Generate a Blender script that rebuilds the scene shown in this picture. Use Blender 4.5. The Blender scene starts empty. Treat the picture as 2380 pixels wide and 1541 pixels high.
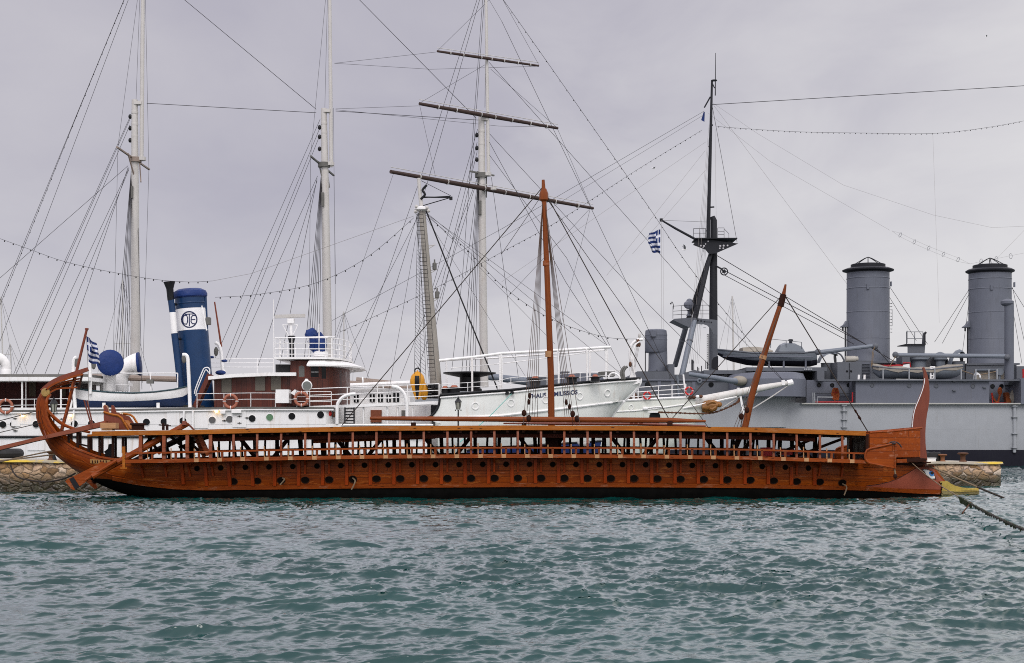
import bpy, bmesh, math, random
import numpy as np
from mathutils import Vector, Matrix, Quaternion
from mathutils.bvhtree import BVHTree
random.seed(7)
SC = bpy.context.scene
COL = SC.collection
V = Vector
# ---------------------------------------------------------------- camera model
F, CX, HY, EYE = 3540.0, 1190.0, 1010.0, 2.45       # focal length in image units (frame 2380 wide), horizon row, eye height
def W(x, y, d):                                     # image position + real distance -> point in the harbour
    return V(((x-CX)*d/F, d, EYE+(HY-y)*d/F))
def crop(x0, y0, k):                                # positions read off an enlarged part of the photograph
    return lambda x, y: ((x0+x*k)*.729, (y0+y*k)*.729)
cA = crop(0, 900, 820/1708); cB = crop(800, 900, 820/1708); cC = crop(1600, 900, 820/1708)
cD = crop(2400, 900, 865/1666); cE = crop(100, 1150, 460/1575); cF = crop(360, 1300, 460/2363)
cG = crop(1580, 1290, 480/2380); cH = crop(2500, 1280, 500/2266); cI = crop(2700, 1350, 565/2353)
cJ = crop(0, 1040, 420/1798); cK = crop(2000, 1000, 400/1926); cL = crop(2560, 1000, 400/1926)
cM = crop(2865, 1000, 400/1926); cS1 = crop(0, 0, 820/1404); cS2 = crop(800, 0, 820/1404)
cS3 = crop(1600, 0, 820/1404); cS4 = crop(2400, 200, 865/1481)
def P(c, x, y, d):
    return W(*c(x, y), d)
def lerp(t, tab):                                   # piecewise linear table
    if t <= tab[0][0]: return tab[0][1]
    for (a, fa), (b, fb) in zip(tab, tab[1:]):
        if t <= b: return fa+(fb-fa)*(t-a)/(b-a)
    return tab[-1][1]
def smooth_path(pts, n=6):                          # Catmull-Rom through the points
    pts = [V(p) for p in pts]; out = []
    for i in range(len(pts)-1):
        p0 = pts[max(i-1, 0)]; p1 = pts[i]; p2 = pts[i+1]; p3 = pts[min(i+2, len(pts)-1)]
        for k in range(n):
            t = k/n
            out.append(.5*((2*p1)+(p2-p0)*t+(2*p0-5*p1+4*p2-p3)*t*t+(3*p1-p0-3*p2+p3)*t*t*t))
    out.append(pts[-1]); return out
# ---------------------------------------------------------------- things and parts
def wloc(o):
    l = V((0, 0, 0))
    while o: l += o.location; o = o.parent
    return l
def tag(o, label=None, cat=None, group=None, kind=None):
    if label: o['label'] = label
    if cat: o['category'] = cat
    if group: o['group'] = group
    if kind: o['kind'] = kind
    return o
def thing(name, label, cat, loc, group=None):
    o = bpy.data.objects.new(name, None); COL.objects.link(o)
    o.location = loc; o.empty_display_size = .3
    return tag(o, label, cat, group)
def kids(o): return [c for c in bpy.data.objects if c.parent == o]
def dup(root, loc, label=None, group=None):
    r = root.copy(); COL.objects.link(r); r.location = loc
    if label: r['label'] = label
    if group: r['group'] = group
    for ch in kids(root):
        c = ch.copy(); COL.objects.link(c); c.parent = r
        for g in kids(ch):
            d = g.copy(); COL.objects.link(d); d.parent = c
    return r
class MB:
    def __init__(s): s.bm = bmesh.new(); s.uv = s.bm.loops.layers.uv.new('UVMap')
    def face(s, vs, mi=0):
        try: f = s.bm.faces.new(vs); f.material_index = mi; return f
        except ValueError: return None
    def box(s, a, b):                               # two opposite corners
        a, b = V(a), V(b)
        v = [s.bm.verts.new((x, y, z)) for z in (a.z, b.z) for y in (a.y, b.y) for x in (a.x, b.x)]
        for q in ((0, 2, 3, 1), (4, 5, 7, 6), (0, 1, 5, 4), (2, 6, 7, 3), (0, 4, 6, 2), (1, 3, 7, 5)): s.face([v[i] for i in q])
        return s
    def pbox(s, c, x0, y0, x1, y1, d0, d1):         # box whose near face (depth d0) spans the given corners
        a, b = P(c, x0, y0, d0), P(c, x1, y1, d0); return s.box((a.x, d0, b.z), (b.x, d1, a.z))
    def bar(s, p, q, w, h, up=(0, 0, 1), w2=None, h2=None):   # square beam from p to q; w across, h along up
        p, q = V(p), V(q); d = (q-p).normalized(); up = V(up)
        sd = d.cross(up)
        if sd.length < 1e-4: sd = d.cross(V((1, 0, 0)))
        sd.normalize(); u = sd.cross(d)
        vs = []
        for c, ww, hh in ((p, w, h), (q, w2 or w, h2 or h)):
            vs += [s.bm.verts.new(c+sd*ww/2*i+u*hh/2*j) for i, j in ((-1, -1), (1, -1), (1, 1), (-1, 1))]
        for f in ((3, 2, 1, 0), (4, 5, 6, 7), (0, 1, 5, 4), (1, 2, 6, 5), (2, 3, 7, 6), (3, 0, 4, 7)): s.face([vs[i] for i in f])
        return s
    def tube(s, pts, r, n=8, cap=True, flat=1.0):
        pts = [V(p) for p in pts]; N = len(pts)
        rr = r if isinstance(r, (list, tuple)) else [r]*N
        rings = []; ref = None
        for i, p in enumerate(pts):
            t = (pts[min(i+1, N-1)]-pts[max(i-1, 0)]).normalized()
            if ref is None:
                ref = t.orthogonal().normalized() if abs(t.z) > .95 else t.cross(V((0, 0, 1))).normalized()
            a = (ref-t*ref.dot(t)).normalized(); b = t.cross(a); ref = a
            rings.append([s.bm.verts.new(p+(a*math.cos(k*2*math.pi/n)+b*flat*math.sin(k*2*math.pi/n))*rr[i]) for k in range(n)])
        for A, B in zip(rings, rings[1:]):
            for k in range(n): s.face((A[k], A[(k+1) % n], B[(k+1) % n], B[k]))
        if cap: s.face(rings[0][::-1]); s.face(rings[-1])
        return s
    def lathe(s, base, prof, axis=(0, 0, 1), n=24, sx=1.0, capa=True, capb=True, ref=None):   # prof = [(r, h)]
        base = V(base); ax = V(axis).normalized()
        a = V(ref) if ref else (V((1, 0, 0)) if abs(ax.x) < .9 else V((0, 1, 0)))
        a = (a-ax*a.dot(ax)).normalized(); b = ax.cross(a); rings = []
        for r, h in prof:
            rings.append([s.bm.verts.new(base+ax*h+(a*math.cos(k*2*math.pi/n)+b*sx*math.sin(k*2*math.pi/n))*max(r, 1e-4)) for k in range(n)])
        for A, B in zip(rings, rings[1:]):
            for k in range(n): s.face((A[k], A[(k+1) % n], B[(k+1) % n], B[k]))
        if capa: s.face(rings[0][::-1])
        if capb: s.face(rings[-1])
        return s
    def prism(s, poly, vec):                        # planar outline given as points, thickened by vec
        vec = V(vec); A = [s.bm.verts.new(V(p)) for p in poly]; B = [s.bm.verts.new(V(p)+vec) for p in poly]
        n = len(A)
        fa = s.face(A[::-1]); fb = s.face(B)
        for k in range(n): s.face((A[k], A[(k+1) % n], B[(k+1) % n], B[k]))
        return s
    def ball(s, c, r, seg=14, rings=9):
        c = V(c); r = (r, r, r) if not isinstance(r, (tuple, list)) else r
        m = Matrix.Translation(c) @ Matrix.Diagonal((r[0], r[1], r[2], 1))
        bmesh.ops.create_uvsphere(s.bm, u_segments=seg, v_segments=rings, radius=1, matrix=m); return s
    def torus(s, c, R, r, axis=(0, 1, 0), n=24, m=8, arc=None):
        c = V(c); ax = V(axis).normalized(); a = ax.orthogonal().normalized(); b = ax.cross(a)
        pts = [c+(a*math.cos(k*2*math.pi/n)+b*math.sin(k*2*math.pi/n))*R for k in range(n)]
        rings = []
        for k, p in enumerate(pts):
            o = (p-c).normalized()
            rings.append([s.bm.verts.new(p+(o*math.cos(j*2*math.pi/m)+ax*math.sin(j*2*math.pi/m))*r) for j in range(m)])
        for i in range(n):
            for j in range(m): s.face((rings[i][j], rings[(i+1) % n][j], rings[(i+1) % n][(j+1) % m], rings[i][(j+1) % m]))
        return s
    def loft(s, rings, closed=False, cap=False, uvs=None, mi=None):
        R = [[s.bm.verts.new(p) for p in ring] for ring in rings]
        n = len(R[0])
        for i in range(len(R)-1):
            for k in range(n if closed else n-1):
                k2 = (k+1) % n
                f = s.face((R[i][k], R[i][k2], R[i+1][k2], R[i+1][k]), mi(i, k) if mi else 0)
                if f and uvs:
                    for l, (a, b) in zip(f.loops, ((i, k), (i, k2), (i+1, k2), (i+1, k))): l[s.uv].uv = uvs[a][b]
        if cap: s.face(R[0][::-1]); s.face(R[-1])
        return s
    def decal(s, poly, bvh, off=.004, cuts=3, depth=60., maxlen=None):   # thin sheet laid on a surface
        base = [s.bm.verts.new(V((x, y, 0))) for x, y in poly]
        f = s.bm.faces.new(base)
        g = bmesh.ops.triangulate(s.bm, faces=[f])['faces']
        for _ in range(cuts):
            es = list({e for q in g if q.is_valid for e in q.edges if e.calc_length() > (maxlen or 0)})
            if not es: break
            r = bmesh.ops.subdivide_edges(s.bm, edges=es, cuts=1)
            vs = {v for v in s.bm.verts if abs(v.co.z) < 1e-9}
            g = list({q for v in vs for q in v.link_faces})
            bmesh.ops.triangulate(s.bm, faces=[q for q in g if len(q.verts) > 3])
            g = list({q for v in vs for q in v.link_faces})
        for v in [v for v in s.bm.verts if abs(v.co.z) < 1e-9]:
            v.co = cast(bvh, v.co.x, v.co.y, depth, off)
        return s
    def build(s, name, mat, parent=None, smooth=True, angle=35, uvbox=False):
        bm = s.bm
        bmesh.ops.recalc_face_normals(bm, faces=bm.faces)
        l = wloc(parent)
        if l.length: bmesh.ops.translate(bm, verts=bm.verts, vec=-l)
        me = bpy.data.meshes.new(name); bm.to_mesh(me); bm.free()
        for m in (mat if isinstance(mat, (list, tuple)) else [mat]): me.materials.append(m)
        if smooth:
            me.polygons.foreach_set('use_smooth', [True]*len(me.polygons)); me.set_sharp_from_angle(angle=math.radians(angle))
        o = bpy.data.objects.new(name, me); COL.objects.link(o)
        if parent: o.parent = parent
        return o
EYEP = V((0, 0, EYE))
def cast(bvh, x, y, depth, off=.004):
    d = (W(x, y, 10)-EYEP).normalized()
    h = bvh.ray_cast(EYEP, d)
    if h[0] is None: return W(x, y, depth)
    n = h[1] if h[1].dot(d) < 0 else -h[1]
    return h[0]+n*off
def castn(bvh, x, y, depth):
    d = (W(x, y, 10)-EYEP).normalized()
    h = bvh.ray_cast(EYEP, d)
    if h[0] is None: return W(x, y, depth), V((0, -1, 0))
    return h[0], (h[1] if h[1].dot(d) < 0 else -h[1])
def hull_rings(stations, c, n=10, mirror=True):
    """stations: (sheer(x,y), keel(x,y), half breadth, fullness); ring runs near sheer -> keel -> far sheer"""
    rings, uvs = [], []; L = 0; last = None
    for S, K, b, p in stations:
        sw = W(S[0], S[1], c-b); kw = W(K[0], K[1], c)
        half = []
        for i in range(n+1):
            t = i/n; t2 = t
            w = (1-t2**p)**(1/1.6) if t < 1 else 0
            q = sw.lerp(kw, t2); half.append(V((q.x, c-b*w, q.z)))
        if last is not None: L += (half[0]-last).length
        last = half[0]
        ring = half+[V((q.x, 2*c-q.y, q.z)) for q in half[-2::-1]] if mirror else half
        g = 0; uv = []
        for i, q in enumerate(ring):
            if i: g += (q-ring[i-1]).length
            uv.append((L, g))
        rings.append(ring); uvs.append(uv)
    return rings, uvs
def bvh_of(rings, closed=False):
    vs, fs = [], []; n = len(rings[0])
    for r in rings: vs += [tuple(p) for p in r]
    for i in range(len(rings)-1):
        for k in range(n-1): fs.append((i*n+k, i*n+k+1, (i+1)*n+k+1, (i+1)*n+k))
    return BVHTree.FromPolygons(vs, fs)
def line(name, pts, r, mat, parent, sag=0, n=3, bulbs=0, bulb_r=.04, seg=10):
    """a rope or wire; pts = [(x, y, d), ...]"""
    q = [W(*p) for p in pts]
    if sag and len(q) == 2:
        q = [q[0].lerp(q[1], t/seg)-V((0, 0, sag*4*(t/seg)*(1-t/seg))) for t in range(seg+1)]
    m = MB().tube(q, r, n, cap=False)
    if bulbs:
        for i in range(bulbs):
            t = (i+.5)/bulbs*(len(q)-1); k = min(int(t), len(q)-2); p = q[k].lerp(q[k+1], t-k)
            m.lathe(p-V((0, 0, bulb_r*2.2)), [(bulb_r*.4, 0), (bulb_r, bulb_r*.9), (bulb_r*.5, bulb_r*2)], n=6)
    return m.build(name, mat, parent)
def text_mesh(body, size, spacing=1.0, font_scale_y=1.0):
    c = bpy.data.curves.new('lettering', 'FONT'); c.body = body; c.offset = .025; c.size = size; c.align_x = 'CENTER'; c.align_y = 'CENTER'
    c.space_character = spacing; c.resolution_u = 4
    o = bpy.data.objects.new('lettering', c); COL.objects.link(o)
    dg = bpy.context.evaluated_depsgraph_get(); dg.update()
    me = bpy.data.meshes.new_from_object(o.evaluated_get(dg)); bpy.data.objects.remove(o); bpy.data.curves.remove(c)
    bm = bmesh.new(); bm.from_mesh(me); bpy.data.meshes.remove(me)
    return bm
# ---------------------------------------------------------------- materials
class NT:
    def __init__(s, nt): s.t = nt
    def n(s, typ, **kw):
        o = s.t.nodes.new(typ)
        for k, v in kw.items(): setattr(o, k, v)
        return o
    def l(s, a, b): s.t.links.new(a, b)
    def val(s, sock, v):
        if isinstance(v, bpy.types.NodeSocket): s.l(v, sock)
        else: sock.default_value = v
    def math(s, op, a, b=None, clamp=False):
        o = s.n('ShaderNodeMath', operation=op, use_clamp=clamp); s.val(o.inputs[0], a)
        if b is not None: s.val(o.inputs[1], b)
        return o.outputs[0]
    def mix(s, f, a, b, mode='MIX'):
        o = s.n('ShaderNodeMix', data_type='RGBA', blend_type=mode); s.val(o.inputs[0], f)
        s.val(o.inputs[6], a if isinstance(a, bpy.types.NodeSocket) else (*a[:3], 1)); s.val(o.inputs[7], b if isinstance(b, bpy.types.NodeSocket) else (*b[:3], 1))
        return o.outputs[2]
    def mapping(s, vec, scale=(1, 1, 1), loc=(0, 0, 0), rot=(0, 0, 0)):
        o = s.n('ShaderNodeMapping'); s.l(vec, o.inputs[0]); o.inputs[1].default_value = loc; o.inputs[2].default_value = rot; o.inputs[3].default_value = scale
        return o.outputs[0]
    def noise(s, vec, scale, detail=4, rough=.55, dist=0):
        o = s.n('ShaderNodeTexNoise'); s.l(vec, o.inputs['Vector']); o.inputs['Scale'].default_value = scale
        o.inputs['Detail'].default_value = detail; o.inputs['Roughness'].default_value = rough; o.inputs['Distortion'].default_value = dist
        return o.outputs[0]
    def ramp(s, f, stops, interp='LINEAR'):
        o = s.n('ShaderNodeValToRGB'); s.l(f, o.inputs[0]); e = o.color_ramp.elements; o.color_ramp.interpolation = interp
        while len(e) < len(stops): e.new(.5)
        for el, (p, c) in zip(e, stops):
            el.position = p; el.color = (*(c if isinstance(c, (tuple, list)) else (c, c, c)), 1)
        return o.outputs[0]
    def bump(s, h, strength=.3, dist=.02):
        o = s.n('ShaderNodeBump'); s.l(h, o.inputs['Height']); o.inputs['Strength'].default_value = strength; o.inputs['Distance'].default_value = dist
        return o.outputs[0]
def newmat(name):
    m = bpy.data.materials.new(name); m.use_nodes = True; t = NT(m.node_tree)
    b = m.node_tree.nodes['Principled BSDF']
    co = t.n('ShaderNodeTexCoord')
    return m, t, b, co
def paint(name, col, rough=.45, metal=0, var=.12, dirt=(.22, .13, .07), damt=.0, bump=.25, bscale=3.0, seam=None, seamz=None, seamcol=.6, spec=.28):
    """painted or bare surface with uneven tone, run-down streaks and faint plate seams"""
    m, t, b, co = newmat(name); o = co.outputs['Object']
    n1 = t.noise(o, 1.3, 5, .6); n2 = t.noise(o, 14, 3, .6)
    v = t.math('ADD', t.math('MULTIPLY', n1, .7), t.math('MULTIPLY', n2, .3))
    c = t.mix(t.ramp(v, [(.3, 0), (.7, 1)]), tuple(x*(1-var) for x in col), tuple(min(1, x*(1+var*.7)) for x in col))
    if damt:
        s = t.noise(t.mapping(o, (2.6, 2.6, .22)), 2.2, 5, .65); s2 = t.noise(o, .55, 3)
        f = t.math('MULTIPLY', t.ramp(s, [(.52, 0), (.74, 1)]), t.ramp(s2, [(.4, 0.15), (.65, 1)]))
        c = t.mix(t.math('MULTIPLY', f, damt), c, dirt)
    h = t.noise(o, bscale, 4, .5)
    if seam:
        w = t.n('ShaderNodeSeparateXYZ'); t.l(o, w.inputs[0]); f = None
        for ax, per in ((0, seam), (2, seamz)):
            if not per: continue
            q = t.math('PINGPONG', w.outputs[ax], per/2)
            g = t.math('LESS_THAN', q, .012); f = g if f is None else t.math('MAXIMUM', f, g)
        brk = t.ramp(t.noise(o, .9, 2), [(.42, 0), (.55, 1)])
        c = t.mix(t.math('MULTIPLY', t.math('MULTIPLY', f, brk), 1-seamcol), c, tuple(x*.45 for x in col))
    t.val(b.inputs['Base Color'], c); b.inputs['Metallic'].default_value = metal
    t.val(b.inputs['Roughness'], t.ramp(n2, [(.3, max(0, rough-.08)), (.7, min(1, rough+.1))]))
    b.inputs['Specular IOR Level'].default_value = spec
    if bump: t.val(b.inputs['Normal'], t.bump(h, bump, .03))
    return m
def wood(name, col, dark, rough=.4, plank=0, uv=False, axis='x', var=.5, wear=None, wamt=0, seam_w=.008, pz=2, spec=.35, blotch=.35, knots=0):
    m, t, b, co = newmat(name)
    vec = co.outputs['UV'] if uv else co.outputs['Object']
    sc = {'x': (.35, 6, 6), 'z': (6, 6, .35), 'uv': (.35, 5, 1)}['uv' if uv else axis]
    g = t.noise(t.mapping(vec, sc), 3.0, 7, .65, .4); g2 = t.noise(t.mapping(vec, tuple(x*3 for x in sc)), 7, 4, .6)
    lo = t.noise(vec, .45, 4, .6); lo2 = t.noise(vec, 1.7, 4, .6)
    f = t.ramp(t.math('ADD', t.math('MULTIPLY', g, .65), t.math('MULTIPLY', g2, .35)), [(.32, 0), (.68, 1)])
    c = t.mix(f, dark, col)
    c = t.mix(t.math('MULTIPLY', t.ramp(lo, [(.35, 0), (.65, 1)]), blotch), c, tuple(x*.62 for x in dark))
    hgt = f
    if plank:
        s = t.n('ShaderNodeSeparateXYZ'); t.l(vec, s.inputs[0]); z = s.outputs[1 if uv else pz]
        q = t.math('DIVIDE', z, plank); fl = t.math('FLOOR', q)
        # boards are also broken along their length
        lx = t.math('ADD', t.math('DIVIDE', s.outputs[0], 4.2), t.math('MULTIPLY', fl, .37)); lf = t.math('FLOOR', lx)
        wn = t.n('ShaderNodeTexWhiteNoise', noise_dimensions='2D'); cm = t.n('ShaderNodeCombineXYZ'); t.l(fl, cm.inputs[0]); t.l(lf, cm.inputs[1]); t.l(cm.outputs[0], wn.inputs['Vector'])
        c = t.mix(t.math('MULTIPLY', wn.outputs[0], var), c, tuple(x*.8 for x in dark))
        fr = t.math('PINGPONG', z, plank/2); sm = t.math('LESS_THAN', fr, seam_w)
        en = t.math('LESS_THAN', t.math('PINGPONG', lx, .5), .0022); sm = t.math('MAXIMUM', sm, en)
        c = t.mix(t.math('MULTIPLY', sm, .75), c, tuple(x*.25 for x in dark))
        hgt = t.math('SUBTRACT', t.math('MULTIPLY', f, .4), sm)
    if knots:
        vo = t.n('ShaderNodeTexVoronoi', feature='F1'); t.l(t.mapping(vec, (2.2, 7, 7)), vo.inputs['Vector']); vo.inputs['Scale'].default_value = 1.0
        kn = t.ramp(vo.outputs['Distance'], [(.10, 1), (.2, 0)])
        c = t.mix(t.math('MULTIPLY', kn, knots), c, tuple(x*.15 for x in dark))
    if wear:
        wf = t.math('MULTIPLY', t.ramp(t.noise(t.mapping(vec, (.6, 2.2, 2.2)), 2.3, 6, .7), [(.55, 0), (.72, 1)]), wamt)
        c = t.mix(wf, c, wear)
    t.val(b.inputs['Base Color'], c)
    t.val(b.inputs['Roughness'], t.ramp(lo2, [(.3, max(.1, rough-.12)), (.7, min(1, rough+.18))])); b.inputs['Specular IOR Level'].default_value = spec
    t.val(b.inputs['Normal'], t.bump(hgt, .35, .012))
    return m
def plain(name, col, rough=.5, metal=0, spec=.3):
    return paint(name, col, rough, metal, var=.1, bump=0.1, bscale=20, spec=spec)
def glow(name, col, s):
    m, t, b, co = newmat(name); b.inputs['Base Color'].default_value = (*col, 1)
    b.inputs['Emission Color'].default_value = (*col, 1); b.inputs['Emission Strength'].default_value = s
    return m
# ================================================================ camera, light, sky
cam = bpy.data.objects.new('camera', bpy.data.cameras.new('camera')); COL.objects.link(cam)
cam.location = EYEP; cam.rotation_euler = (math.radians(90), 0, 0)
cam.data.sensor_width = 36; cam.data.lens = 36*F/2380; cam.data.shift_y = (HY-770.5)/2380
cam.data.clip_start = .5; cam.data.clip_end = 20000
SC.camera = cam
SC.view_settings.view_transform = 'Standard'; SC.view_settings.look = 'None'; SC.view_settings.exposure = 0.0; SC.view_settings.gamma = 1
SC.render.film_transparent = False
SC.cycles.use_adaptive_sampling = False; SC.cycles.filter_width = 1.0; SC.cycles.use_denoising = False
SUN_EL, SUN_AZ = 46, 184        # azimuth measured clockwise from +Y: the sun stands behind the camera, a little to the left
sd = V((math.sin(math.radians(SUN_AZ))*math.cos(math.radians(SUN_EL)), math.cos(math.radians(SUN_AZ))*math.cos(math.radians(SUN_EL)), math.sin(math.radians(SUN_EL))))
sl = bpy.data.lights.new('sun', 'SUN'); sl.energy = 1.5; sl.angle = math.radians(28); sl.color = (1, .965, .92)
so = bpy.data.objects.new('sun', sl); COL.objects.link(so); so.rotation_euler = sd.to_track_quat('Z', 'Y').to_euler(); so.location = (0, -20, 60)
wd = bpy.data.worlds.new('World'); SC.world = wd; wd.use_nodes = True
t = NT(wd.node_tree); bg = wd.node_tree.nodes['Background']
sky = t.n('ShaderNodeTexSky', sky_type='NISHITA'); sky.sun_disc = False
sky.sun_elevation = math.radians(SUN_EL); sky.sun_rotation = math.radians(SUN_AZ)
co = t.n('ShaderNodeTexCoord'); g = co.outputs['Generated']
sp = t.n('ShaderNodeSeparateXYZ'); t.l(g, sp.inputs[0])
zc = t.math('MAXIMUM', sp.outputs[2], .0)
# cloud sheet: direction flattened towards the horizon
den = t.math('ADD', zc, .22)
cb = t.n('ShaderNodeCombineXYZ'); t.l(t.math('DIVIDE', sp.outputs[0], den), cb.inputs[0]); t.l(t.math('DIVIDE', sp.outputs[1], den), cb.inputs[1])
n1 = t.noise(t.mapping(cb.outputs[0], (1.0, .8, 1), (3.1, 1.7, 0)), .85, 5, .5, .3)
n2 = t.noise(t.mapping(cb.outputs[0], (1.3, .9, 1), (0.4, 5.2, 0)), 2.6, 5, .55, .4)
cl = t.math('ADD', t.math('MULTIPLY', n1, .68), t.math('MULTIPLY', n2, .32))
lav = (4.25, 4.05, 4.85); pale = (6.0, 5.75, 6.15)
base = t.mix(t.ramp(cl, [(.30, 0), (.68, 1)]), lav, pale)
# brighter and creamier low on the right, where the cover thins
rt = t.ramp(t.math('ADD', t.math('MULTIPLY', sp.outputs[0], .9), t.math('ADD', t.math('MULTIPLY', zc, -.75), t.math('MULTIPLY', n2, .35))), [(.0, 0), (.36, 1)])
base = t.mix(t.math('MULTIPLY', rt, .82), base, (7.8, 7.6, 7.65))
# a paler band just over the horizon
hz = t.ramp(zc, [(.0, 1), (.17, 0)])
base = t.mix(t.math('MULTIPLY', hz, .6), base, (7.5, 7.3, 7.6))
# overcast: belt above the frame added to brighten water reflections; sun side brighter too
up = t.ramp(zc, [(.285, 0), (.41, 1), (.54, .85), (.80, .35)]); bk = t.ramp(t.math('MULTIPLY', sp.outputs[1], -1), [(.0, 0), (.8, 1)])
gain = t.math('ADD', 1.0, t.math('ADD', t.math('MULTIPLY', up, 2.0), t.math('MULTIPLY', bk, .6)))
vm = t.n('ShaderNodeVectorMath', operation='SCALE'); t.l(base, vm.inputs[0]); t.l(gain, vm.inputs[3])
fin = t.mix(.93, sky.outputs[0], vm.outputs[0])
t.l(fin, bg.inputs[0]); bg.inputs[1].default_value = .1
# ================================================================ water
def ocean(N, L, lam_lo, lam_hi, hs, wind, seed, spread=3.0, peak=1.2):
    """one periodic patch of wind chop: height, sideways shift and crest sharpness"""
    rng = np.random.default_rng(seed)
    k1 = np.fft.fftfreq(N, L/N)*2*np.pi; kx, ky = np.meshgrid(k1, k1, indexing='ij'); k = np.hypot(kx, ky); k[0, 0] = 1e-6
    lam = 2*np.pi/k; kp = 2*np.pi/peak
    S = np.exp(-1.1*(kp/k)**2)/k**3.35
    S *= (lam > lam_lo)*(lam < lam_hi)
    c = (kx*math.cos(wind)+ky*math.sin(wind))/k
    S *= np.where(c > 0, np.abs(c)**spread, .10*np.abs(c)**spread)+.012
    S[0, 0] = 0
    a = np.sqrt(S)*(rng.normal(size=(N, N))+1j*rng.normal(size=(N, N)))
    h = np.fft.ifft2(a).real; sc = (hs/4)/h.std(); a *= sc; h *= sc
    dx = np.fft.ifft2(-1j*kx/k*a).real; dy = np.fft.ifft2(-1j*ky/k*a).real
    jx = np.fft.ifft2(kx*kx/k*a).real; jy = np.fft.ifft2(ky*ky/k*a).real
    return h, dx, dy, jx+jy
def sample(A, L, x, y):
    N = A.shape[0]; u = (x/L*N) % N; v = (y/L*N) % N
    i = np.floor(u).astype(int); j = np.floor(v).astype(int); fu = u-i; fv = v-j; i %= N; j %= N; i2 = (i+1) % N; j2 = (j+1) % N
    return (A[i, j]*(1-fu)*(1-fv)+A[i2, j]*fu*(1-fv)+A[i, j2]*(1-fu)*fv+A[i2, j2]*fu*fv)
def make_water():
    wd_ = math.radians(-76)
    tiles = [(97., ocean(512, 97., 2.2, 9., .10, wd_+.35, 11, 6, 4.2)), (61., ocean(1024, 61., .36, 2.6, .120, wd_, 3, 15)), (17.3, ocean(1024, 17.3, .085, .40, .046, wd_+.2, 5, 8))]
    th = np.concatenate([np.linspace(-72, -25, 26)[:-1], np.linspace(-25, 25, 1000), np.linspace(25, 72, 26)[1:]])
    tx = np.tan(np.radians(th))
    d = [1.5]
    while d[-1] < 75: d.append(d[-1]+(max(.024, .0017*d[-1]) if d[-1] > 13 else .35))
    while d[-1] < 220: d.append(d[-1]*1.0045)
    while d[-1] < 6000: d.append(d[-1]*1.03)
    d = np.array(d); Y, TX = np.meshgrid(d, tx, indexing='ij'); X = Y*TX
    H = np.zeros_like(X); DX = H.copy(); DY = H.copy(); J = H.copy()
    att = np.clip(1.25-Y/260, .1, 1); gust = .92+.22*np.sin(X*.17+Y*.11+1.3)*np.sin(Y*.19-X*.07)
    for q, (L, (h, dx, dy, j)) in enumerate(tiles):
        w = att*(gust if q else 1.0)*(1 if q < 2 else gust)
        H += sample(h, L, X, Y)*w; DX += sample(dx, L, X, Y)*w; DY += sample(dy, L, X, Y)*w; J += sample(j, L, X, Y)*w
    ch = -.80
    co_ = np.stack([X+ch*DX, Y+ch*DY, H], -1).reshape(-1, 3)
    nr, nc = X.shape
    idx = np.arange(nr*nc).reshape(nr, nc)
    q = np.stack([idx[:-1, :-1], idx[:-1, 1:], idx[1:, 1:], idx[1:, :-1]], -1).reshape(-1, 4)
    me = bpy.data.meshes.new('water'); me.vertices.add(len(co_)); me.vertices.foreach_set('co', co_.ravel().astype(np.float32))
    me.loops.add(q.size); me.loops.foreach_set('vertex_index', q.ravel().astype(np.int32))
    me.polygons.add(len(q)); me.polygons.foreach_set('loop_start', np.arange(0, q.size, 4, dtype=np.int32)); me.polygons.foreach_set('loop_total', np.full(len(q), 4, dtype=np.int32))
    me.polygons.foreach_set('use_smooth', np.ones(len(q), dtype=bool)); me.update(); me.validate()
    at = me.attributes.new('foam', 'FLOAT', 'POINT'); at.data.foreach_set('value', J.ravel().astype(np.float32))
    m, t, b, co = newmat('harbour_water'); o = co.outputs['Object']
    fa = t.n('ShaderNodeAttribute', attribute_name='foam')
    fn = t.noise(t.mapping(o, (5, 9, 5)), 3, 6, .7)
    foam = t.math('MULTIPLY', t.ramp(fa.outputs['Fac'], [(1.45, 0), (1.9, 1)]), t.ramp(fn, [(.45, 0), (.62, 1)]))
    big = t.noise(o, .08, 3, .5)
    body = t.mix(t.ramp(big, [(.35, 0), (.65, 1)]), (.001, .031, .028), (.003, .046, .041))
    t.val(b.inputs['Base Color'], t.mix(foam, body, (.62, .66, .66)))
    t.val(b.inputs['Roughness'], t.math('ADD', .02, t.math('MULTIPLY', foam, .5))); b.inputs['IOR'].default_value = 1.62
    r1 = t.noise(t.mapping(o, (4.5, 13, 7), rot=(0, 0, .15)), 1.0, 5, .62, .5); r2 = t.noise(t.mapping(o, (16, 42, 26), rot=(0, 0, -.12)), 1.0, 4, .6)
    hh = t.math('ADD', t.math('MULTIPLY', r1, .75), t.math('MULTIPLY', r2, .25))
    t.val(b.inputs['Normal'], t.bump(hh, .2, .03))
    me.materials.append(m)
    ob = bpy.data.objects.new('water', me); COL.objects.link(ob); tag(ob, kind='structure')
make_water()
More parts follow.
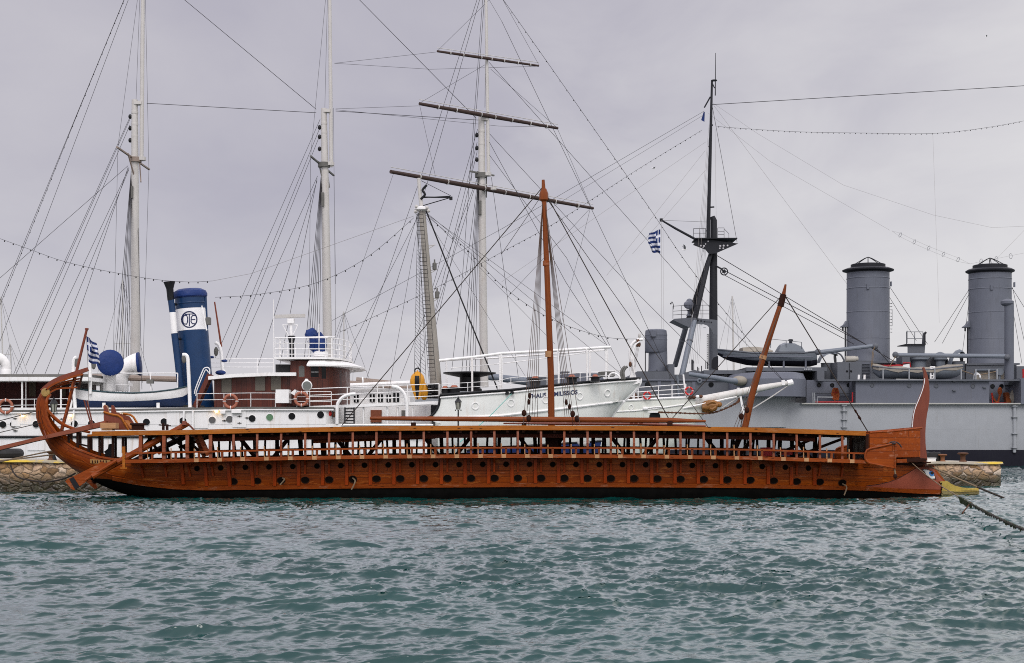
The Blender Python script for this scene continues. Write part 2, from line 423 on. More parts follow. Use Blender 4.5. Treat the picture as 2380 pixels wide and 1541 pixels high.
# ================================================================ trireme
M_hull = wood('varnished_hull_wood', (.42, .088, .004), (.165, .025, .001), .36, knots=.5, plank=.235, uv=True, var=.75, wear=(.60, .19, .035), wamt=.55, seam_w=.009, spec=.13, blotch=.75)
M_edge = wood('golden_deck_wood', (.43, .150, .018), (.25, .064, .006), .42, knots=.9, spec=.15, wear=(.40, .27, .17), wamt=.25)
M_rail = wood('red_rail_wood', (.31, .066, .007), (.155, .025, .003), .4, knots=.6, spec=.15, wear=(.42, .24, .15), wamt=.45)
M_post = wood('post_wood', (.22, .047, .005), (.11, .019, .002), .4, spec=.22, axis='z', blotch=.3)
M_dark = wood('dark_wood_painted_shade', (.040, .012, .006), (.016, .006, .004), .6, spec=.1)  # interior shade put into the wood colour; dark fittings share it
M_darkz = wood('inner_post_painted_shade', (.034, .010, .006), (.014, .006, .004), .6, spec=.1, axis='z')  # inner posts and far stanchions: shade under the deck put into the colour
M_panel = wood('bow_panel_wood', (.38, .080, .007), (.18, .029, .003), .38, spec=.13, plank=.26, var=.45, wear=(.48, .26, .17), wamt=.6, pz=2)
M_stem = wood('stempost_paint', (.20, .048, .022), (.14, .028, .013), .4, axis='z', blotch=.2)
M_patch = paint('red_brown_paint', (.25, .058, .030), .5, var=.2, dirt=(.36, .14, .09), damt=.35, bscale=6)
M_mast = wood('mast_wood', (.25, .066, .014), (.14, .030, .006), .45, axis='z', blotch=.4, spec=.15)
M_spar = wood('spar_wood', (.27, .072, .018), (.14, .032, .008), .45, spec=.15)
M_pale = wood('pale_lashed_wood', (.52, .30, .14), (.36, .17, .07), .6)
M_plank = wood('gangway_paint', (.24, .068, .030), (.18, .042, .018), .5, blotch=.15)
M_brass = paint('ram_bronze', (.46, .34, .075), .42, metal=.3, var=.35, dirt=(.15, .15, .08), damt=1.0, bscale=8)
M_brassd = paint('ram_bronze_weathered', (.24, .20, .085), .5, metal=.2, var=.4, dirt=(.10, .11, .07), damt=1.0, bscale=8)
M_hole = plain('painted_port_dark', (.006, .004, .003), .95, spec=.05)  # dark inside of each port painted as a flat near-black disc
M_holerim = plain('dark_port_rim', (.035, .013, .007), .6, spec=.15)
M_white = paint('eye_white', (.78, .79, .78), .4, var=.05); M_blue = plain('eye_blue', (.03, .22, .62), .4); M_black = plain('black_paint', (.010, .010, .012), .5, spec=.2)
M_rope = paint('hemp_rope', (.20, .145, .09), .9, var=.3, bscale=40); M_ropedark = plain('tarred_rope', (.035, .027, .022), .8)
M_shr = plain('shroud_rope', (.075, .05, .038), .8)
M_strg = wood('dark_red_stringer', (.11, .020, .007), (.06, .010, .004), .5, spec=.15)
M_rib = wood('rib_wood', (.36, .050, .003), (.18, .022, .002), .4, axis='z', spec=.12)
M_iron = plain('black_iron', (.02, .02, .022), .5)
M_disc = wood('carved_disc', (.40, .27, .08), (.26, .15, .04), .5)
DT = 60.0
def dk(x): return lerp(x, [(200, 1003), (300, 1001.3), (400, 1000), (583, 995.6), (880, 990.4), (1181, 988.6), (1500, 989.8), (1764, 993.7), (2010, 1002.0), (2200, 1010)])
def T(x, off, d): return W(x, dk(x)+off, d)
def wale_low(x): return lerp(x, [(255, 1114), (330, 1128), (400, 1136), (480, 1139), (560, 1138), (880, 1134), (1181, 1131.5), (1500, 1132), (1764, 1134), (2000, 1139), (2060, 1142), (2120, 1146), (2186, 1149)])
tri = thing('trireme', 'long varnished orange-brown oared galley with curled stern and painted eye on its bow', 'ship', (0, DT, 0))
# ---- hull loft: stern stations follow the curving sternpost, main stations are upright
stn = []
for o_, i_, b, p in (((118, 318), (196, 372), .16, 2.2), ((60, 420), (158, 425), .19, 2.2), ((46, 500), (149, 478), .22, 2.2), ((50, 620), (168, 615), .26, 2.2), ((85, 730), (212, 708), .33, 2.2), ((130, 830), (258, 772), .40, 2.2),
                     ((200, 960), (325, 846), .50, 2.2), ((270, 1040), (398, 903), .60, 2.2), ((340, 1095), (462, 948), .72, 2.2), ((430, 1165), (590, 1000), .88, 2.2), ((520, 1222), (715, 1045), 1.02, 2.3),
                     ((650, 1300), (845, 1072), 1.16, 2.4), ((800, 1375), (960, 1084), 1.27, 2.5), ((950, 1435), (1060, 1090), 1.37, 2.6)):
    stn.append((cE(*i_), cE(*o_), b, p))
for x, b, p, ky in ((340, 1.46, 2.8, 1165), (400, 1.6, 3.0, 1185), (480, 1.7, 3.2, 1196), (560, 1.8, 3.4, 1200), (680, 1.88, 3.6, 1200), (900, 1.95, 3.8, 1200), (1100, 1.95, 3.8, 1200), (1300, 1.95, 3.8, 1200), (1500, 1.95, 3.7, 1200), (1650, 1.92, 3.6, 1200),
                    (1760, 1.84, 3.4, 1200), (1850, 1.72, 3.2, 1198), (1930, 1.54, 2.9, 1194), (2000, 1.28, 2.6, 1188), (2060, .98, 2.3, 1182), (2110, .64, 2.1, 1178)):
    stn.append(((x, min(dk(x)+76, 1080) if x < 2020 else 1080), (x, ky), b, p))
stn += [((2140, 1080), (2150, 1176), .40, 2.0), ((2160, 1081), (2185, 1174), .20, 2.0), ((2172, 1084), (2215, 1170), .075, 2.0), ((2183, 1101), (2236, 1166), .05, 2.0)]
hr, huv = hull_rings(stn, DT, 12)
TB = bvh_of(hr)
def tar_line(m):
    t = NT(m.node_tree); bs = m.node_tree.nodes['Principled BSDF']; old = bs.inputs['Base Color'].links[0].from_socket
    co = t.n('ShaderNodeTexCoord'); sx = t.n('ShaderNodeSeparateXYZ'); t.l(co.outputs['Object'], sx.inputs[0])
    cv = t.n('ShaderNodeFloatCurve'); cu = cv.mapping.curves[0]; tab = [(x, wale_low(x)) for x in (228, 262, 300, 340, 400, 480, 560, 700, 880, 1181, 1500, 1764, 2000, 2060, 2120, 2200)]
    pts = [((W(x, y, 58.5).x+20)/40, (W(x, y, 58.5).z+1)/4) for x, y in tab]
    while len(cu.points) < len(pts): cu.points.new(.5, .5)
    for p_, q_ in zip(cu.points, pts): p_.location = q_; p_.handle_type = 'VECTOR'
    cv.mapping.update()
    t.l(t.math('DIVIDE', t.math('ADD', sx.outputs[0], 20), 40), cv.inputs[1])
    f = t.math('LESS_THAN', t.math('DIVIDE', t.math('ADD', sx.outputs[2], 1), 4), cv.outputs[0])
    nz = t.noise(co.outputs['Object'], 3, 4)
    t.val(bs.inputs['Base Color'], t.mix(f, old, t.mix(nz, (.003, .003, .003), (.012, .011, .010)))); t.val(bs.inputs['Specular IOR Level'], t.math('MULTIPLY', t.math('SUBTRACT', 1.0, f), .13))
h = MB().loft(hr, uvs=huv).build('hull', M_hull, tri, angle=60)
tar_line(M_hull)
# inner floor so that the hull is not open, with a lower working deck
fl = MB()
fr = []
for i, r in enumerate(hr):
    if i < 10 or i > len(hr)-3: continue
    a, b_ = r[0], r[-1]; fr.append([a+V((0, .05, -.06)), b_+V((0, -.05, -.06))])
fl.loft(fr); fl.build('lower_deck', M_dark, tri)
# tarred bottom below the lower wale
# wales: proud strakes along the hull
def strake(name, fn, x0, x1, hh, off, mat, n=90, **kw):
    m = MB(); r = []
    for i in range(n+1):
        x = x0+(x1-x0)*i/n; y = fn(x)
        a, na = castn(TB, x, y-hh/2, 58.5); b_, nb = castn(TB, x, y+hh/2, 58.5)
        if (a-b_).length > 1.5: continue
        r.append([a-na*.02, a+na*off, b_+nb*off, b_-nb*.02])
    m.loft(r); return m.build(name, mat, tri, angle=30)
strake('lower_wale', lambda x: wale_low(x)-4.5, 262, 2184, 8.5, .045, M_rail)
strake('middle_wale', lambda x: dk(x)+110 if x < 2010 else 1112-(x-2010)*.01, 330, 2050, 2.2, .012, M_rail)
strake('middle_wale', lambda x: 1082.5, 2006, 2170, 5, .035, M_rail, 30)
strake('middle_wale', lambda x: lerp(x, [(95, 960), (120, 1000), (160, 1045), (205, 1078), (255, 1102), (330, 1116), (420, 1120)]), 190, 420, 2, .012, M_rail, 30)
# sheer cap on the open stern quarter
capn = MB().tube([W(*cE(x, y), DT-b) for x, y, b in ((150, 478, .24), (168, 615, .28), (212, 708, .35), (258, 772, .42), (325, 846, .52), (398, 903, .62), (462, 948, .74), (590, 1000, .9), (715, 1045, 1.04), (845, 1072, 1.18), (960, 1084, 1.29))], .05, 6)
capn.build('sheer_rail', M_rail, tri)
capn = MB().tube([W(*cE(x, y), DT-b) for x, y, b in ((150, 478, -.24), (175, 590, -.28), (225, 670, -.35), (290, 740, -.42), (360, 810, -.52), (440, 880, -.62), (500, 930, -.74), (640, 985, -.9), (780, 1035, -1.04), (900, 1065, -1.18))], .05, 6)
capn.build('sheer_rail', M_rail, tri)
for pth, db in ((((150, 470), (190, 560), (250, 630), (330, 690), (450, 740), (640, 782)), -.45), (((205, 372), (168, 430), (172, 520), (215, 580), (290, 650), (370, 705), (470, 745)), .55)):
    MB().tube(smooth_path([W(*cE(x, y), DT-db*(1 if i else .4)) for i, (x, y) in enumerate(pth)], 4), .055, 6).build('stern_rail', M_rail, tri)
# seams painted on the sternpost: thin proud battens
for pth in (((105, 500), (104, 600), (128, 700), (165, 780)), ((80, 545), (80, 640), (105, 730), (150, 850), (172, 850))):
    MB().tube([cast(TB, *cE(x, y), DT, .0) for x, y in pth], .012, 4).build('sternpost_batten', M_dark, tri)
# ---- aphlaston: fan of curved strips, the disc, the crossbar and the staff
def fin(pts, r0, r1, dy):
    q = smooth_path([W(*cE(x, y), DT+dy) for x, y in pts], 5); n = len(q)
    m = MB(); rg = []
    for i, p in enumerate(q):
        tt = (q[min(i+1, n-1)]-q[max(i-1, 0)]).normalized(); up = V((0, -1, 0)).cross(tt); w = r0+(r1-r0)*i/(n-1)
        rg.append([p+up*w+V((0, -.05, 0)), p+up*w+V((0, .05, 0)), p-up*w+V((0, .05, 0)), p-up*w+V((0, -.05, 0))])
    m.loft(rg, closed=True, cap=True); return m
fin([(120, 335), (165, 292), (240, 232), (340, 185), (460, 145), (560, 112), (620, 92)], .10, .075, -.18).build('stern_fin', M_stem, tri)
fin([(160, 330), (200, 285), (270, 245), (370, 205), (470, 170), (565, 148)], .035, .035, -.30).build('stern_fin', M_rail, tri)
fin([(180, 320), (230, 280), (320, 248), (420, 218), (530, 196)], .03, .03, -.10).build('stern_fin', M_rail, tri)
fin([(190, 330), (240, 300), (330, 265), (430, 240), (525, 222)], .03, .03, .10).build('stern_fin', M_rail, tri)
fin([(200, 345), (255, 312), (340, 285), (440, 262), (540, 255)], .03, .03, .26).build('stern_fin', M_dark, tri)
fin([(200, 352), (245, 325), (300, 305), (400, 298), (500, 292)], .03, .03, -.22).build('stern_fin', M_rail, tri)
MB().bar(P(cE, 558, 140, DT-.3), P(cE, 517, 310, DT-.3), .07, .07).build('stern_crossbar', M_dark, tri)
MB().lathe(P(cE, 153, 348, DT-.32), [(.02, -.03), (.14, -.03), (.17, 0), (.17, .12)], (0, 1, 0), 24).torus(P(cE, 153, 348, DT-.345), .085, .012).build('stern_disc', M_disc, tri)
MB().tube([P(cJ, 840, 1425, DT), P(cJ, 930, 1090, DT), P(cJ, 1180, 60, DT), P(cJ, 1186, 42, DT)], [.075, .07, .05, .05], 8).lathe(P(cJ, 1184, 42, DT), [(.075, -.02), (.075, .04), (.03, .05)], n=8).build('flagstaff', M_stem, tri)
MB().bar(P(cJ, 1015, 690, DT-.1), P(cJ, 845, 1420, DT-.1), .10, .06).build('stern_stanchion', M_rail, tri)
for x0, y0, x1, y1 in ((575, 430, 650, 690), (607, 432, 668, 690)):
    MB().bar(P(cE, x0, y0, 60.6), P(cE, x1, y1, 60.6), .05, .05).build('belaying_post', M_stem, tri)
# ---- upper deck
dx = [214, 260, 300, 350, 400, 450, 500, 583, 680, 780, 880, 980, 1080, 1181, 1280, 1400, 1500, 1600, 1700, 1764, 1850, 1930, 2012]
def dhalf(x): return lerp(x, [(214, 1.25), (300, 1.75), (420, 2.2), (560, 2.35), (1750, 2.35), (1900, 2.2), (2012, 1.95)])
m = MB(); r = []
for x in dx:
    e = T(x, 1.5, DT-dhalf(x)); r.append([V((e.x, DT-dhalf(x)+.03, e.z)), V((e.x, DT-dhalf(x)+.03, e.z+.0)), V((e.x, DT, e.z-.02)), V((e.x, DT+dhalf(x)-.03, e.z)), V((e.x, DT+dhalf(x)-.03, e.z-.07)), V((e.x, DT, e.z-.05)), V((e.x, DT-dhalf(x)+.03, e.z-.07))])
m.loft(r, closed=True, cap=True); m.build('upper_deck', M_dark, tri)
for sg in (1, -1):
    m = MB(); r = []
    for x in dx:
        a = T(x, 0, DT-dhalf(x)); hh = .175; y = DT-sg*dhalf(x)
        r.append([V((a.x, y-.035, a.z)), V((a.x, y+.035, a.z)), V((a.x, y+.035, a.z-hh)), V((a.x, y-.035, a.z-hh))])
    m.loft(r, closed=True, cap=True); m.build('deck_edge_board', M_edge, tri)
# scarf of the after deck edge, a second board end below it
MB().bar(T(205, 9, DT-1.1), T(300, 8, DT-1.7), .10, .08).build('deck_edge_board', M_edge, tri)
# deck beams
for i in range(46):
    x = 340+i*36.5
    a = T(x, 6, DT-dhalf(x)+.05); hb = dhalf(x)
    MB().box((a.x-.05, DT-hb+.06, a.z-.17), (a.x+.05, DT+hb-.06, a.z-.02)).build('deck_beam', M_dark, tri)
# fore and aft girders hanging inside
for sg in (1, -1):
    m = MB(); r = []; m2 = MB(); r2 = []
    for x in [488+i*(1894-488)/28 for i in range(29)]:
        a = T(x, 8, DT-1.3); y = DT-sg*1.25; lo = .50
        r.append([V((a.x, y-.06, a.z-.0)), V((a.x, y+.06, a.z-.0)), V((a.x, y+.06, a.z-.30)), V((a.x, y-.06, a.z-.30))])
        r2.append([V((a.x, y-.10, a.z-.20)), V((a.x, y+.0, a.z-.20)), V((a.x, y+.0, a.z-.34)), V((a.x, y-.10, a.z-.34))])
    m.loft(r, closed=True, cap=True); m.build('inner_girder', M_dark, tri)
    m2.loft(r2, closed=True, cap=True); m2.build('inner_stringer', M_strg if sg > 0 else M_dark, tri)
# seats for the top tier between girder and hull: three long thwart shelves
for off, y in ((30.5, -.95), (31.5, .9)):
    m = MB(); r = []
    for x in [500+i*(1880-500)/20 for i in range(21)]:
        a = T(x, off, DT); r.append([V((a.x, DT+y-.14, a.z)), V((a.x, DT+y+.14, a.z)), V((a.x, DT+y+.14, a.z-.05)), V((a.x, DT+y-.14, a.z-.05))])
# ---- outrigger rails
OX = [287+i*(2012-287)/36 for i in range(37)]
def ohalf(x): return lerp(x, [(287, 2.45), (420, 2.6), (1850, 2.6), (2012, 2.55)])
for sg in (1, -1):
    for nm, off, hh, w, mat in (('outrigger_rail', 67, .135, .16, M_rail), ('upper_rail', 50, .062, .07, M_rail)):
        m = MB(); r = []
        for x in OX:
            a = T(x, off, DT-ohalf(x)); y = DT-sg*ohalf(x)
            r.append([V((a.x, y-w/2, a.z)), V((a.x, y+w/2, a.z)), V((a.x, y+w/2, a.z-hh)), V((a.x, y-w/2, a.z-hh))])
        m.loft(r, closed=True, cap=True); m.build(nm, mat, tri)
# outrigger floor between hull and rail
for sg in (1, -1):
    m = MB(); r = []
    for x in OX:
        a = T(x, 73, DT-ohalf(x)); hb = lerp(x, [(287, 1.35), (400, 1.6), (560, 1.8), (900, 1.95), (1650, 1.9), (1850, 1.7), (2012, 1.25)])
        r.append([V((a.x, DT-sg*(ohalf(x)-.05), a.z)), V((a.x, DT-sg*(hb-.1), a.z-.02)), V((a.x, DT-sg*(hb-.1), a.z-.06)), V((a.x, DT-sg*(ohalf(x)-.05), a.z-.05))])
    m.loft(r, closed=True, cap=True); m.build('outrigger_floor', M_dark, tri)
MB().bar(W(287.5, 1038, DT-2.5), W(288.5, 1089, DT-2.5), .10, .10, (0, 1, 0)).bar(W(281, 1088, DT-2.5), W(296, 1088, DT-2.5), .18, .05).build('rail_end_post', M_edge, tri)
LP = [543, 598, 653.5, 709.5, 765, 820, 875, 930, 985, 1040, 1095, 1149, 1203.5, 1257.5, 1311.5, 1365.5, 1419.5, 1473.5, 1527.5, 1581.5, 1635.5, 1690, 1744, 1798, 1851.5, 1905.5, 1957.5]
SX = [327, 381.5, 435.5, 489.5]+LP
def near_hull(x, y): return castn(TB, x, y, 58.2)
for i, x in enumerate(SX):
    oh = ohalf(x); dh = dhalf(x)
    for sg in ((1, -1) if True else (1,)):
        a = T(x, 10.5, DT-dh+.05); b_ = T(x, 67.5, DT-oh+.03)
        a2 = V((a.x, DT-sg*(dh-.08), a.z)); b2 = V((b_.x, DT-sg*(oh-.05), b_.z))
        mid = a2.lerp(b2, .55)+V((0, -sg*.05, 0))
        w = .085 if i > 3 else .13
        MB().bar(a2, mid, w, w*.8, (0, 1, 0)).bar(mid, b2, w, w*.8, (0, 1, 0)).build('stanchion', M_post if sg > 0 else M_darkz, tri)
    if x+27 < 2000:
        a = T(x+27, 53, DT-oh); b_ = T(x+27, 67.5, DT-oh); MB().bar(a, b_, .085, .07, (0, 1, 0)).build('baluster', M_post, tri)
        j = random.uniform(-2, 2)
        a = T(x+16, 43+j, DT-oh-.02); b_ = T(x+16.3, 68, DT-oh+.02); MB().tube([a, b_], .022, 6).build('thole_pin', M_pale, tri)
        w_ = T(x+22, 67, DT-oh)
        MB().box((w_.x-.085, DT-oh-.087, w_.z-.132), (w_.x+.085, DT-oh+.087, w_.z+.004)).build('rail_lashing', M_pale, tri)
    # bracket from outrigger down to the middle wale
    hx = x+(3 if x < 520 else 0)
    a = T(x, 75, DT-oh+.10); p1, n1_ = near_hull(hx, dk(x)+85); p2, n2_ = near_hull(hx+(4 if x < 520 else (-3 if x > 1900 else 0)), dk(x)+108)
    MB().bar(a, p1+n1_*.05, .07, .08, (0, 1, 0)).bar(p1+n1_*.06, p2+n2_*.035, .07, .08, (0, 1, 0)).build('bracket', M_rib, tri)
    # rib battens
    if x > 350 and x < 1900:
        hx = x+41; q = [near_hull(hx+(k*1.2 if x < 560 else 0), dk(x)+77+k*(wale_low(x)-9-dk(x)-77)/4) for k in range(5)]
        m = MB(); rg = []
        for p, n in q:
            rg.append([p+V((-.075, 0, 0))-n*.02, p+V((-.06, 0, 0))+n*.075, p+V((.06, 0, 0))+n*.075, p+V((.075, 0, 0))-n*.02])
        m.loft(rg); m.build('rib', M_rib, tri)
# ---- oar ports
def port(x, y, rx, rz, nm):
    p, n = near_hull(x, y); a = V((1, 0, 0)); a = (a-n*a.dot(n)).normalized(); b_ = n.cross(a)
    m = MB(); N = 20; rg = []
    for kk, off in ((1.0, -.01), (1.03, .018), (.93, .030), (.86, .012), (.80, .004)):
        rg.append([p+a*math.cos(k*2*math.pi/N)*rx*kk+b_*math.sin(k*2*math.pi/N)*rz*kk+n*off for k in range(N)])
    m.loft([[r[k] for k in range(N)] for r in rg], closed=True, mi=lambda i, k: 0 if i < 3 else 1)
    vs = [m.bm.verts.new(p+a*math.cos(k*2*math.pi/N)*rx*.81+b_*math.sin(k*2*math.pi/N)*rz*.81+n*.006) for k in range(N)]
    m.face(vs, 1)
    m.build(nm, [M_holerim, M_hole], tri)
for x in LP: port(x, dk(x)+122.3 if x < 1900 else dk(x)+121.5, .165*random.uniform(.96, 1.04), .137*random.uniform(.95, 1.05), 'oar_port')
for x in [458, 513]+[q+27.3 for q in LP if q+27.3 < 1890]: port(x, dk(x)+90.3, .108, .104, 'upper_oar_port')
# pale ropes hanging from three ports
for px, py, qx, qy in ((657, 1111, 651, 1127), (820, 1111, 817, 1138), (1957, 1124, 1962, 1151)):
    p = cast(TB, px, py, 58, .03); q = W(qx, qy, p.y-.15); mid = p.lerp(q, .4)+V((.12, -.08, .05))
    MB().tube(smooth_path([p, mid, q], 5), .028, 6).build('port_rope', M_rope, tri)
# ---- inner structure seen through the rail: far posts, diagonal braces, pillars
for x in [330, 352, 385, 420, 450]+[508+i*27.2 for i in range(52)]:
    off = random.choice((-.1, 0, .1)); dd = DT+1.3+off
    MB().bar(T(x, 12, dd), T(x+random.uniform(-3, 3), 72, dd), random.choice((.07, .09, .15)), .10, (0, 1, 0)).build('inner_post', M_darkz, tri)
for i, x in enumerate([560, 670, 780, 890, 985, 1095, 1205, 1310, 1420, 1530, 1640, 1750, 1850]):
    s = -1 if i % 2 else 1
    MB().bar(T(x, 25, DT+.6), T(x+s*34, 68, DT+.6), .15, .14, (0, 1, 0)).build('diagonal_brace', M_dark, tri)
for x0, o0, x1, o1 in ((1805, 60, 1890, 22), (1855, 62, 1962, 18), (440, 30, 478, 62), (396, 14, 452, 62), (416, 40, 500, 14)):
    MB().bar(T(x0, o0, DT+.2), T(x1, o1, DT+.2), .10, .14, (0, 1, 0)).build('diagonal_brace', M_dark, tri)
for x0, x1, dd in ((345, 372, 60.5), (352, 318, 60.5), (371, 385, 60.4)):
    MB().bar(T(x0, 15, dd), T(x1, 55, dd), .10, .10, (0, 1, 0)).build('diagonal_brace', M_dark, tri)
for x, o in ((382, 57), (446, 57), (1992, 62), (1978, 62)):
    MB().bar(T(x, 12, DT+.8), T(x, o+10, DT+.8), .17, .17, (0, 1, 0)).build('inner_post', M_dark, tri)
# stern posts between the hull edge and the after deck
for ex, ey0, ey1, b in ((408, 800, 905, .7), (505, 780, 950, .8), (625, 805, 1005, .95), (745, 815, 1050, 1.1), (890, 820, 1075, 1.25), (1000, 835, 1010, 1.3)):
    MB().bar(P(cE, ex, ey0, DT-b+.1), P(cE, ex, ey1, DT-b+.1), .085, .085, (0, 1, 0)).build('stern_post', M_dark, tri)
    MB().bar(P(cE, ex+30, ey0, DT+b), P(cE, ex+30, ey1, DT+b), .085, .085, (0, 1, 0)).build('stern_post', M_darkz, tri)
MB().bar(P(cE, 500, 905, DT-.4), P(cE, 632, 935, DT-.4), .12, .06).build('stern_bench', M_dark, tri)
# pale scroll plank (blank worn name board) on the quarter
MB().decal([cE(x, y) for x, y in ((645, 1075), (865, 1088), (865, 1135), (645, 1118))], TB, .02, 2).build('worn_name_board', wood('worn_board', (.36, .20, .05), (.26, .12, .03), .5), tri)
for x in (670, 700, 725, 760, 790, 820):
    MB().decal([cE(x+a, y) for a, y in ((-7, 1088), (5, 1089), (8, 1118), (-5, 1117))], TB, .026, 0).build('worn_letter', M_dark, tri)
# companion ladder
a0 = P(cF, 1345, 430, 59.0); a1 = P(cF, 1500, 800, 59.0); b0 = P(cF, 1400, 420, 58.4); b1 = P(cF, 1570, 780, 58.4)
ld = MB().bar(a0, a1, .12, .16).bar(b0, b1, .12, .16)
for k in range(6):
    tt = (k+.6)/6.3; ld.bar(a0.lerp(a1, tt), b0.lerp(b1, tt), .22, .04)
ld.build('companion_ladder', M_rail, tri)
# ---- deck fittings
m = MB()
for i, (z0, w) in enumerate(((0, .22), (.10, .27), (.20, .30), (.26, .24))): pass
b0 = P(cF, 410, 368, 59.2); m.lathe(b0, [(.33, 0), (.25, .06), (.25, .19), (.31, .21), (.31, .27), (.22, .28)], n=10, sx=.7)
m.build('capstan', M_dark, tri)
m = MB()
for fx in (825, 888): m.bar(P(cF, fx, 365, 59.2), P(cF, fx, 270 if fx > 850 else 250, 59.2), .09, .09, (0, 1, 0))
m.tube([P(cF, 750, 282, 59.2), P(cF, 950, 295, 59.2)], .025, 6); m.build('deck_bitts', M_dark, tri)
# tall scoop-like chair at the stern (helmsman's seat)
pts = [(790, 490), (812, 486), (832, 525), (845, 565), (948, 598), (990, 612), (1085, 755), (800, 755), (790, 640), (788, 560)]
hs = [P(cE, x, y, 59.55) for x, y in pts]
MB().prism(hs, (0, .05, 0)).build('helmsman_seat', M_stem, tri)
MB().prism([p+V((.10, .75, .02)) for p in hs], (0, .05, 0)).build('helmsman_seat_side', M_stem, tri)
tr = [P(cE, x, y, 59.52) for x, y in ((788, 560), (870, 585), (950, 600), (985, 625), (1060, 755))]
MB().tube(tr, .045, 5).build('seat_trim', M_edge, tri)
MB().tube([p+V((.28, .78, .04)) for p in tr[1:]], .045, 5).build('seat_trim', M_edge, tri)
MB().bar(tr[3]+V((.1, .4, -.1)), tr[4]+V((.12, .4, .0)), .75, .03, (1, 0, 0)).build('seat_back', M_edge, tri)
MB().prism([P(cE, x, y, 59.7) for x, y in ((780, 500), (798, 480), (822, 496), (838, 560), (800, 560))], (0, .22, 0)).build('seat_scroll', M_pale, tri)
# steering oars
def steer(dy, name_):
    r = bpy.data.objects.new('steering_oar', None)
    top, bot = W(436, 984.5, DT-1.15+dy), W(214, 1108, DT-2.35+dy)
    loom = MB().tube([top, top.lerp(bot, .5), bot], [.11, .13, .12], 10).build('steering_oar', M_rail, tri)
    tip = W(166, 1131, DT-2.4+dy); dr = (tip-top).normalized(); up = V((0, -1, 0)).cross(dr)*-1
    if up.z < 0: up = -up
    c0 = top.lerp(tip, .60); pts = []
    q = [P(cE, x, y, DT-2.3+dy) for x, y in ((905, 1085), (870, 1095), (800, 1120), (770, 1097), (690, 1150), (575, 1205), (460, 1262), (395, 1290), (370, 1318), (400, 1355), (435, 1400), (470, 1413), (520, 1375), (600, 1318), (720, 1240), (900, 1125))]
    bl = MB().prism(q, (0, .07, 0)); bl.build('oar_blade', M_rail, loom)
    MB().tube([P(cE, 590, 1305, DT-2.33+dy), P(cE, 700, 1232, DT-2.33+dy), P(cE, 930, 1092, DT-2.3+dy)], [.05, .07, .07], 8).build('oar_spine', M_rail, loom)
    MB().prism([P(cE, x, y, DT-2.32+dy) for x, y in ((412, 1290), (458, 1268), (525, 1372), (478, 1408))], (0, .11, 0)).build('blade_band', M_black, loom)
    MB().bar(P(cF, 1225, 250, DT-1.15+dy)-V((.08, .25, .0)), P(cF, 1140, 275, DT-1.15+dy)+V((0, .3, 0)), .16, .16).bar(W(436, 984, DT-1.1+dy), P(cF, 1330, 365, DT-.9+dy), .05, .05).build('tiller', M_stem, loom)
    return loom
steer(0, 1)
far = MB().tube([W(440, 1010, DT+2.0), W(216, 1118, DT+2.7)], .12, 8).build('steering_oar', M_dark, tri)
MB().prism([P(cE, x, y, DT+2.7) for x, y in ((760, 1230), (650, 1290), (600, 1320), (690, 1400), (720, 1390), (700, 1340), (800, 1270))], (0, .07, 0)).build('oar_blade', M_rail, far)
# ---- bow: screens, ear panels, stempost, ram, eye
def bowy(x): return lerp(x, [(2010, 1.62), (2060, 1.3), (2100, .9), (2139, .38)])
scr = [(1235, 452), (1330, 444), (1420, 440), (1500, 437), (1620, 425), (1750, 410), (1860, 396), (1965, 384)]
for sg in (1, -1):
    m = MB(); r = []; tp = []
    for x, y in scr:
        u, v = cH(x, y); hb = bowy(u); a = W(u, v, DT-hb); z1 = W(u, cH(0, 808)[1], DT-hb).z; yy = DT-sg*hb
        r.append([V((a.x, yy-.03, a.z)), V((a.x, yy+.03, a.z)), V((a.x, yy+.03, z1)), V((a.x, yy-.03, z1))]); tp.append(V((a.x, yy, a.z)))
    m.loft(r, closed=True, cap=True); m.build('bow_screen', M_panel, tri)
    tp.append(tp[-1]+(tp[-1]-tp[-2]).normalized()*.08); MB().tube(tp, .05, 6).build('screen_rail', M_rail, tri)
# dark doorway frame behind the screen
a = P(cH, 1180, 455, DT-1.7)
MB().box((a.x, DT-1.68, P(cH, 0, 830, DT-1.7).z), (a.x+.12, DT+1.6, a.z-.05)).build('bow_bulkhead', M_dark, tri)
ear = [(1610, 600), (1400, 648), (1240, 682), (1195, 705), (1178, 740), (1170, 790), (1175, 830), (1195, 868), (1225, 890), (1400, 925), (1600, 965)]
for sg in (1, -1):
    q = [V((p.x, DT-sg*(2.66-.25*(p.x-19.5 > 0)*0), p.z)) for p in (P(cH, x, y, DT-2.66) for x, y in ear)]
    MB().prism(q, (0, .06, 0)).build('ear_panel', M_panel, tri)
    MB().tube([p+V((0, -.01*sg, 0)) for p in q]+[q[0]], .045, 6).build('ear_frame', M_rail, tri)
    e0, e1 = q[0], q[-1]
    MB().prism([e0+V((0, .07*sg, 0)), e1+V((0, .07*sg, 0)), V((e1.x, DT-sg*.9, e1.z+.15)), V((e0.x, DT-sg*.9, e0.z))], (.05, 0, 0)).build('ear_bulkhead', M_dark, tri)
MB().bar(P(cH, 1612, 860, DT-1.2), P(cH, 2040, 845, DT-.45), .12, .14).build('bow_beam', M_rail, tri)
MB().pbox(cH, 1750, 822, 2060, 870, DT-1.0, DT+.6).build('bow_beam', M_dark, tri)
MB().bar(P(cH, 1612, 895, DT-.9), P(cH, 2085, 880, DT-.3), .3, .05).build('fore_deck', M_dark, tri)
MB().pbox(cH, 1300, 800, 1960, 930, DT-.55, DT+.55).pbox(cH, 1612, 878, 2060, 925, DT-.7, DT+.7).build('fore_deck', M_dark, tri)
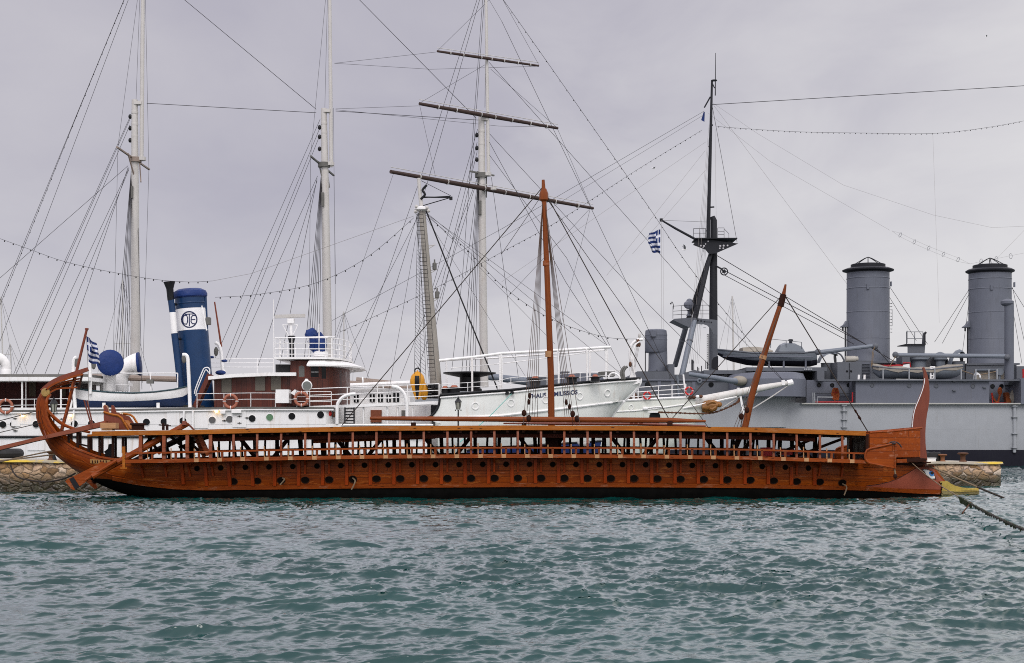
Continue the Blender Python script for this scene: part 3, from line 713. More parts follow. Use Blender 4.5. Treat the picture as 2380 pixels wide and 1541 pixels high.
st = [(1046, 524), (1052, 519), (1062, 540), (1075, 575), (1083, 620), (1086, 670), (1085, 720), (1078, 770), (1069, 820), (1063, 870), (1060, 930), (1061, 990), (1066, 1040), (1072, 1092), (1030, 1092), (1015, 1040), (1000, 980), (985, 930), (981, 880), (984, 840), (992, 795), (1005, 755), (1022, 715), (1040, 668), (1052, 625), (1056, 590), (1052, 555)]
MB().prism([P(cD, x, y, DT-.09) for x, y in st], (0, .18, 0)).build('stempost', M_stem, tri)
MB().tube(smooth_path([P(cD, x, y, DT-.095) for x, y in ((1056, 590), (1052, 625), (1040, 668), (1022, 715), (1005, 755), (992, 795), (984, 840), (981, 890))], 3), .014, 5).build('stempost_edge', M_white, tri)
patch = [(255, 828), (420, 808), (560, 775), (680, 730), (800, 665), (900, 602), (960, 572), (1125, 580), (1160, 622), (1200, 682), (1285, 765), (1212, 772), (1250, 830), (1242, 880), (1000, 872), (700, 862), (255, 856)]
patch = [cI(x, y) for x, y in patch]
MB().decal(patch, TB, .012, 5, 59.6, 6).build('painted_cheek', M_patch, tri, angle=60)
m = MB(); edge = patch[:8]
m.tube([cast(TB, a[0]+(b_[0]-a[0])*k/4, a[1]+(b_[1]-a[1])*k/4, 59.6, .014) for a, b_ in zip(edge, edge[1:]) for k in range(4)], .010, 4); m.build('cheek_outline', M_black, tri)
def ell(c, rx, ry, rot, n=22, cut=None):
    o = []
    for k in range(n):
        a = 2*math.pi*k/n; x, y = rx*math.cos(a), ry*math.sin(a); cr, sr = math.cos(rot), math.sin(rot)
        o.append(cI(c[0]+x*cr-y*sr, c[1]+x*sr+y*cr))
    return o
def ipoly(pts): return [cI(*p) for p in pts]
eye_o = ipoly([(985, 612), (1020, 606), (1070, 612), (1110, 630), (1145, 665), (1170, 705), (1183, 748), (1165, 742), (1120, 740), (1080, 722), (1050, 695), (1030, 660), (1015, 635)])
eye_w = ipoly([(998, 617), (1030, 612), (1070, 618), (1105, 635), (1138, 668), (1160, 704), (1166, 730), (1120, 733), (1085, 717), (1056, 690), (1037, 655), (1022, 632)])
eye = MB().decal(eye_o, TB, .020, 2).build('eye_outline', M_black, tri)
MB().decal(eye_w, TB, .026, 2).build('eye_white', M_white, eye)
MB().decal(ell((1119, 667), 40, 30, .75), TB, .031, 2).build('eye_line', M_black, eye)
MB().decal(ell((1119, 667), 36, 26, .75), TB, .035, 2).build('eye_iris', M_blue, eye)
MB().decal(ell((1123, 660), 23, 18, .5), TB, .041, 2).build('eye_pupil', M_black, eye)
# ram: bronze casing with three fins
def ramx(pts, hw, nm, mat, par):
    q = [P(cI, x, y, DT) for x, y in pts]; m = MB()
    return m.prism([V((p.x, DT-hw, p.z)) for p in q], (0, 2*hw, 0)).build(nm, mat, par)
ram = ramx([(1215, 770), (1320, 762), (1370, 800), (1430, 828), (1530, 852), (1640, 860), (1735, 857), (1735, 884), (1560, 888), (1400, 896), (1245, 892), (1255, 830)], .15, 'ram', M_brass, tri)
ramx([(1240, 888), (1400, 898), (1560, 890), (1735, 886), (1735, 918), (1400, 930), (1270, 938), (1245, 920)], .19, 'ram_fin', M_brassd, ram)
ramx([(1245, 918), (1400, 928), (1735, 916), (1735, 958), (1500, 962), (1260, 966), (1240, 945)], .16, 'ram_fin', M_brassd, ram)
ramx([(1400, 902), (1735, 890), (1735, 896), (1400, 908)], .24, 'ram_fin', M_brass, ram)
ramx([(1400, 932), (1735, 922), (1735, 928), (1400, 938)], .24, 'ram_fin', M_brassd, ram)
for x, y in ((1255, 795), (1265, 848), (1258, 872)): MB().ball(P(cI, x, y, DT-.16), .03, 8, 6).build('ram_rivet', M_black, ram)
# ---- masts
mm = MB().tube([W(1282, 1000, DT), W(1280, 860, DT), W(1272, 650, DT), W(1264, 455, DT), W(1262.5, 418, DT)], [.135, .13, .115, .095, .06], 12).build('main_mast', M_mast, tri)
MB().lathe(W(1276, 830, DT), [(.15, 0), (.15, .24)], n=12).build('mast_collar', M_pale, mm)
MB().lathe(W(1269.5, 618, DT), [(.135, 0), (.135, .2)], n=12).build('mast_collar', M_rail, mm)
MB().lathe(W(1264, 468, DT), [(.12, 0), (.18, .06), (.18, .3), (.1, .5)], n=8).build('mast_head', M_mast, mm)
MB().bar(T(1282, 2, DT), T(1283, 70, DT), .5, .4, (0, 1, 0)).build('mast_step', M_dark, tri)
fm = MB().tube([W(1730, 1000, DT), W(1752, 900, DT), W(1790, 780, DT), W(1820, 690, DT), W(1826, 661, DT)], [.13, .125, .11, .09, .04], 12).build('fore_mast', M_mast, tri)
MB().tube([W(1772, 835, DT), W(1774.5, 826, DT)], .145, 10).build('mast_collar', M_pale, fm)
MB().tube([W(1814, 712, DT), W(1821, 684, DT)], [.13, .12], 8).build('mast_head', M_dark, fm)
MB().bar(T(1728, 3, DT), T(1700, 68, DT), .2, .2, (0, 1, 0)).build('mast_step', M_dark, tri)
# rigging of the galley
rg = []
for k in range(6):
    rg.append(('shroud', (1262.5-k*.4, 456+k*3, DT), (1216+k*6.5, 988, DT+(-1.9+k*.75)), .014))
    rg.append(('shroud', (1264+k*.5, 456+k*3, DT), (1340-k*5+(8 if k == 0 else 0), 988, DT+(-1.9+k*.75)), .014))
rg += [('stay', (1262, 434, DT), (795, 988, DT), .018), ('stay', (1263, 440, DT), (1563, 989, DT), .020), ('stay', (1266, 455, DT), (1645, 992, DT+.6), .012), ('stay', (1262, 450, DT), (1166, 590, DT+.3), .010),
       ('stay', (1823, 685, DT), (2017, 1003, DT), .022), ('stay', (1821, 682, DT), (1545, 992, DT), .016)]
for k in range(5):
    rg.append(('shroud', (1818-k*.6, 705, DT), (1706+k*7, 993, DT-1.7+k*.8), .013))
for nm, a, b_, r_ in rg: line(nm, [a, b_], r_, M_ropedark if nm == 'stay' else M_shr, tri, n=4)
for x, y, d in ((1218, 960, 58.1), (1229, 972, 58.5), (1331, 962, 58.1), (1341, 973, 58.6), (1736, 953, 58.4), (1723, 968, 58.5)):
    p = W(x, y, d); MB().ball(p, (.10, .05, .13), 10, 8).tube([p, p-V((-.0, 0, .45))], .014, 4).build('deadeye_block', M_dark, tri)
for x, y in ((1229, 934, ), (1231, 920), (1316, 935), (1324, 945)):
    MB().ball(W(x, y, 58.6), (.06, .05, .12), 8, 6).build('rigging_block', M_dark, tri)
p0, p1_ = W(1986, 952, DT), W(2001, 977, DT)
MB().tube([p0.lerp(p1_, k/8)+V((0, 0, .02*(k % 2))) for k in range(9)], [.02, .05, .035, .03, .03, .035, .055, .05, .02], 6).build('stay_tackle', M_dark, tri)
# ---- objects carried on or hung from the galley
g = thing('gangplank', 'dark brown plank rising from the left edge across the galley stern', 'gangplank', W(110, 1015, 59.2))
q = [P(cE, -390, 942, 59.0), P(cE, -390, 985, 59.0), P(cE, 0, 888, 59.05), P(cE, 760, 722, 59.1), P(cE, 805, 682, 59.1), P(cE, 800, 655, 59.1), P(cE, 0, 850, 59.05)]
MB().prism(q, (0, .5, 0)).build('board', M_plank, g)
MB().tube([P(cE, 135, 760, 58.98), P(cE, 170, 850, 58.98)], .03, 6).build('lashing', M_stem, g)
MB().tube([P(cE, 650, 690, 59.05), P(cE, 660, 735, 59.05)], .03, 6).build('lashing', M_stem, g)
c = thing('wooden_box', 'weathered pale wooden block on the after deck beside the helmsman seat', 'box', P(cE, 835, 760, 59.0))
a, b_ = P(cE, 752, 678, 58.8), P(cE, 920, 740, 58.8)
MB().box((a.x, 58.8, b_.z), (b_.x, 59.3, a.z)).build('block', M_pale, c)
MB().box((a.x+.03, 58.85, P(cE, 0, 762, 58.8).z), (b_.x-.15, 59.25, b_.z-.003)).build('plinth', M_pale, c)
s1 = thing('spar', 'long round wooden yard lying lengthwise on blocks along the galley roof deck', 'spar', W(1250, 975, 58.9))
MB().tube([W(860, 972, 58.9), W(900, 972.5, 58.9), W(1250, 975, 58.9), W(1560, 977, 58.9), W(1640, 979, 58.9)], [.06, .085, .115, .105, .05], 10).build('pole', M_spar, s1)
for x, y in ((961, 983), (1218, 984), (1557, 980)):
    p = W(x, y, 58.9); MB().box((p.x-.09, 58.75, p.z-.16), (p.x+.09, 59.05, p.z+.02)).build('support_block', M_dark, s1)
s2 = thing('spar', 'thinner dark red yard lying flat on the galley deck just ahead of the main mast', 'spar', W(1500, 988, 59.6))
MB().tube([W(1170, 984, 59.6), W(1290, 984.5, 59.6), W(1480, 985, 59.6), W(1640, 990.5, 59.6)], [.03, .06, .07, .04], 8).build('pole', M_stem, s2)
for x in (1468, 1478, 1490): MB().bar(W(x-4, 984, 59.4), W(x+4, 984, 59.4), .12, .06).build('cleat', M_stem, s2)
s3 = thing('spar', 'bundle of slim orange oars stowed under the galley deck', 'oars', T(880, 38, 59.2))
for k in range(3): MB().tube([P(cB, 415, 1064-k*8, 59.2+k*.12), P(cB, 830, 1048-k*7, 59.2+k*.12), P(cB, 1225, 1034-k*6, 59.2+k*.12)], .035, 6).build('oar_shaft', M_spar, s3)
for lab, x0, y0, x1, y1, d in (('larger bright red plastic crate inside the galley near the bow', 55, 1016, 130, 1060, 60.3), ('smaller bright red plastic crate just ahead of the larger red one in the galley', 168, 1022, 245, 1052, 60.6)):
    a, b_ = P(cD, x0, y0, d), P(cD, x1, y1+8, d); c = thing('crate', lab, 'crate', V(((a.x+b_.x)/2, d, b_.z)))
    m = MB(); m.box((a.x, d, b_.z), (b_.x, d+.35, a.z)); m.build('body', plain('red_plastic', (.55, .012, .014), .4), c)
    MB().box((a.x-.02, d-.02, a.z-.06), (b_.x+.02, d+.37, a.z+.01)).build('rim', plain('red_plastic_rim', (.62, .02, .02), .4), c)
an = thing('anchor', 'black iron hook anchor hanging over the ear panel against the bow screen', 'anchor', P(cH, 1590, 595, DT-2.3))
MB().tube(smooth_path([P(cH, x, y, DT-2.55) for x, y in ((1515, 600), (1550, 585), (1600, 582), (1645, 600), (1675, 630), (1696, 662))], 4), [.02]*11+[.028]*10, 6).build('arm', M_iron, an)
MB().pbox(cH, 1560, 592, 1612, 612, DT-2.75, DT-2.3).build('stock', M_iron, an)
sh = thing('rope_tackle', 'small rope tackle dangling below the ear panel of the galley bow', 'tackle', P(cH, 1600, 965, DT-2.6))
MB().tube([P(cH, x, y, DT-2.6) for x, y in ((1592, 968), (1600, 1010), (1608, 1050), (1612, 1085))], .03, 6).build('fall', M_rope, sh)
MB().ball(P(cH, 1606, 1080, DT-2.6), (.08, .05, .10), 8, 6).build('block', M_dark, sh)
# squat dark figurehead-like bollard sitting in the stern
bt = thing('mooring_post', 'black hunched mooring post with pointed top inside the galley stern', 'bollard', P(cE, 840, 1050, 59.6))
MB().prism([P(cE, x, y, 59.5) for x, y in ((800, 1048), (805, 1010), (790, 995), (835, 960), (842, 912), (868, 908), (878, 960), (872, 1045))], (0, .25, 0)).build('post', M_black, bt)
# ================================================================ white cable steamer behind the quay
M_wht = paint('ship_white', (.74, .735, .72), .42, var=.06, dirt=(.40, .27, .16), damt=.5, bump=.5, bscale=.9, seam=2.6, seamz=None, seamcol=.75)
M_wht2 = paint('bow_white', (.72, .735, .70), .36, var=.06, dirt=(.42, .24, .12), damt=.55, bump=.7, bscale=.8, seam=3.1, seamz=1.5, seamcol=.85)
M_trim = paint('white_trim', (.78, .775, .76), .45, var=.06, dirt=(.35, .24, .15), damt=.35)
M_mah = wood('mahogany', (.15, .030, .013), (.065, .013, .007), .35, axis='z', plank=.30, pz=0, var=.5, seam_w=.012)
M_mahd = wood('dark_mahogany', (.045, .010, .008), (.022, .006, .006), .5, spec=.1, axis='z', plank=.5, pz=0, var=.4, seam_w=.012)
M_blue2 = paint('funnel_blue', (.006, .031, .092), .35, var=.18, dirt=(.02, .03, .06), damt=.5)
M_tarp = paint('blue_tarpaulin', (.006, .026, .125), .55, var=.3, bump=1.0, bscale=5)
M_deckgrey = paint('deck_edge_grey', (.12, .118, .108), .6, var=.25, dirt=(.10, .08, .06), damt=.5)
M_glass = plain('dark_glass', (.004, .005, .006), .12, spec=.18)
M_ylw = paint('buoy_yellow', (.62, .28, .02), .5, var=.2, dirt=(.2, .1, .02), damt=.5)
M_rubber = paint('black_rubber', (.018, .018, .019), .6, var=.3, bscale=8)
M_blk = paint('black_enamel', (.010, .011, .013), .4, var=.3, dirt=(.07, .04, .03), damt=.3, spec=.2)
M_rust = paint('rusty_iron', (.10, .045, .025), .8, var=.4)
M_lamp = glow('lit_lamp', (1.0, .62, .22), 9)
M_boatblue = paint('boat_navy', (.006, .022, .075), .4, var=.15)
M_ring = paint('orange_ring', (.33, .115, .07), .55, var=.15); M_red = paint('signal_red', (.50, .018, .016), .45, var=.15)
M_mastw = paint('mast_white', (.47, .455, .43), .45, var=.08, dirt=(.30, .22, .15), damt=.45)
M_wire = plain('steel_wire', (.035, .033, .036), .8, spec=.1); M_wirel = plain('pale_rope', (.22, .20, .185), .9, spec=.1)
DS = 93.0
th = thing('steamship', 'white steamer with blue funnel, mahogany deckhouses and lettered bow behind the quay', 'ship', (0, DS, 0))
def railing(name, pts, hgt, bars, mat, par, post=1.3, r=.018, rp=.021):
    """pts are points on the deck edge; bars are fractions of the height"""
    pts = [V(p) for p in pts]; m = MB(); up = V((0, 0, hgt))
    for f in bars: m.tube([p+up*f for p in pts], r, 5)
    for a, b in zip(pts, pts[1:]):
        n = max(1, round((b-a).length/post))
        for k in range(n): p = a.lerp(b, k/n); m.tube([p, p+up], rp, 5)
    m.tube([pts[-1], pts[-1]+up], rp, 5)
    return m.build(name, mat, par)
def dl(x): return lerp(x, [(-300, 955), (0, 953.5), (300, 950), (583, 945.5), (780, 946)])
# hull below the side deck
hs = [((x, 985), (x, 1135), DS-88.0 if x < 985 else 4.9, 7) for x in (-300, -100, 100, 300, 500, 700, 850, 1000)]
hrn, huvn = hull_rings(hs, DS, 10); mhl = MB().loft(hrn, uvs=huvn).build('hull', M_wht, th)
# upper side flush with the hull, rounded at its forward end
def plan(x0, x1, dn, rx, n=10):
    c = W(x1, 985, dn); out = [V((W(x0, 985, dn).x, dn, 0))]; df = 2*DS-dn
    for k in range(n+1):
        a = -math.pi/2+math.pi*k/n; out.append(V((c.x+rx*math.cos(a), DS+(DS-dn)*math.sin(a), 0)))
    out.append(V((out[0].x, df, 0))); return out
pl = plan(-300, 757, 87.985, .9)
za, zb = W(0, 986, 88).z, W(0, 947.5, 88).z
m = MB(); m.loft([[p+V((0, 0, z)) for p in pl] for z in (za, zb)], closed=True, cap=True)
sidev = [[p+V((0, 0, z)) for p in pl] for z in (za, zb)]
SB = bvh_of([list(c) for c in zip(*sidev)]); m.build('upper_side', M_wht, th)
# deck edge: dark waterway and pale nosing
m = MB(); r = []; r2 = []
for x in (-300, 0, 300, 583, 700, 775):
    y = dl(x); p = W(x, y, 87.9); r.append([V((p.x, 87.9, p.z)), V((p.x, 98, p.z)), V((p.x, 98, p.z-.11)), V((p.x, 87.9, p.z-.11))])
    q = W(x, y+5.0, 87.86); r2.append([V((q.x, 87.86, q.z)), V((q.x, 88.3, q.z)), V((q.x, 88.3, q.z-.07)), V((q.x, 87.86, q.z-.07))])
m.loft(r, closed=True, cap=True); m.build('side_deck', M_deckgrey, th)
m2 = MB().loft(r2, closed=True, cap=True); m2.build('deck_nosing', M_trim, th)
m = MB(); m.tube([W(x, 1015, 87.93) for x in (-300, 200, 600, 1000)], .07, 6); m.build('rubbing_strake', M_blk, th)
for ax, ay in ((20, 945), (90, 943), (240, 943), (495, 940), (608, 938), (973, 928), (1090, 926), (1215, 920), (1410, 915), (1525, 910), (1675, 905)):
    u, v = cA(ax, ay); p = W(u, v, 87.985)
    pm = MB().lathe(p, [(.225, .0), (.225, -.02), (.205, -.03), (.20, -.012), (.001, -.010)], (0, 1, 0), 20, capb=False); pm.build('porthole', [M_trim], th)
    MB().lathe(p+V((0, -.014, 0)), [(.203, 0), (.203, -.004)], (0, 1, 0), 20).build('porthole_glass', M_glass if int(ax) not in (1410, 1525) else plain('pale_pane', (.09, .09, .09), .12), th)
for bx, by in ((125, 897), (272, 890), (463, 880), (540, 877)):
    u, v = cB(bx, by); p, n = castn(SB, u, v, 88.0)
    MB().lathe(p, [(.225, .0), (.225, .02), (.205, .03), (.20, .012), (.001, .010)], n, 20, capb=False).build('porthole', M_trim, th)
    MB().lathe(p+n*.014, [(.203, 0), (.203, .004)], n, 20).build('porthole_glass', M_glass if bx != 125 else plain('green_pane', (.10, .20, .11), .12), th)
# hull clutter: plate hinges, small hatches
for ax, ay, w, h_ in ((105, 905, .5, .9), (410, 905, .5, .9), (1150, 900, .75, .9), (1330, 905, .9, 1.1), (1590, 900, .8, 1.1), (240, 1085, 1.0, .55)):
    u, v = cA(ax, ay); p = W(u, v, 87.98); MB().box((p.x-w/2, 87.955, p.z-h_/2), (p.x+w/2, 87.99, p.z+h_/2)).build('side_hatch', M_wht, th)
for ax, ay in ((100, 905), (410, 908), (410, 985), (100, 985), (1490, 918), (1590, 890), (1590, 935), (1640, 900), (780, 905)):
    u, v = cA(ax, ay); p = W(u, v, 87.94); MB().box((p.x-.12, 87.92, p.z-.02), (p.x+.12, 87.99, p.z+.02)).box((p.x-.03, 87.92, p.z-.05), (p.x+.03, 87.99, p.z+.05)).build('hinge', M_deckgrey, th)
for ax, ay in ((150, 886), (468, 884), (793, 877), (1437, 857)):
    u, v = cA(ax, ay); p = W(u, v, 87.75)
    b = MB().box((p.x-.10, 87.72, p.z+.05), (p.x+.10, 87.9, p.z+.09)).build('deck_lamp', M_trim, th); MB().ball(p, (.10, .07, .07), 10, 7).build('lit_bulb', M_lamp, b)
for ax, ay, w in ((1570, 858, .28), (1480, 862, .14)):
    u, v = cA(ax, ay); p = W(u, v, 87.8); MB().box((p.x-w, 87.75, p.z-.09), (p.x+w, 87.95, p.z+.09)).build('junction_box', M_trim, th)
# after deckhouse under its awning roof
p0, p1_ = P(cA, -500, 632, 90.2), P(cA, 462, 850, 90.2)
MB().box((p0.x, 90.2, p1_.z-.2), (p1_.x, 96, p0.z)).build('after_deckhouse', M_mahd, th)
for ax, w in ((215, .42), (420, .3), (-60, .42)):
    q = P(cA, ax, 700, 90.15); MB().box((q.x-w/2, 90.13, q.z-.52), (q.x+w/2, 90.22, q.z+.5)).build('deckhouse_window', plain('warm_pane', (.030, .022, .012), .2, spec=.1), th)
a, b_ = P(cA, -500, 640, 87.9), P(cA, 592, 622, 87.9)
MB().box((a.x, 87.9, a.z-.12), (b_.x, 98, a.z+.10)).build('awning_roof', M_trim, th)
MB().box((a.x, 88.4, a.z+.102), (b_.x-.2, 97.6, a.z+.28)).build('roof_cover', M_deckgrey, th)
for ax in (147, 405, -150): MB().tube([P(cA, ax, 648, 88.1), P(cA, ax, 850, 88.1)], .055, 8).build('awning_pillar', M_trim, th)
for ax in (172, 465): MB().tube([P(cA, ax, 648, 89.6), P(cA, ax, 845, 89.6)], .035, 8).build('awning_pillar', M_trim, th)
railing('side_railing', [W(x, dl(x), 88.05) for x in (-250, 0, 80, 158)], .62, (1, .45), M_trim, th, 1.4)
railing('side_railing', [W(x, dl(x), 88.05) for x in (458, 583, 640, 690)], .80, (1, .55), M_trim, th, 1.25)
railing('side_railing', [W(x, dl(x)-1, 88.05) for x in (690, 720, 770)], .86, (1, .66, .33), M_trim, th, 1.25)
# cowls on the after roof and amidships
def cowl(base, top, mouth_dir, r_stem, r_mouth, name, mat, cover, par, bend=.9, stretch=1.0):
    base, top, md = V(base), V(top), V(mouth_dir).normalized()
    q = [base, base.lerp(top, .5), top, top+V((0, 0, bend*.35))+md*bend*.18, top+V((0, 0, bend*.55))+md*bend*.55, top+V((0, 0, bend*.58))+md*bend*.95]
    o = MB().tube(smooth_path(q, 4), [r_stem]*9+[r_stem*1.05]*3+[r_stem+(r_mouth-r_stem)*k/8 for k in range(1, 10)], 20).build(name, mat, par)
    e = q[-1]
    MB().lathe(e, [(r_mouth*1.0, -.12), (r_mouth*1.07, 0), (r_mouth*1.0, .05), (r_mouth*.6, .11), (.001, .13)], md, 24, capa=False).build('cowl_cover' if cover else 'cowl_mouth', cover or M_black, o)
    MB().lathe(base, [(r_stem*1.12, 0), (r_stem*1.12, .35), (r_stem, .42)], n=20, capb=False).build('cowl_foot', mat, o)
    return o
cowl(P(cA, 40, 622, 90), P(cA, 40, 555, 90), (-1, -.3, 0), .27, .42, 'ventilator', M_trim, None, th, .75)
cowl(P(cA, 716, 722, 92), P(cA, 724, 620, 92), (.34, -1, .06), .42, .74, 'ventilator', M_trim, M_tarp, th, 1.15)
cowl(P(cA, 802, 722, 93.5), P(cA, 806, 625, 93.5), (1, .12, .10), .42, .70, 'ventilator', M_trim, M_tarp, th, 1.15)
# skylight frame and boat deck amidships
a, b_ = P(cA, 590, 835, 90), P(cA, 1310, 815, 90)
MB().box((a.x, 89.6, a.z-.3), (b_.x, 96, b_.z)).build('boat_deck', M_deckgrey, th)
railing('boat_deck_rail', [P(cA, x, 720, 91.2) for x in (590, 690, 1000, 1180)], 2.9*.36*1.0, (1,), M_trim, th, 2.6, .035, .035)
for ax in (1010,): MB().pbox(cA, ax-38, 645, ax+5, 672, 91, 91.3).build('vent_box', M_deckgrey, th)
# funnel
ft, fb = P(cA, 1262, 92, DS), P(cA, 1320, 835, DS); ax_ = (ft-fb); FL = ax_.length; ax_.normalize()
def fr_(s): return .90-.0*s
cuts = [0, (FL)*.693, FL*.884, FL]
z_at = lambda ay: (835-ay)/(835-92)*FL
c1, c2 = z_at(322), z_at(178)
fu = MB().lathe(fb, [(.98, 0), (.98, .3), (.95, .34), (.94, c1)], ax_, 40, sx=1.0).build('funnel', M_blue2, th)
MB().lathe(fb, [(.942, c1), (.935, c2)], ax_, 40).build('funnel_band', paint('band_white', (.74, .74, .74), .4, var=.05, dirt=(.4, .35, .3), damt=.5), fu)
MB().lathe(fb, [(.938, c2), (.93, FL)], ax_, 40).build('funnel_top', M_blue2, fu)
MB().lathe(fb, [(.96, FL-.12), (1.04, FL-.04), (1.05, FL+.10), (.98, FL+.28), (.72, FL+.42), (.3, FL+.45), (.001, FL+.44)], ax_, 40, capb=False).build('funnel_cover', M_tarp, fu)
for s in (.30, FL-.5): MB().lathe(fb, [(.955, s), (.965, s+.02), (.965, s+.06), (.955, s+.08)], ax_, 40, capa=False, capb=False).build('funnel_hoop', M_blue2, fu)
fbm = bmesh.new(); pr = [[fb+ax_*h+(V((1, 0, 0))-ax_*ax_.x).normalized()*math.cos(k*math.pi/24)*.938-ax_.cross((V((1, 0, 0))-ax_*ax_.x).normalized())*math.sin(k*math.pi/24)*.938*(-1) for k in range(49)] for h in (0, FL)]; fbm.free()
FB = bvh_of(pr)
# emblem on the band: ring with the three letters
def stroke(mb, pts, w, bv, off=.012, dep=92.0):
    """pts in crop A coordinates"""
    for a, b in zip(pts, pts[1:]):
        dx_, dy_ = b[0]-a[0], b[1]-a[1]; L = math.hypot(dx_, dy_); nx, ny = -dy_/L*w/2, dx_/L*w/2; ex, ey = dx_/L*w/2, dy_/L*w/2
        mb.decal([cA(a[0]+nx-ex, a[1]+ny-ey), cA(b[0]+nx+ex, b[1]+ny+ey), cA(b[0]-nx+ex, b[1]-ny+ey), cA(a[0]-nx-ex, a[1]-ny-ey)], bv, off, 1, dep)
lm = MB(); cx_, cy_, R_ = 1257, 247, 50
stroke(lm, [(cx_+R_*math.cos(k*math.pi/16), cy_+(R_+2)*math.sin(k*math.pi/16)) for k in range(33)], 8, FB)
stroke(lm, [(1240, 219), (1222, 221), (1215, 235), (1215, 262), (1222, 276), (1240, 278), (1246, 262), (1246, 235), (1240, 219)], 6.5, FB)
stroke(lm, [(1229, 213), (1284, 210)], 6.5, FB); stroke(lm, [(1257, 211), (1258, 288)], 7, FB)
stroke(lm, [(1297, 220), (1280, 220), (1270, 232), (1269, 262), (1277, 275), (1297, 275)], 6.5, FB); stroke(lm, [(1270, 248), (1294, 247)], 6.5, FB)
lm.build('funnel_emblem', plain('emblem_navy', (.010, .018, .07), .4), fu)
sp_ = [P(cA, x, y, 91.8) for x, y in ((1132, 95), (1146, 200), (1158, 340), (1180, 520), (1200, 705))]
pi = MB().tube(sp_[:2], .19, 12).tube(sp_[2:], .20, 12).build('steam_pipe', M_blue2, th)
MB().tube(sp_[1:3], .192, 12).build('pipe_band', M_trim, pi)
MB().lathe(P(cA, 1134, 120, 91.8), [(.2, 0), (.22, .7), (.36, 1.12), (.30, 1.12)], (ft-fb), 12).build('pipe_mouth', M_blk, pi)
for a, b in (((1146, 147), (1172, 147)), ((1170, 376), (1200, 376))): MB().tube([P(cA, *a, 91.9), P(cA, *b, 92.2)], .08, 8).build('pipe_bracket', M_blk, pi)
MB().pbox(cA, 1370, 232, 1392, 280, 92.6, 93.1).build('siren', M_deckgrey, fu)
MB().tube([P(cA, 1362, 95, 92.9), P(cA, 1372, 310, 92.9)], .10, 8).build('whistle_pipe', M_blue2, fu)
MB().tube([P(cA, 1340, 155, 92.1), P(cA, 1372, 320, 92.1)], .04, 6).build('funnel_ladder', M_trim, fu)
# stair to the bridge deck
m = MB(); a0, a1 = P(cA, 1390, 610, 89.0), P(cA, 1290, 830, 89.0)
m.bar(a0, a1, .06, .25).bar(a0+V((0, .8, 0)), a1+V((0, .8, 0)), .06, .25)
for k in range(8): q = a0.lerp(a1, (k+.5)/8); m.bar(q, q+V((0, .8, 0)), .25, .04)
m.build('bridge_stair', M_mah, th)
m = MB().tube(smooth_path([P(cA, x, y, 88.9) for x, y in ((1292, 740), (1300, 700), (1345, 590), (1358, 570), (1380, 566), (1392, 580), (1392, 610))], 4), .035, 6)
m.tube(smooth_path([P(cA, x, y, 88.9) for x, y in ((1300, 755), (1310, 710), (1355, 600), (1370, 582), (1385, 600))], 4), .03, 6); m.build('stair_handrail', M_trim, th)
# amidships mahogany deckhouse and wheelhouse
a, b_ = P(cA, 1422, 628, 89.6), P(cB, 270, 820, 89.6)
MB().box((a.x, 89.6, b_.z-.2), (b_.x, 96.4, a.z)).build('deckhouse', M_mah, th)
for c, x, y in ((cA, 1505, 682), (cB, 62, 670), (cB, 167, 668)):
    q = P(c, x, y, 89.58); w = MB().box((q.x-.29, 89.55, q.z-.44), (q.x+.29, 89.62, q.z+.42)); w.build('deckhouse_window', plain('etched_pane', (.13, .115, .09), .25), th)
a, b_ = P(cA, 1385, 606, 89.0), P(cB, 300, 598, 89.0)
m = MB(); r = []
for t_, dz in ((0, -.16), (.3, -.02), (.7, .06), (1, .06)):
    x = a.x+(b_.x-a.x)*t_; z = a.z+dz; r.append([V((x, 88.9, z)), V((x, 97, z)), V((x, 97, z-.22)), V((x, 88.9, z-.20))])
m.loft(r, closed=True, cap=True); m.build('deckhouse_roof', M_trim, th)
def bplan(x0, x1, dn, rx, df, n=8):
    c = x1; mid = (dn+df)/2; o = [V((x0, dn, 0))]
    for k in range(n+1):
        an = -math.pi/2+math.pi*k/n; o.append(V((c+rx*math.cos(an), mid+(df-dn)/2*math.sin(an), 0)))
    o.append(V((x0, df, 0))); return o
xl, xr = P(cB, 262, 600, 89.2).x, P(cB, 480, 600, 89.2).x
zt, zb2 = P(cB, 0, 520, 89.2).z, P(cB, 0, 820, 89.2).z
pw = bplan(xl, xr, 89.2, 1.1, 96.8); MB().loft([[p+V((0, 0, z)) for p in pw] for z in (zb2, zt)], closed=True, cap=True).build('wheelhouse', M_mah, th)
WB = bvh_of([list(c) for c in zip(*[[p+V((0, 0, z)) for p in pw] for z in (zb2, zt)])])
for x0, y0, x1, y1, nm in ((318, 552, 356, 628, 'g'), (397, 557, 450, 630, 'd'), (470, 555, 498, 640, 'd')):
    q = [cB(x0, y0+6), cB((x0+x1)/2, y0), cB(x1, y0+6), cB(x1, y1), cB(x0, y1)]
    MB().decal(q, WB, .03, 1, 89.5).build('wheelhouse_window', M_glass if nm == 'd' else plain('curtained_pane', (.12, .12, .11), .2), th)
    q2 = [cB(x0-7, y0-2), cB(x1+7, y0-2), cB(x1+7, y1+7), cB(x0-7, y1+7)]
    MB().decal(q2, WB, .015, 1, 89.5).build('window_frame', wood('frame_wood', (.17, .035, .016), (.09, .018, .009), .35), th)
MB().pbox(cB, 400, 594, 448, 598, 89.12, 89.16).build('window_bar', M_trim, th)
pv = bplan(P(cB, 370, 0, 88.2).x, xr+.2, 88.2, 1.9, 97.8); pv2 = bplan(P(cB, 385, 0, 88.6).x, xr+.1, 88.9, 1.1, 97.0)
z1, z2, z3 = P(cB, 0, 556, 88.2).z, P(cB, 0, 545, 88.2).z, P(cB, 0, 512, 88.9).z
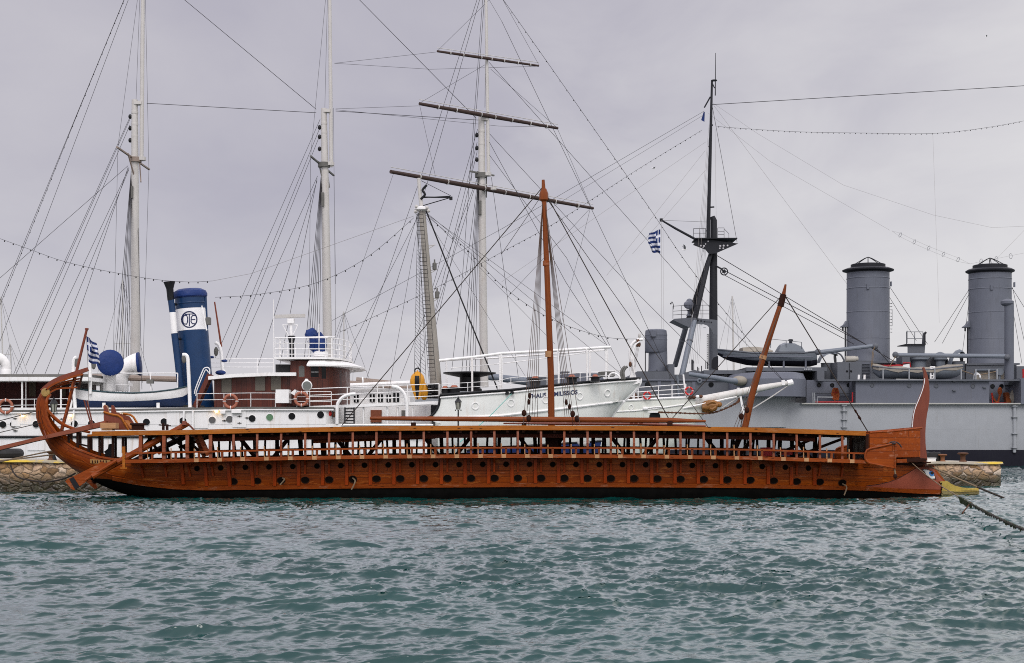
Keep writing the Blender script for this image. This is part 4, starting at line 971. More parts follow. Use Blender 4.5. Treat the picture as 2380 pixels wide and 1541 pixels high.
MB().loft([[p+V((0, 0, z)) for p in q] for q, z in ((pv, z1), (pv, z2), (pv2, z3))], closed=True, cap=True).build('wheelhouse_visor', M_trim, th)
pv3 = bplan(P(cB, 155, 0, 88.6).x, xr+.3, 88.6, 1.0, 97.4); z4, z5 = P(cB, 0, 525, 88.6).z, P(cB, 0, 508, 88.6).z
MB().loft([[p+V((0, 0, z)) for p in pv3] for z in (z3+.005, z5+.10)], closed=True, cap=True).build('bridge_roof', M_trim, th)
rp = [p+V((0, 0, z5+.10)) for p in bplan(P(cB, 160, 0, 88.8).x, xr+.2, 88.8, .95, 97.2)]
railing('bridge_railing', rp[:8], 1.75*.66, (.98, .70, .42, .15), M_trim, th, 1.1, .026, .026)
railing('bridge_railing', [rp[0], rp[-1]], 1.15, (.98, .55), M_trim, th, 1.6, .022, .022)
MB().tube([P(cB, 190, 370, 88.9), P(cB, 560, 360, 88.9)], .035, 6).tube([P(cB, 195, 370, 88.9), P(cB, 197, 505, 88.9)], .03, 6).tube([P(cB, 535, 368, 88.9), P(cB, 535, 505, 88.9)], .03, 6).build('bridge_railing', M_trim, th)
# dark lashed cover beside the wheelhouse
MB().pbox(cB, 163, 545, 258, 600, 89.4, 91).build('bridge_locker', M_rubber, th)
ra = MB().tube([P(cB, 272, 500, 91), P(cB, 270, 385, 91)], .14, 10).build('radar_mast', M_blk, th)
MB().tube([P(cB, 269, 390, 91), P(cB, 264, 240, 91)], [.10, .08], 8).build('radar_post', M_trim, ra)
MB().bar(P(cB, 158, 228, 90.8), P(cB, 360, 222, 91.2), .30, .20).build('radar_scanner', M_mastw, ra)
MB().pbox(cB, 242, 240, 284, 272, 90.8, 91.2).build('radar_gearbox', M_trim, ra)
for s in ((210, 283), (312, 283)): MB().tube([P(cB, s[0], 283, 91), P(cB, 264 + (8 if s[0] > 264 else -8), 365, 91)], .03, 5).tube([P(cB, s[0], 283, 91), P(cB, 262, 283, 91)], .025, 5).build('radar_stay', M_trim, ra)
MB().lathe(P(cB, 270, 402, 91), [(.15, 0), (.24, .35), (.2, .42)], n=10).build('radar_collar', M_blk, ra)
for cx2, cy2, rx, rz, dd in ((402, 345, .38, .36, 90.2), (412, 392, .30, .40, 90.2), (405, 430, .18, .24, 90.2), (450, 400, .48, .62, 90.4), (468, 420, .32, .60, 90.2), (445, 450, .36, .46, 90.4)):
    c = P(cB, cx2, cy2, dd); mb_ = MB().ball(c, (rx, rx*.8, rz), 16, 11)
    for v in mb_.bm.verts: v.co += V((math.sin(v.co.z*17+v.co.x*5), math.sin(v.co.x*13), math.sin(v.co.x*15+v.co.z*4)))*.035
    mb_.build('covered_instrument', M_tarp, th)
MB().lathe(P(cB, 463, 495, 90.4), [(.45, 0), (.45, .28), (.3, .36)], n=14).build('instrument_pedestal', M_trim, th)
MB().tube([P(cB, 453, 480, 90), P(cB, 452, 275, 90)], .035, 6).build('whip_aerial', M_trim, th)
MB().tube([P(cB, 152, 500, 89.5), P(cB, 150, 115, 89.5)], .022, 5).build('whip_aerial', M_trim, th)
sl_ = MB().lathe(P(cB, 372, 686, 88.3), [(.17, .4), (.28, .25), (.31, 0), (.27, -.05)], (0, 1, 0), 20).build('searchlight', M_trim, th)
MB().lathe(P(cB, 372, 686, 88.22), [(.25, 0), (.25, -.02)], (0, 1, 0), 20).build('searchlight_glass', plain('lens', (.14, .15, .14), .08), sl_)
MB().tube([P(cB, 372, 712, 88.4), P(cB, 372, 810, 88.4)], .06, 8).lathe(P(cB, 369, 664, 88.4), [(.16, 0), (.08, .2)], n=10).build('searchlight_post', M_trim, sl_)
a, b_ = P(cB, 165, 712, 88.0), P(cB, 292, 802, 88.0)
MB().box((a.x, 87.95, b_.z), (b_.x-.35, 89, a.z)).build('deck_locker', M_trim, th); MB().prism([P(cB, x, y, 88.0) for x, y in ((262, 735), (290, 712), (302, 715), (290, 752))], (0, .9, 0)).build('locker_flap', M_trim, th)
# well deck: catwalk, arches, ladder, door
a, b_ = P(cB, 385, 818, 88.6), P(cB, 1252, 790, 88.6)
m = MB().prism([P(cB, 385, 822, 88.4), P(cB, 1252, 788, 88.4), P(cB, 1252, 808, 88.4), P(cB, 385, 842, 88.4)], (0, 1.1, 0)); m.build('catwalk', M_trim, th)
railing('catwalk_railing', [P(cB, 390, 822, 88.5), P(cB, 640, 812, 88.5), P(cB, 1040, 797, 88.5), P(cB, 1250, 788, 88.5)], 1.0, (1.0, .62, .3), M_trim, th, 2.3, .026, .03)
for bx in (418, 748, 905, 975, 1075): MB().tube([P(cB, bx, 830, 88.6), P(cB, bx, 985, 88.6)], .055, 8).build('catwalk_pillar', M_trim, th)
a, b_ = P(cB, 545, 820, 91.5), P(cB, 1200, 960, 91.5); MB().box((a.x, 91.5, b_.z-.5), (b_.x, 96, a.z)).build('well_deck_house', M_wht, th)
q = P(cB, 795, 848, 91.45); q2 = P(cB, 868, 930, 91.45); MB().box((q.x, 91.4, q2.z), (q2.x, 91.52, q.z)).build('wooden_door', wood('door_wood', (.26, .075, .028), (.16, .04, .015), .5, axis='z'), th)
for x0, x1 in ((605, 612), (1000, 1030)):
    q, q2 = P(cB, x0, 850, 91.4), P(cB, x1, 900, 91.4); MB().box((q.x, 91.35, q2.z), (q2.x, 91.52, q.z)).build('wall_cabinet', M_deckgrey, th)
m = MB(); a0, a1, b0, b1 = P(cB, 625, 832, 88.5), P(cB, 622, 950, 88.2), P(cB, 685, 832, 88.5), P(cB, 686, 950, 88.2)
m.bar(a0, a1, .09, .2, (0, 1, 0)).bar(b0, b1, .09, .2, (0, 1, 0))
for k in range(6): m.bar(a0.lerp(a1, (k+.4)/6), b0.lerp(b1, (k+.4)/6), .22, .07)
m.build('well_ladder', M_blk, th)
for pth in (((572, 940), (573, 830), (585, 790), (615, 760), (655, 745), (695, 742)), ((1037, 890), (1035, 810), (1020, 745), (985, 705), (935, 690))):
    MB().tube(smooth_path([P(cB, x, y, 88.0) for x, y in pth], 5), .10, 8).build('boat_davit', M_trim, th)
m = MB(); m.tube([P(cB, x, 948, 87.95) for x in (600, 900, 1210)], .06, 6); m.build('bulwark_rail', M_trim, th)
for x in (500, 524, 556): MB().ball(P(cB, x, 868+(x-500)*.2, 88.2), (.12, .1, .16), 8, 6).build('fire_bell', M_red if x == 524 else M_rust, th)
# ---- forecastle
def fsh(x): return lerp(x, [(1003, 921), (1022, 919.5), (1100, 913.5), (1181, 908), (1334, 891.5), (1430, 883.5), (1486.7, 880)])
fst = [((1022, fsh(1022)), (1022, 1130), 4.9, 4), ((1060, fsh(1060)), (1062, 1130), 4.75, 3.4), ((1120, fsh(1120)), (1125, 1130), 4.45, 2.9), ((1181, fsh(1181)), (1192, 1130), 4.0, 2.5), ((1250, fsh(1250)), (1266, 1130), 3.4, 2.1), ((1310, fsh(1310)), (1330, 1130), 2.75, 1.9),
       ((1360, fsh(1360)), (1372, 1090), 2.1, 1.75), ((1400, fsh(1400)), (1390, 1040), 1.55, 1.65), ((1430, fsh(1430)), (1405, 995), 1.12, 1.6), ((1452, fsh(1452)), (1428, 960), .78, 1.6), ((1468, fsh(1468)), (1452, 930), .5, 1.6), ((1480, fsh(1480)), (1472, 912), .28, 1.6), ((1487, 880), (1487.5, 890), .06, 1.6)]
fr2, fuv2 = hull_rings(fst, DS, 12); BB = bvh_of(fr2)
MB().loft(fr2, uvs=fuv2).build('forecastle', M_wht2, th, angle=50)
dkf = MB().loft([[r[0]+V((0, .03, -.05)), r[-1]+V((0, -.03, -.05))] for r in fr2]); dkf.build('forecastle_deck', M_deckgrey, th)
# curved break of the forecastle with its black edge
brk = [(1022, 919), (1021, 935), (1017, 948), (1009, 960), (1000, 968), (990, 973)]
q = [W(x, y, 88.1) for x, y in brk]
for dy in (0, 9.7): MB().prism([p+V((0, dy, 0)) for p in q]+[W(1024, 985, 88.1)+V((0, dy, 0)), W(1024, 919, 88.1)+V((0, dy, 0))], (0, .12, 0)).build('forecastle_break', M_wht2, th)
MB().tube(smooth_path([p+V((0, -.03, 0)) for p in q], 4), .07, 6).build('break_edge', M_blk, th)
MB().box((q[0].x+.3, 88.4, W(0, 985, 90).z), (q[0].x+.4, 97.6, fr2[0][0].z)).build('forecastle_bulkhead', M_deckgrey, th)
for sg in (0, -1): MB().tube([r[sg]+V((0, -.02 if sg == 0 else .02, .03)) for r in fr2], .085, 6).build('forecastle_rail', M_blk, th)
MB().tube([r[0]+V((0, -.05, -.12)) for r in fr2], .05, 6).build('white_beading', M_trim, th)
MB().tube([cast(BB, x, lerp(x, [(1028, 973), (1166, 966), (1334, 946.6), (1446, 932.5)]), 90, .02) for x in [1028+i*(1450-1028)/30 for i in range(31)]], .075, 6).build('bow_strake', M_trim, th)
stm = [W(x, y, DS) for x, y in ((1487, 879), (1488, 889), (1474.4, 909), (1453.4, 929.5), (1430, 957), (1407, 993), (1392, 1038), (1374, 1088))]
MB().tube(smooth_path(stm, 4), .10, 6).build('stem_bar', M_trim, th)
MB().prism([P(cC, x, y, DS-.35) for x, y in ((840, 652), (912, 640), (918, 668), (870, 682), (680, 700), (665, 690))], (0, .7, 0)).build('bow_cheek', M_trim, th)
for cx3, cy3 in ((60, 802), (290, 780), (517, 757), (700, 735)):
    p, n = castn(BB, *cC(cx3, cy3), 90); MB().torus(p+n*.01, .20, .035, n, 18, 6).build('bow_porthole', M_trim, th)
p, n = castn(BB, *cB(1490, 822), 90); MB().torus(p+n*.01, .20, .035, n, 18, 6).build('bow_porthole', M_trim, th)
for cx3, cy3 in ((30, 737), (62, 734)): p, n = castn(BB, *cC(cx3, cy3), 90); MB().tube([p, p+n*.25], .10, 8).build('fairlead', M_blk, th)
bm = text_mesh('THALIS O MILISSIOS', 1.0)
xs = [v.co.x for v in bm.verts]; x0, x1 = min(xs), max(xs); ys = [v.co.y for v in bm.verts]; y0, y1 = min(ys), max(ys)
me_ = MB(); me_.bm.free(); me_.bm = bm
bmesh.ops.triangulate(bm, faces=bm.faces)
for v in bm.verts:
    f = (v.co.x-x0)/(x1-x0); g_ = (v.co.y-y0)/(y1-y0)
    u_, w_ = cC(176+f*(502-176), 773-f*30-g_*30); v.co = cast(BB, u_, w_, 90, .025)
me_.build('bow_lettering', plain('lettering_navy', (.012, .022, .075), .4), th, False)
# bow fittings
MB().tube([P(cB, 1250, 520, 90), P(cB, 1480, 497, 90), P(cC, 0, 472, 90.6), P(cC, 400, 450, 91.2), P(cC, 720, 430, 92)], .085, 8).build('awning_pipe', M_trim, th)
MB().tube([P(cB, 1250, 520, 96), P(cC, 0, 500, 95.4), P(cC, 690, 448, 94)], .05, 8).build('awning_pipe', M_trim, th)
MB().tube([P(cB, 1330, 570, 90.2), P(cC, 0, 540, 90.8), P(cC, 400, 490, 91.2), P(cC, 700, 448, 92)], .03, 6).build('awning_pipe', M_trim, th)
for c, x, y0, y1, d in ((cB, 1470, 497, 725, 89.4), (cB, 1655, 484, 712, 89.8), (cC, 0, 480, 700, 90), (cC, 378, 452, 680, 90.8), (cC, 567, 442, 662, 91.5), (cC, 585, 442, 662, 94), (cC, 692, 432, 650, 92), (cC, 702, 440, 650, 94), (cB, 1300, 520, 735, 95)):
    MB().tube([P(c, x-6, y0, d), P(c, x-2, y0+25, d), P(c, x, y1, d)], .06, 6).build('awning_post', M_trim, th)
railing('forecastle_railing', [P(cB, 1262, 745, 88.3), P(cB, 1440, 735, 88.6), P(cB, 1640, 722, 89), P(cC, 60, 702, 89.4), P(cC, 300, 684, 90), P(cC, 520, 668, 91), P(cC, 780, 650, 92.4)], .6, (1.0, .55), M_trim, th, 1.9, .016, .02)
wn = MB().lathe(P(cB, 1455, 722, 92.5), [(.72, 0), (.72, .12), (.63, .2), (.63, .95), (.8, 1.0)], n=28).build('cable_winch', M_blk, th)
MB().lathe(P(cB, 1452, 612, 92.5), [(.6, -.18), (1.45, .0), (1.62, .06), (1.6, .12), (.5, .18)], n=36).build('winch_flange', M_blk, wn)
for c, x, y0, y1, w in ((cB, 1350, 700, 738, .45), (cC, 222, 640, 690, .42), (cC, 465, 630, 672, .40), (cC, 620, 628, 660, .35), (cB, 1290, 705, 740, .35)):
    p = P(c, x, y1, 90.6); hgt = (y1-y0)*.35*90.6/F
    MB().lathe(p, [(w*.9, 0), (w*.75, hgt*.2), (w*.75, hgt*.8), (w*1.05, hgt*.85), (w*1.05, hgt), (w*.5, hgt*1.08)], n=14).build('mooring_bitt', M_blk, th)
    MB().lathe(p+V((0, 0, hgt*1.08)), [(w*.55, 0), (w*.3, .12)], n=10).build('bitt_cap', M_ring, th)
bc = MB().tube(smooth_path([P(cC, x, y, 93) for x, y in ((870, 640), (868, 560), (852, 490), (853, 440), (870, 405), (900, 383), (935, 380))], 4), [.12]*8+[.09]*17, 8).build('anchor_davit', M_trim, th)
MB().prism([P(cC, x, y, 92.8) for x, y in ((850, 632), (862, 578), (876, 574), (893, 632))], (0, .4, 0)).build('davit_foot', M_trim, bc)
MB().tube(smooth_path([P(cC, x, y, 92.6) for x, y in ((880, 600), (870, 500), (885, 420), (915, 395))], 4), .05, 6).build('davit_tie', M_trim, bc)
for x, y in ((898, 412), (912, 412), (853, 545), (905, 395)): MB().ball(P(cC, x, y, 92.7), (.10, .07, .17), 8, 6).build('davit_block', M_rust, bc)
for x0, x1 in ((898, 868), (905, 876), (913, 880), (853, 850)): MB().tube([P(cC, x0, 420, 92.7), P(cC, x1, 590, 92.7)], .014, 4).build('davit_fall', M_wirel, bc)
MB().tube([P(cC, 913, 385, 93), P(cC, 913, 360, 93)], .05, 8).ball(P(cC, 914, 355, 93), (.09, .09, .16), 8, 6).build('bow_light', M_mastw, bc)
for x, w in ((800, .35), (815, .3)): MB().tube(smooth_path([P(cC, x, 645, 92), P(cC, x-8, 600, 92), P(cC, x+5, 570, 92), P(cC, x+20, 560, 92)], 3), .08, 6).build('anchor_gear', M_deckgrey, th)
MB().tube(smooth_path([P(cC, x, y, 91.5) for x, y in ((705, 640), (720, 610), (745, 603), (775, 620), (785, 640))], 4), .06, 6).build('anchor_gear', M_trim, th)
MB().pbox(cC, 648, 592, 752, 622, 93.5, 95).build('chain_locker', M_deckgrey, th)
MB().pbox(cB, 1195, 815, 1250, 890, 91, 93).build('winch_house', M_blk, th)
m = MB()
for k in range(9): m.box(P(cB, 1172+(k % 3)*24, 672+(k//3)*34, 90.5+k*.1), P(cB, 1196+(k % 3)*24, 705+(k//3)*34, 91.4+k*.1))
m.build('winch_engine', M_blk, th)
# fore mast with ladder and fittings
tm = MB().tube([W(1015, 925, 92), W(1012, 870, 92), W(990, 600, 92), W(980.5, 485, 92)], [.36, .34, .24, .20], 14).build('fore_mast', paint('weathered_mast', (.29, .27, .235), .5, var=.15, dirt=(.24, .17, .11), damt=.8), th)
MB().tube([W(980.5, 490, 92), W(975, 440, 92), W(973, 414, 92)], [.13, .11, .10], 10).build('mast_top', M_mastw, tm)
MB().lathe(W(980, 484, 92), [(.2, -.2), (.45, -.1), (.45, .0), (.2, .1)], n=12).build('mast_cap', M_trim, tm)
for x, y in ((968, 480), (992, 483), (966, 492), (996, 490)): MB().ball(W(x, y, 91.7), .11, 8, 6).build('mast_block', M_mastw, tm)
MB().tube([W(975, 458, 92), W(1050, 459, 92)], .045, 6).tube([W(975, 460, 92), W(1046, 456, 92)], .03, 5).tube([W(979, 420, 92), W(1048, 455, 92)], .016, 4).tube([W(983, 478, 92), W(1048, 459, 92)], .03, 5).lathe(W(1048, 461, 92), [(.10, -.1), (.10, .1)], n=8).build('signal_arm', M_blk, tm)
MB().tube(smooth_path([W(x, y, 91.9) for x, y in ((978, 463), (988, 452), (982, 442), (992, 430))], 3), .08, 6).build('mast_horn', M_blk, tm)
for y0, xx in ((565, 1004), (622, 1008), (688, 1014)):
    MB().tube([W(xx-17, y0+8, 92), W(xx+8, y0+4, 92)], .03, 5).tube([W(xx-16, y0+18, 92), W(xx+4, y0+6, 92)], .025, 5).build('light_bracket', M_mastw, tm)
    if y0 > 600: MB().lathe(W(xx+2, y0+4, 92), [(.13, 0), (.13, .36), (.05, .42), (.04, .6)], n=10).build('mast_light', M_deckgrey, tm)
m = MB()
for s in (-.30, .12): m.tube([W(978, 490, 91.5)+V((s, 0, 0)), W(1009, 890, 91.4)+V((s, 0, 0))], .016, 4)
for k in range(44): p = W(978, 490, 91.5).lerp(W(1009, 890, 91.4), k/44); m.tube([p+V((-.30, 0, 0)), p+V((.12, 0, 0))], .014, 4)
m.build('mast_ladder', M_blk, tm)
m = MB(); e0, e1, e2 = (W(971, 492, 91), W(963, 870, 88.6)), (W(972, 492, 91), W(978, 890, 88.6)), (W(973, 495, 91), W(991, 900, 88.6))
for a, b in (e0, e1, e2): m.tube([a, b], .017, 4)
for k in range(10, 40): t_ = k/42; m.tube([e0[0].lerp(e0[1], t_), e1[0].lerp(e1[1], t_), e2[0].lerp(e2[1], t_)], .010, 3)
m.build('ratlines', M_blk, tm)
line('heavy_stay', [(990, 489, 92), (1056, 656, 92), (1158, 908, 92)], .05, M_rubber, tm, n=6)
for x0, y0, x1, y1, r in ((978, 490, 745, 948, .014), (979, 500, 1000, 900, .012), (976, 495, 900, 930, .012), (984, 492, 1407, 800, .012), (984, 488, 1290, 800, .010), (982, 492, 1240, 905, .010), (986, 490, 1440, 866, .012)):
    line('stay', [(x0, y0, 92), (x1, y1, 91)], r, M_wire, tm)
line('stay', [(1137, 330, 99), (1315, 656, 95), (1411, 803, 92.5)], .020, M_wire, th); line('stay', [(1137, 360, 99), (1317, 600, 95), (1446, 862, 92.5)], .018, M_wire, th)
# ---- things carried by the steamer
def ring_buoy(lab, cen, R, r, mat, grp, axis=(0, 1, 0)):
    o = MB().torus(cen, R, r, axis, 28, 10); b = thing('life_ring', lab, 'life ring', cen, grp)
    o.build('ring', mat, b); m = MB()
    for k in range(4):
        a = math.pi/4+k*math.pi/2 if False else k*math.pi/2
        c = V(cen)+V((math.cos(a)*R, 0, math.sin(a)*R)); m.torus(c, r*1.08, .022, (-math.sin(a), 0, math.cos(a)), 12, 5)
    m.build('bands', M_trim, b); return b
G1 = 'orange life rings on the steamer railing'
ring_buoy('faded orange life ring on white rails by the dark after deckhouse, at far left', P(cA, 38, 825, 87.9), .37, .085, M_ring, G1)
ring_buoy('faded orange life ring on white rails just right of the blue funnel', P(cA, 1532, 790, 87.9), .36, .085, M_ring, G1)
ring_buoy('faded orange life ring below the searchlight on the steamer railing', P(cB, 335, 775, 87.8), .36, .085, M_ring, G1)
lb = thing('lifeboat', 'white and blue wooden lifeboat slung in davits before the funnel', 'lifeboat', P(cA, 875, 850, 89.3))
LS = [(490, .05), (500, .22), (530, .45), (600, .80), (740, 1.10), (880, 1.2), (1020, 1.12), (1150, .80), (1215, .42), (1240, .20), (1249, .05)]
top = [(490, 704), (600, 719), (740, 731), (880, 735), (1040, 727), (1150, 712), (1249, 690)]; bot = [(490, 800), (515, 842), (600, 853), (880, 847), (1100, 836), (1230, 822), (1249, 780)]
rgs = []
for x, b in LS:
    s = P(cA, x, lerp(x, top), 89.3-b); k = P(cA, x, lerp(x, bot), 89.3); half = []
    for i in range(11):
        t_ = i/10; w = (1-t_**2.6)**.6 if t_ < 1 else 0; q = s.lerp(k, t_); half.append(V((q.x, 89.3-b*w, q.z)))
    rgs.append(half+[V((q.x, 178.6-q.y, q.z)) for q in half[-2::-1]])
MB().loft(rgs, mi=lambda i, k: 0 if (k < 5 or k > 14) else 1).build('hull', [M_trim, M_boatblue], lb)
for sg in (0, -1): MB().tube([r[sg] for r in rgs], .05, 6).build('gunwale', plain('gunwale_green', (.02, .05, .06), .5), lb)
MB().loft([[r[1], r[1].lerp(r[-2], .5)+V((0, 0, .1)), r[-2]] for r in rgs]).build('boat_cover', M_trim, lb)
for ax in (690, 1050): MB().tube([P(cA, ax, 800, 88.3), P(cA, ax, 855, 88.3)], .10, 8).build('chock', M_trim, th)
for ax, ay in ((625, 800), (800, 800), (1000, 790)): pass
for pth in (((500, 850), (490, 700), (487, 560), (493, 510), (510, 498)), ((598, 740), (600, 640), (598, 540), (604, 520), (622, 515)), ((1262, 830), (1257, 700), (1250, 560), (1245, 500), (1232, 482), (1213, 482)), ((1500, 600), (1478, 580), (1470, 480), (1455, 420), (1430, 400))):
    MB().tube(smooth_path([P(cA, x, y, 88.4 if pth[0][0] < 1400 else 95) for x, y in pth], 5), .105, 8).build('boat_davit', M_trim, th)
MB().prism([P(cA, x, y, 88.2) for x, y in ((470, 848), (480, 790), (455, 760), (445, 830), (450, 900), (425, 920), (420, 880))], (0, .15, 0)).build('davit_knee', M_trim, th)
for x0, y0, x1, y1 in ((490, 850, 485, 980), (1222, 850, 1218, 930), (1280, 850, 1282, 1005)): MB().tube([P(cA, x0, y0, 87.85), P(cA, x1, y1, 87.85)], .06, 6).build('davit_pipe', M_trim, th)
for x, y in ((505, 530), (622, 545), (1222, 505), (1435, 460)): MB().ball(P(cA, x, y, 88.4 if x < 1400 else 95), (.14, .08, .3), 8, 6).build('davit_block', M_deckgrey, th)
for x, y, w in ((1405, 497, .17), (1490, 522, .20), (1465, 600, .34)): MB().ball(P(cA, x, y, 94), (w, .2, w*.45), 10, 6).build('covered_instrument', M_tarp, th)
railing('far_railing', [P(cA, 1390, 600, 96), P(cA, 1708, 600, 96), P(cB, 150, 600, 96)], .88, (1, .7, .4), M_trim, th, 2.4, .02, .025)
by = thing('buoy', 'yellow buoy with broad black stripe hanging beside the steamer foremast', 'buoy', P(cB, 1106, 775, 89.4))
MB().lathe(P(cB, 1106, 775, 89.4), [(r*.355, h_*.43) for r, h_ in ((.28, -.05), (.48, .25), (.80, 1.0), (1.18, 2.0), (1.22, 2.6), (1.0, 3.2), (.55, 3.6), (.2, 3.72), (.12, 3.9))], n=28, sx=.9).build('body', M_ylw, by)
bv = MB(); rr = []
for r_, h_ in ((.30, -.03), (.50, .25), (.82, 1.0), (1.20, 2.0), (1.24, 2.6), (1.04, 3.15)):
    r_ *= .362; h_ *= .43
    rr.append([P(cB, 1106, 775, 89.4)+V((math.sin(a)*r_*1.0, -math.cos(a)*r_*.92, h_)) for a in [(-.36+k*.09)*min(1, .16/r_+.55) for k in range(9)]])
bv.loft(rr).build('stripe', M_blk, by)
MB().torus(P(cB, 1106, 588, 89.4), .16, .04, (0, 1, 0), 14, 6).build('lifting_eye', M_blk, by)
b2 = thing('buoy', 'smaller plain yellow buoy half hidden behind the striped one', 'buoy', P(cB, 1150, 780, 90.8))
MB().lathe(P(cB, 1150, 782, 90.8), [(.08, 0), (.2, .16), (.25, .5), (.22, .8), (.1, 1.0), (.04, 1.05)], n=20).build('body', M_ylw, b2)
# ================================================================ three-masted white schooner behind the steamer
M_hullg = paint('schooner_white', (.66, .68, .62), .36, var=.06, dirt=(.40, .24, .12), damt=.6, bump=.6, bscale=.8, seam=3.4, seamz=None, seamcol=.85)
M_yard = wood('brown_yard', (.070, .045, .038), (.036, .024, .021), .6, blotch=.2, spec=.15)
M_boom = wood('grey_boom', (.30, .24, .20), (.20, .15, .12), .6, blotch=.2)
M_carve = wood('carved_gilt_wood', (.36, .16, .035), (.12, .045, .010), .45, blotch=.5)
DE = 105.0
ev = thing('schooner', 'white three-masted schooner with figurehead and long bowsprit moored behind the steamer', 'ship', (0, DE, 0))
def esh(x): return lerp(x, [(150, 952), (700, 950), (1200, 938), (1300, 931), (1400, 934), (1452, 932), (1530, 928), (1602, 924)])
est = [((x, esh(x)), (x, 1110), b, p) for x, b, p in ((120, .3, 2), (200, 2.6, 2.6), (400, 4.2, 3.5), (700, 4.6, 4), (1000, 4.5, 3.6), (1200, 4.0, 2.8), (1300, 3.4, 2.3), (1390, 2.6, 2.0))]
est += [((1452, esh(1452)), (1470, 1100), 1.95, 1.8), ((1510, esh(1510)), (1515, 1080), 1.35, 1.7), ((1560, esh(1560)), (1560, 1045), .85, 1.6), ((1600, 925), (1592, 1010), .45, 1.6), ((1625, 932), (1625, 975), .2, 1.6), ((1640, 938), (1650, 950), .06, 1.6)]
er, euv = hull_rings(est, DE, 12); EB = bvh_of(er)
MB().loft(er, uvs=euv).build('hull', M_hullg, ev, angle=50)
MB().loft([[r[0]+V((0, .03, -.04)), r[-1]+V((0, -.03, -.04))] for r in er]).build('deck', M_deckgrey, ev)
for sg in (0, -1): MB().tube([r[sg]+V((0, 0, .04)) for r in er], .09, 6).build('rail_cap', M_trim, ev)
MB().tube([cast(EB, x, y, 104, .02) for x, y in ((1425, 957), (1470, 955), (1510, 951.5), (1540, 947.5), (1570, 943), (1590, 940))], .05, 6).build('bow_strake', M_trim, ev)
for cx, cy in ((858, 830), (1015, 895)):
    p, n = castn(EB, *cC(cx, cy), 104)
    if cx < 900: MB().torus(p+n*.01, .16, .03, n, 16, 6).build('bow_porthole', M_trim, ev)
    else:
        MB().lathe(p, [(.42, .02), (.40, .06), (.34, .03), (.001, .02)], n, 18, capb=False).build('hawse_hole', M_blk, ev)
        MB().bar(p+V((-.8, -.15, .35)), p+V((.2, -.15, .35)), .1, .12).bar(p+V((-.75, -.15, .35)), p+V((-.75, -.15, -.2)), .1, .12).build('anchor_stock', M_trim, ev)
for pts in (((945, 838), (1000, 830), (1060, 826)),): MB().tube([cast(EB, *cC(x, y), 103, .06) for x, y in pts], .05, 6).ball(cast(EB, *cC(948, 838), 103, .1), (.2, .1, .14), 8, 6).build('anchor_cleat', M_trim, ev)
ch = MB(); a = cast(EB, *cC(1010, 860), 103, .08); pts = [P(cC, x, y, d) for x, y, d in ((1045, 863, 102.6), (1150, 866, 103.2), (1300, 872, 104), (1420, 862, 105), (1560, 800, 105), (1585, 752, 105))]
q = smooth_path(pts, 10)
for i, (a_, b_) in enumerate(zip(q, q[1:])): ch.ball(a_.lerp(b_, .5), (.14, .045, .045) if i % 2 else (.14, .02, .07), 6, 5)
ch.build('bobstay_chain', M_rust, ev)
# bowsprit
bs = MB().tube([P(cC, 1195, 812, DE), P(cC, 1350, 778, DE), P(cC, 1708, 705, DE), P(cD, 232, 616, DE)], [.32, .30, .24, .14], 12).build('bowsprit', paint('bowsprit_white', (.60, .585, .55), .5, var=.12, dirt=(.25, .16, .09), damt=.9), ev)
MB().lathe(P(cD, 222, 618, DE), [(.22, -.1), (.22, .25), (.12, .3)], (1, 0, .2), 10).build('bowsprit_cap', M_trim, bs)
MB().tube([P(cC, 1200, 838, DE-.5), P(cC, 1350, 805, DE-.4), P(cC, 1560, 760, DE-.1)], .07, 6).build('bowsprit_rail', M_trim, bs)
MB().bar(P(cC, 1583, 750, DE), P(cC, 1605, 872, DE), .14, .14, (0, 1, 0)).build('dolphin_striker', M_trim, bs)
MB().pbox(cC, 1565, 700, 1580, 720, DE-.2, DE+.2).pbox(cD, 180, 600, 198, 632, DE-.2, DE+.2).build('bowsprit_fitting', M_trim, bs)
for pts in (((1590, 750), (1455, 840)), ((1700, 730), (1590, 860))): MB().tube([P(cC, *pts[0], DE), P(cC, *pts[1], DE)], .05, 5).build('bowsprit_guy', M_mastw, bs)
MB().tube([P(cD, 225, 628, DE), P(cD, 120, 700, DE), P(cD, 0, 775, DE)], .045, 5).build('bowsprit_guy', M_mastw, bs)
# figurehead: robed figure laid along the stem
fg = thing  # (a part of the ship, so built as one below)
def robe(pts, rad): return smooth_path(pts, 5), rad
fm_ = MB(); q = smooth_path([P(cC, x, y, DE-.3) for x, y in ((1328, 832), (1350, 828), (1385, 822), (1415, 818), (1432, 816))], 6); n_ = len(q); rg = []
for i, p in enumerate(q):
    f = i/(n_-1); hh = lerp(f, [(0, .22), (.25, .36), (.6, .38), (.85, .32), (1, .14)])
    rg.append([p+V((.0, -.32*math.cos(a)*(1 if math.cos(a) > 0 else .5), math.sin(a)*hh*(1+.2*math.cos(a*7+i*.35)))) for a in [k*2*math.pi/28 for k in range(28)]])
fm_.loft(rg, closed=True, cap=True)
fh = fm_.build('figurehead', M_carve, ev)
MB().ball(P(cC, 1442, 812, DE-.3), (.22, .17, .2), 12, 8).build('figurehead_head', M_carve, fh)
MB().tube(smooth_path([P(cC, x, y, DE-.55) for x, y in ((1420, 800), (1400, 795), (1380, 800), (1362, 812))], 3), .12, 6).tube(smooth_path([P(cC, x, y, DE-.55) for x, y in ((1424, 828), (1408, 838), (1395, 845), (1380, 838))], 3), .12, 6).build('figurehead_arm', M_carve, fh)
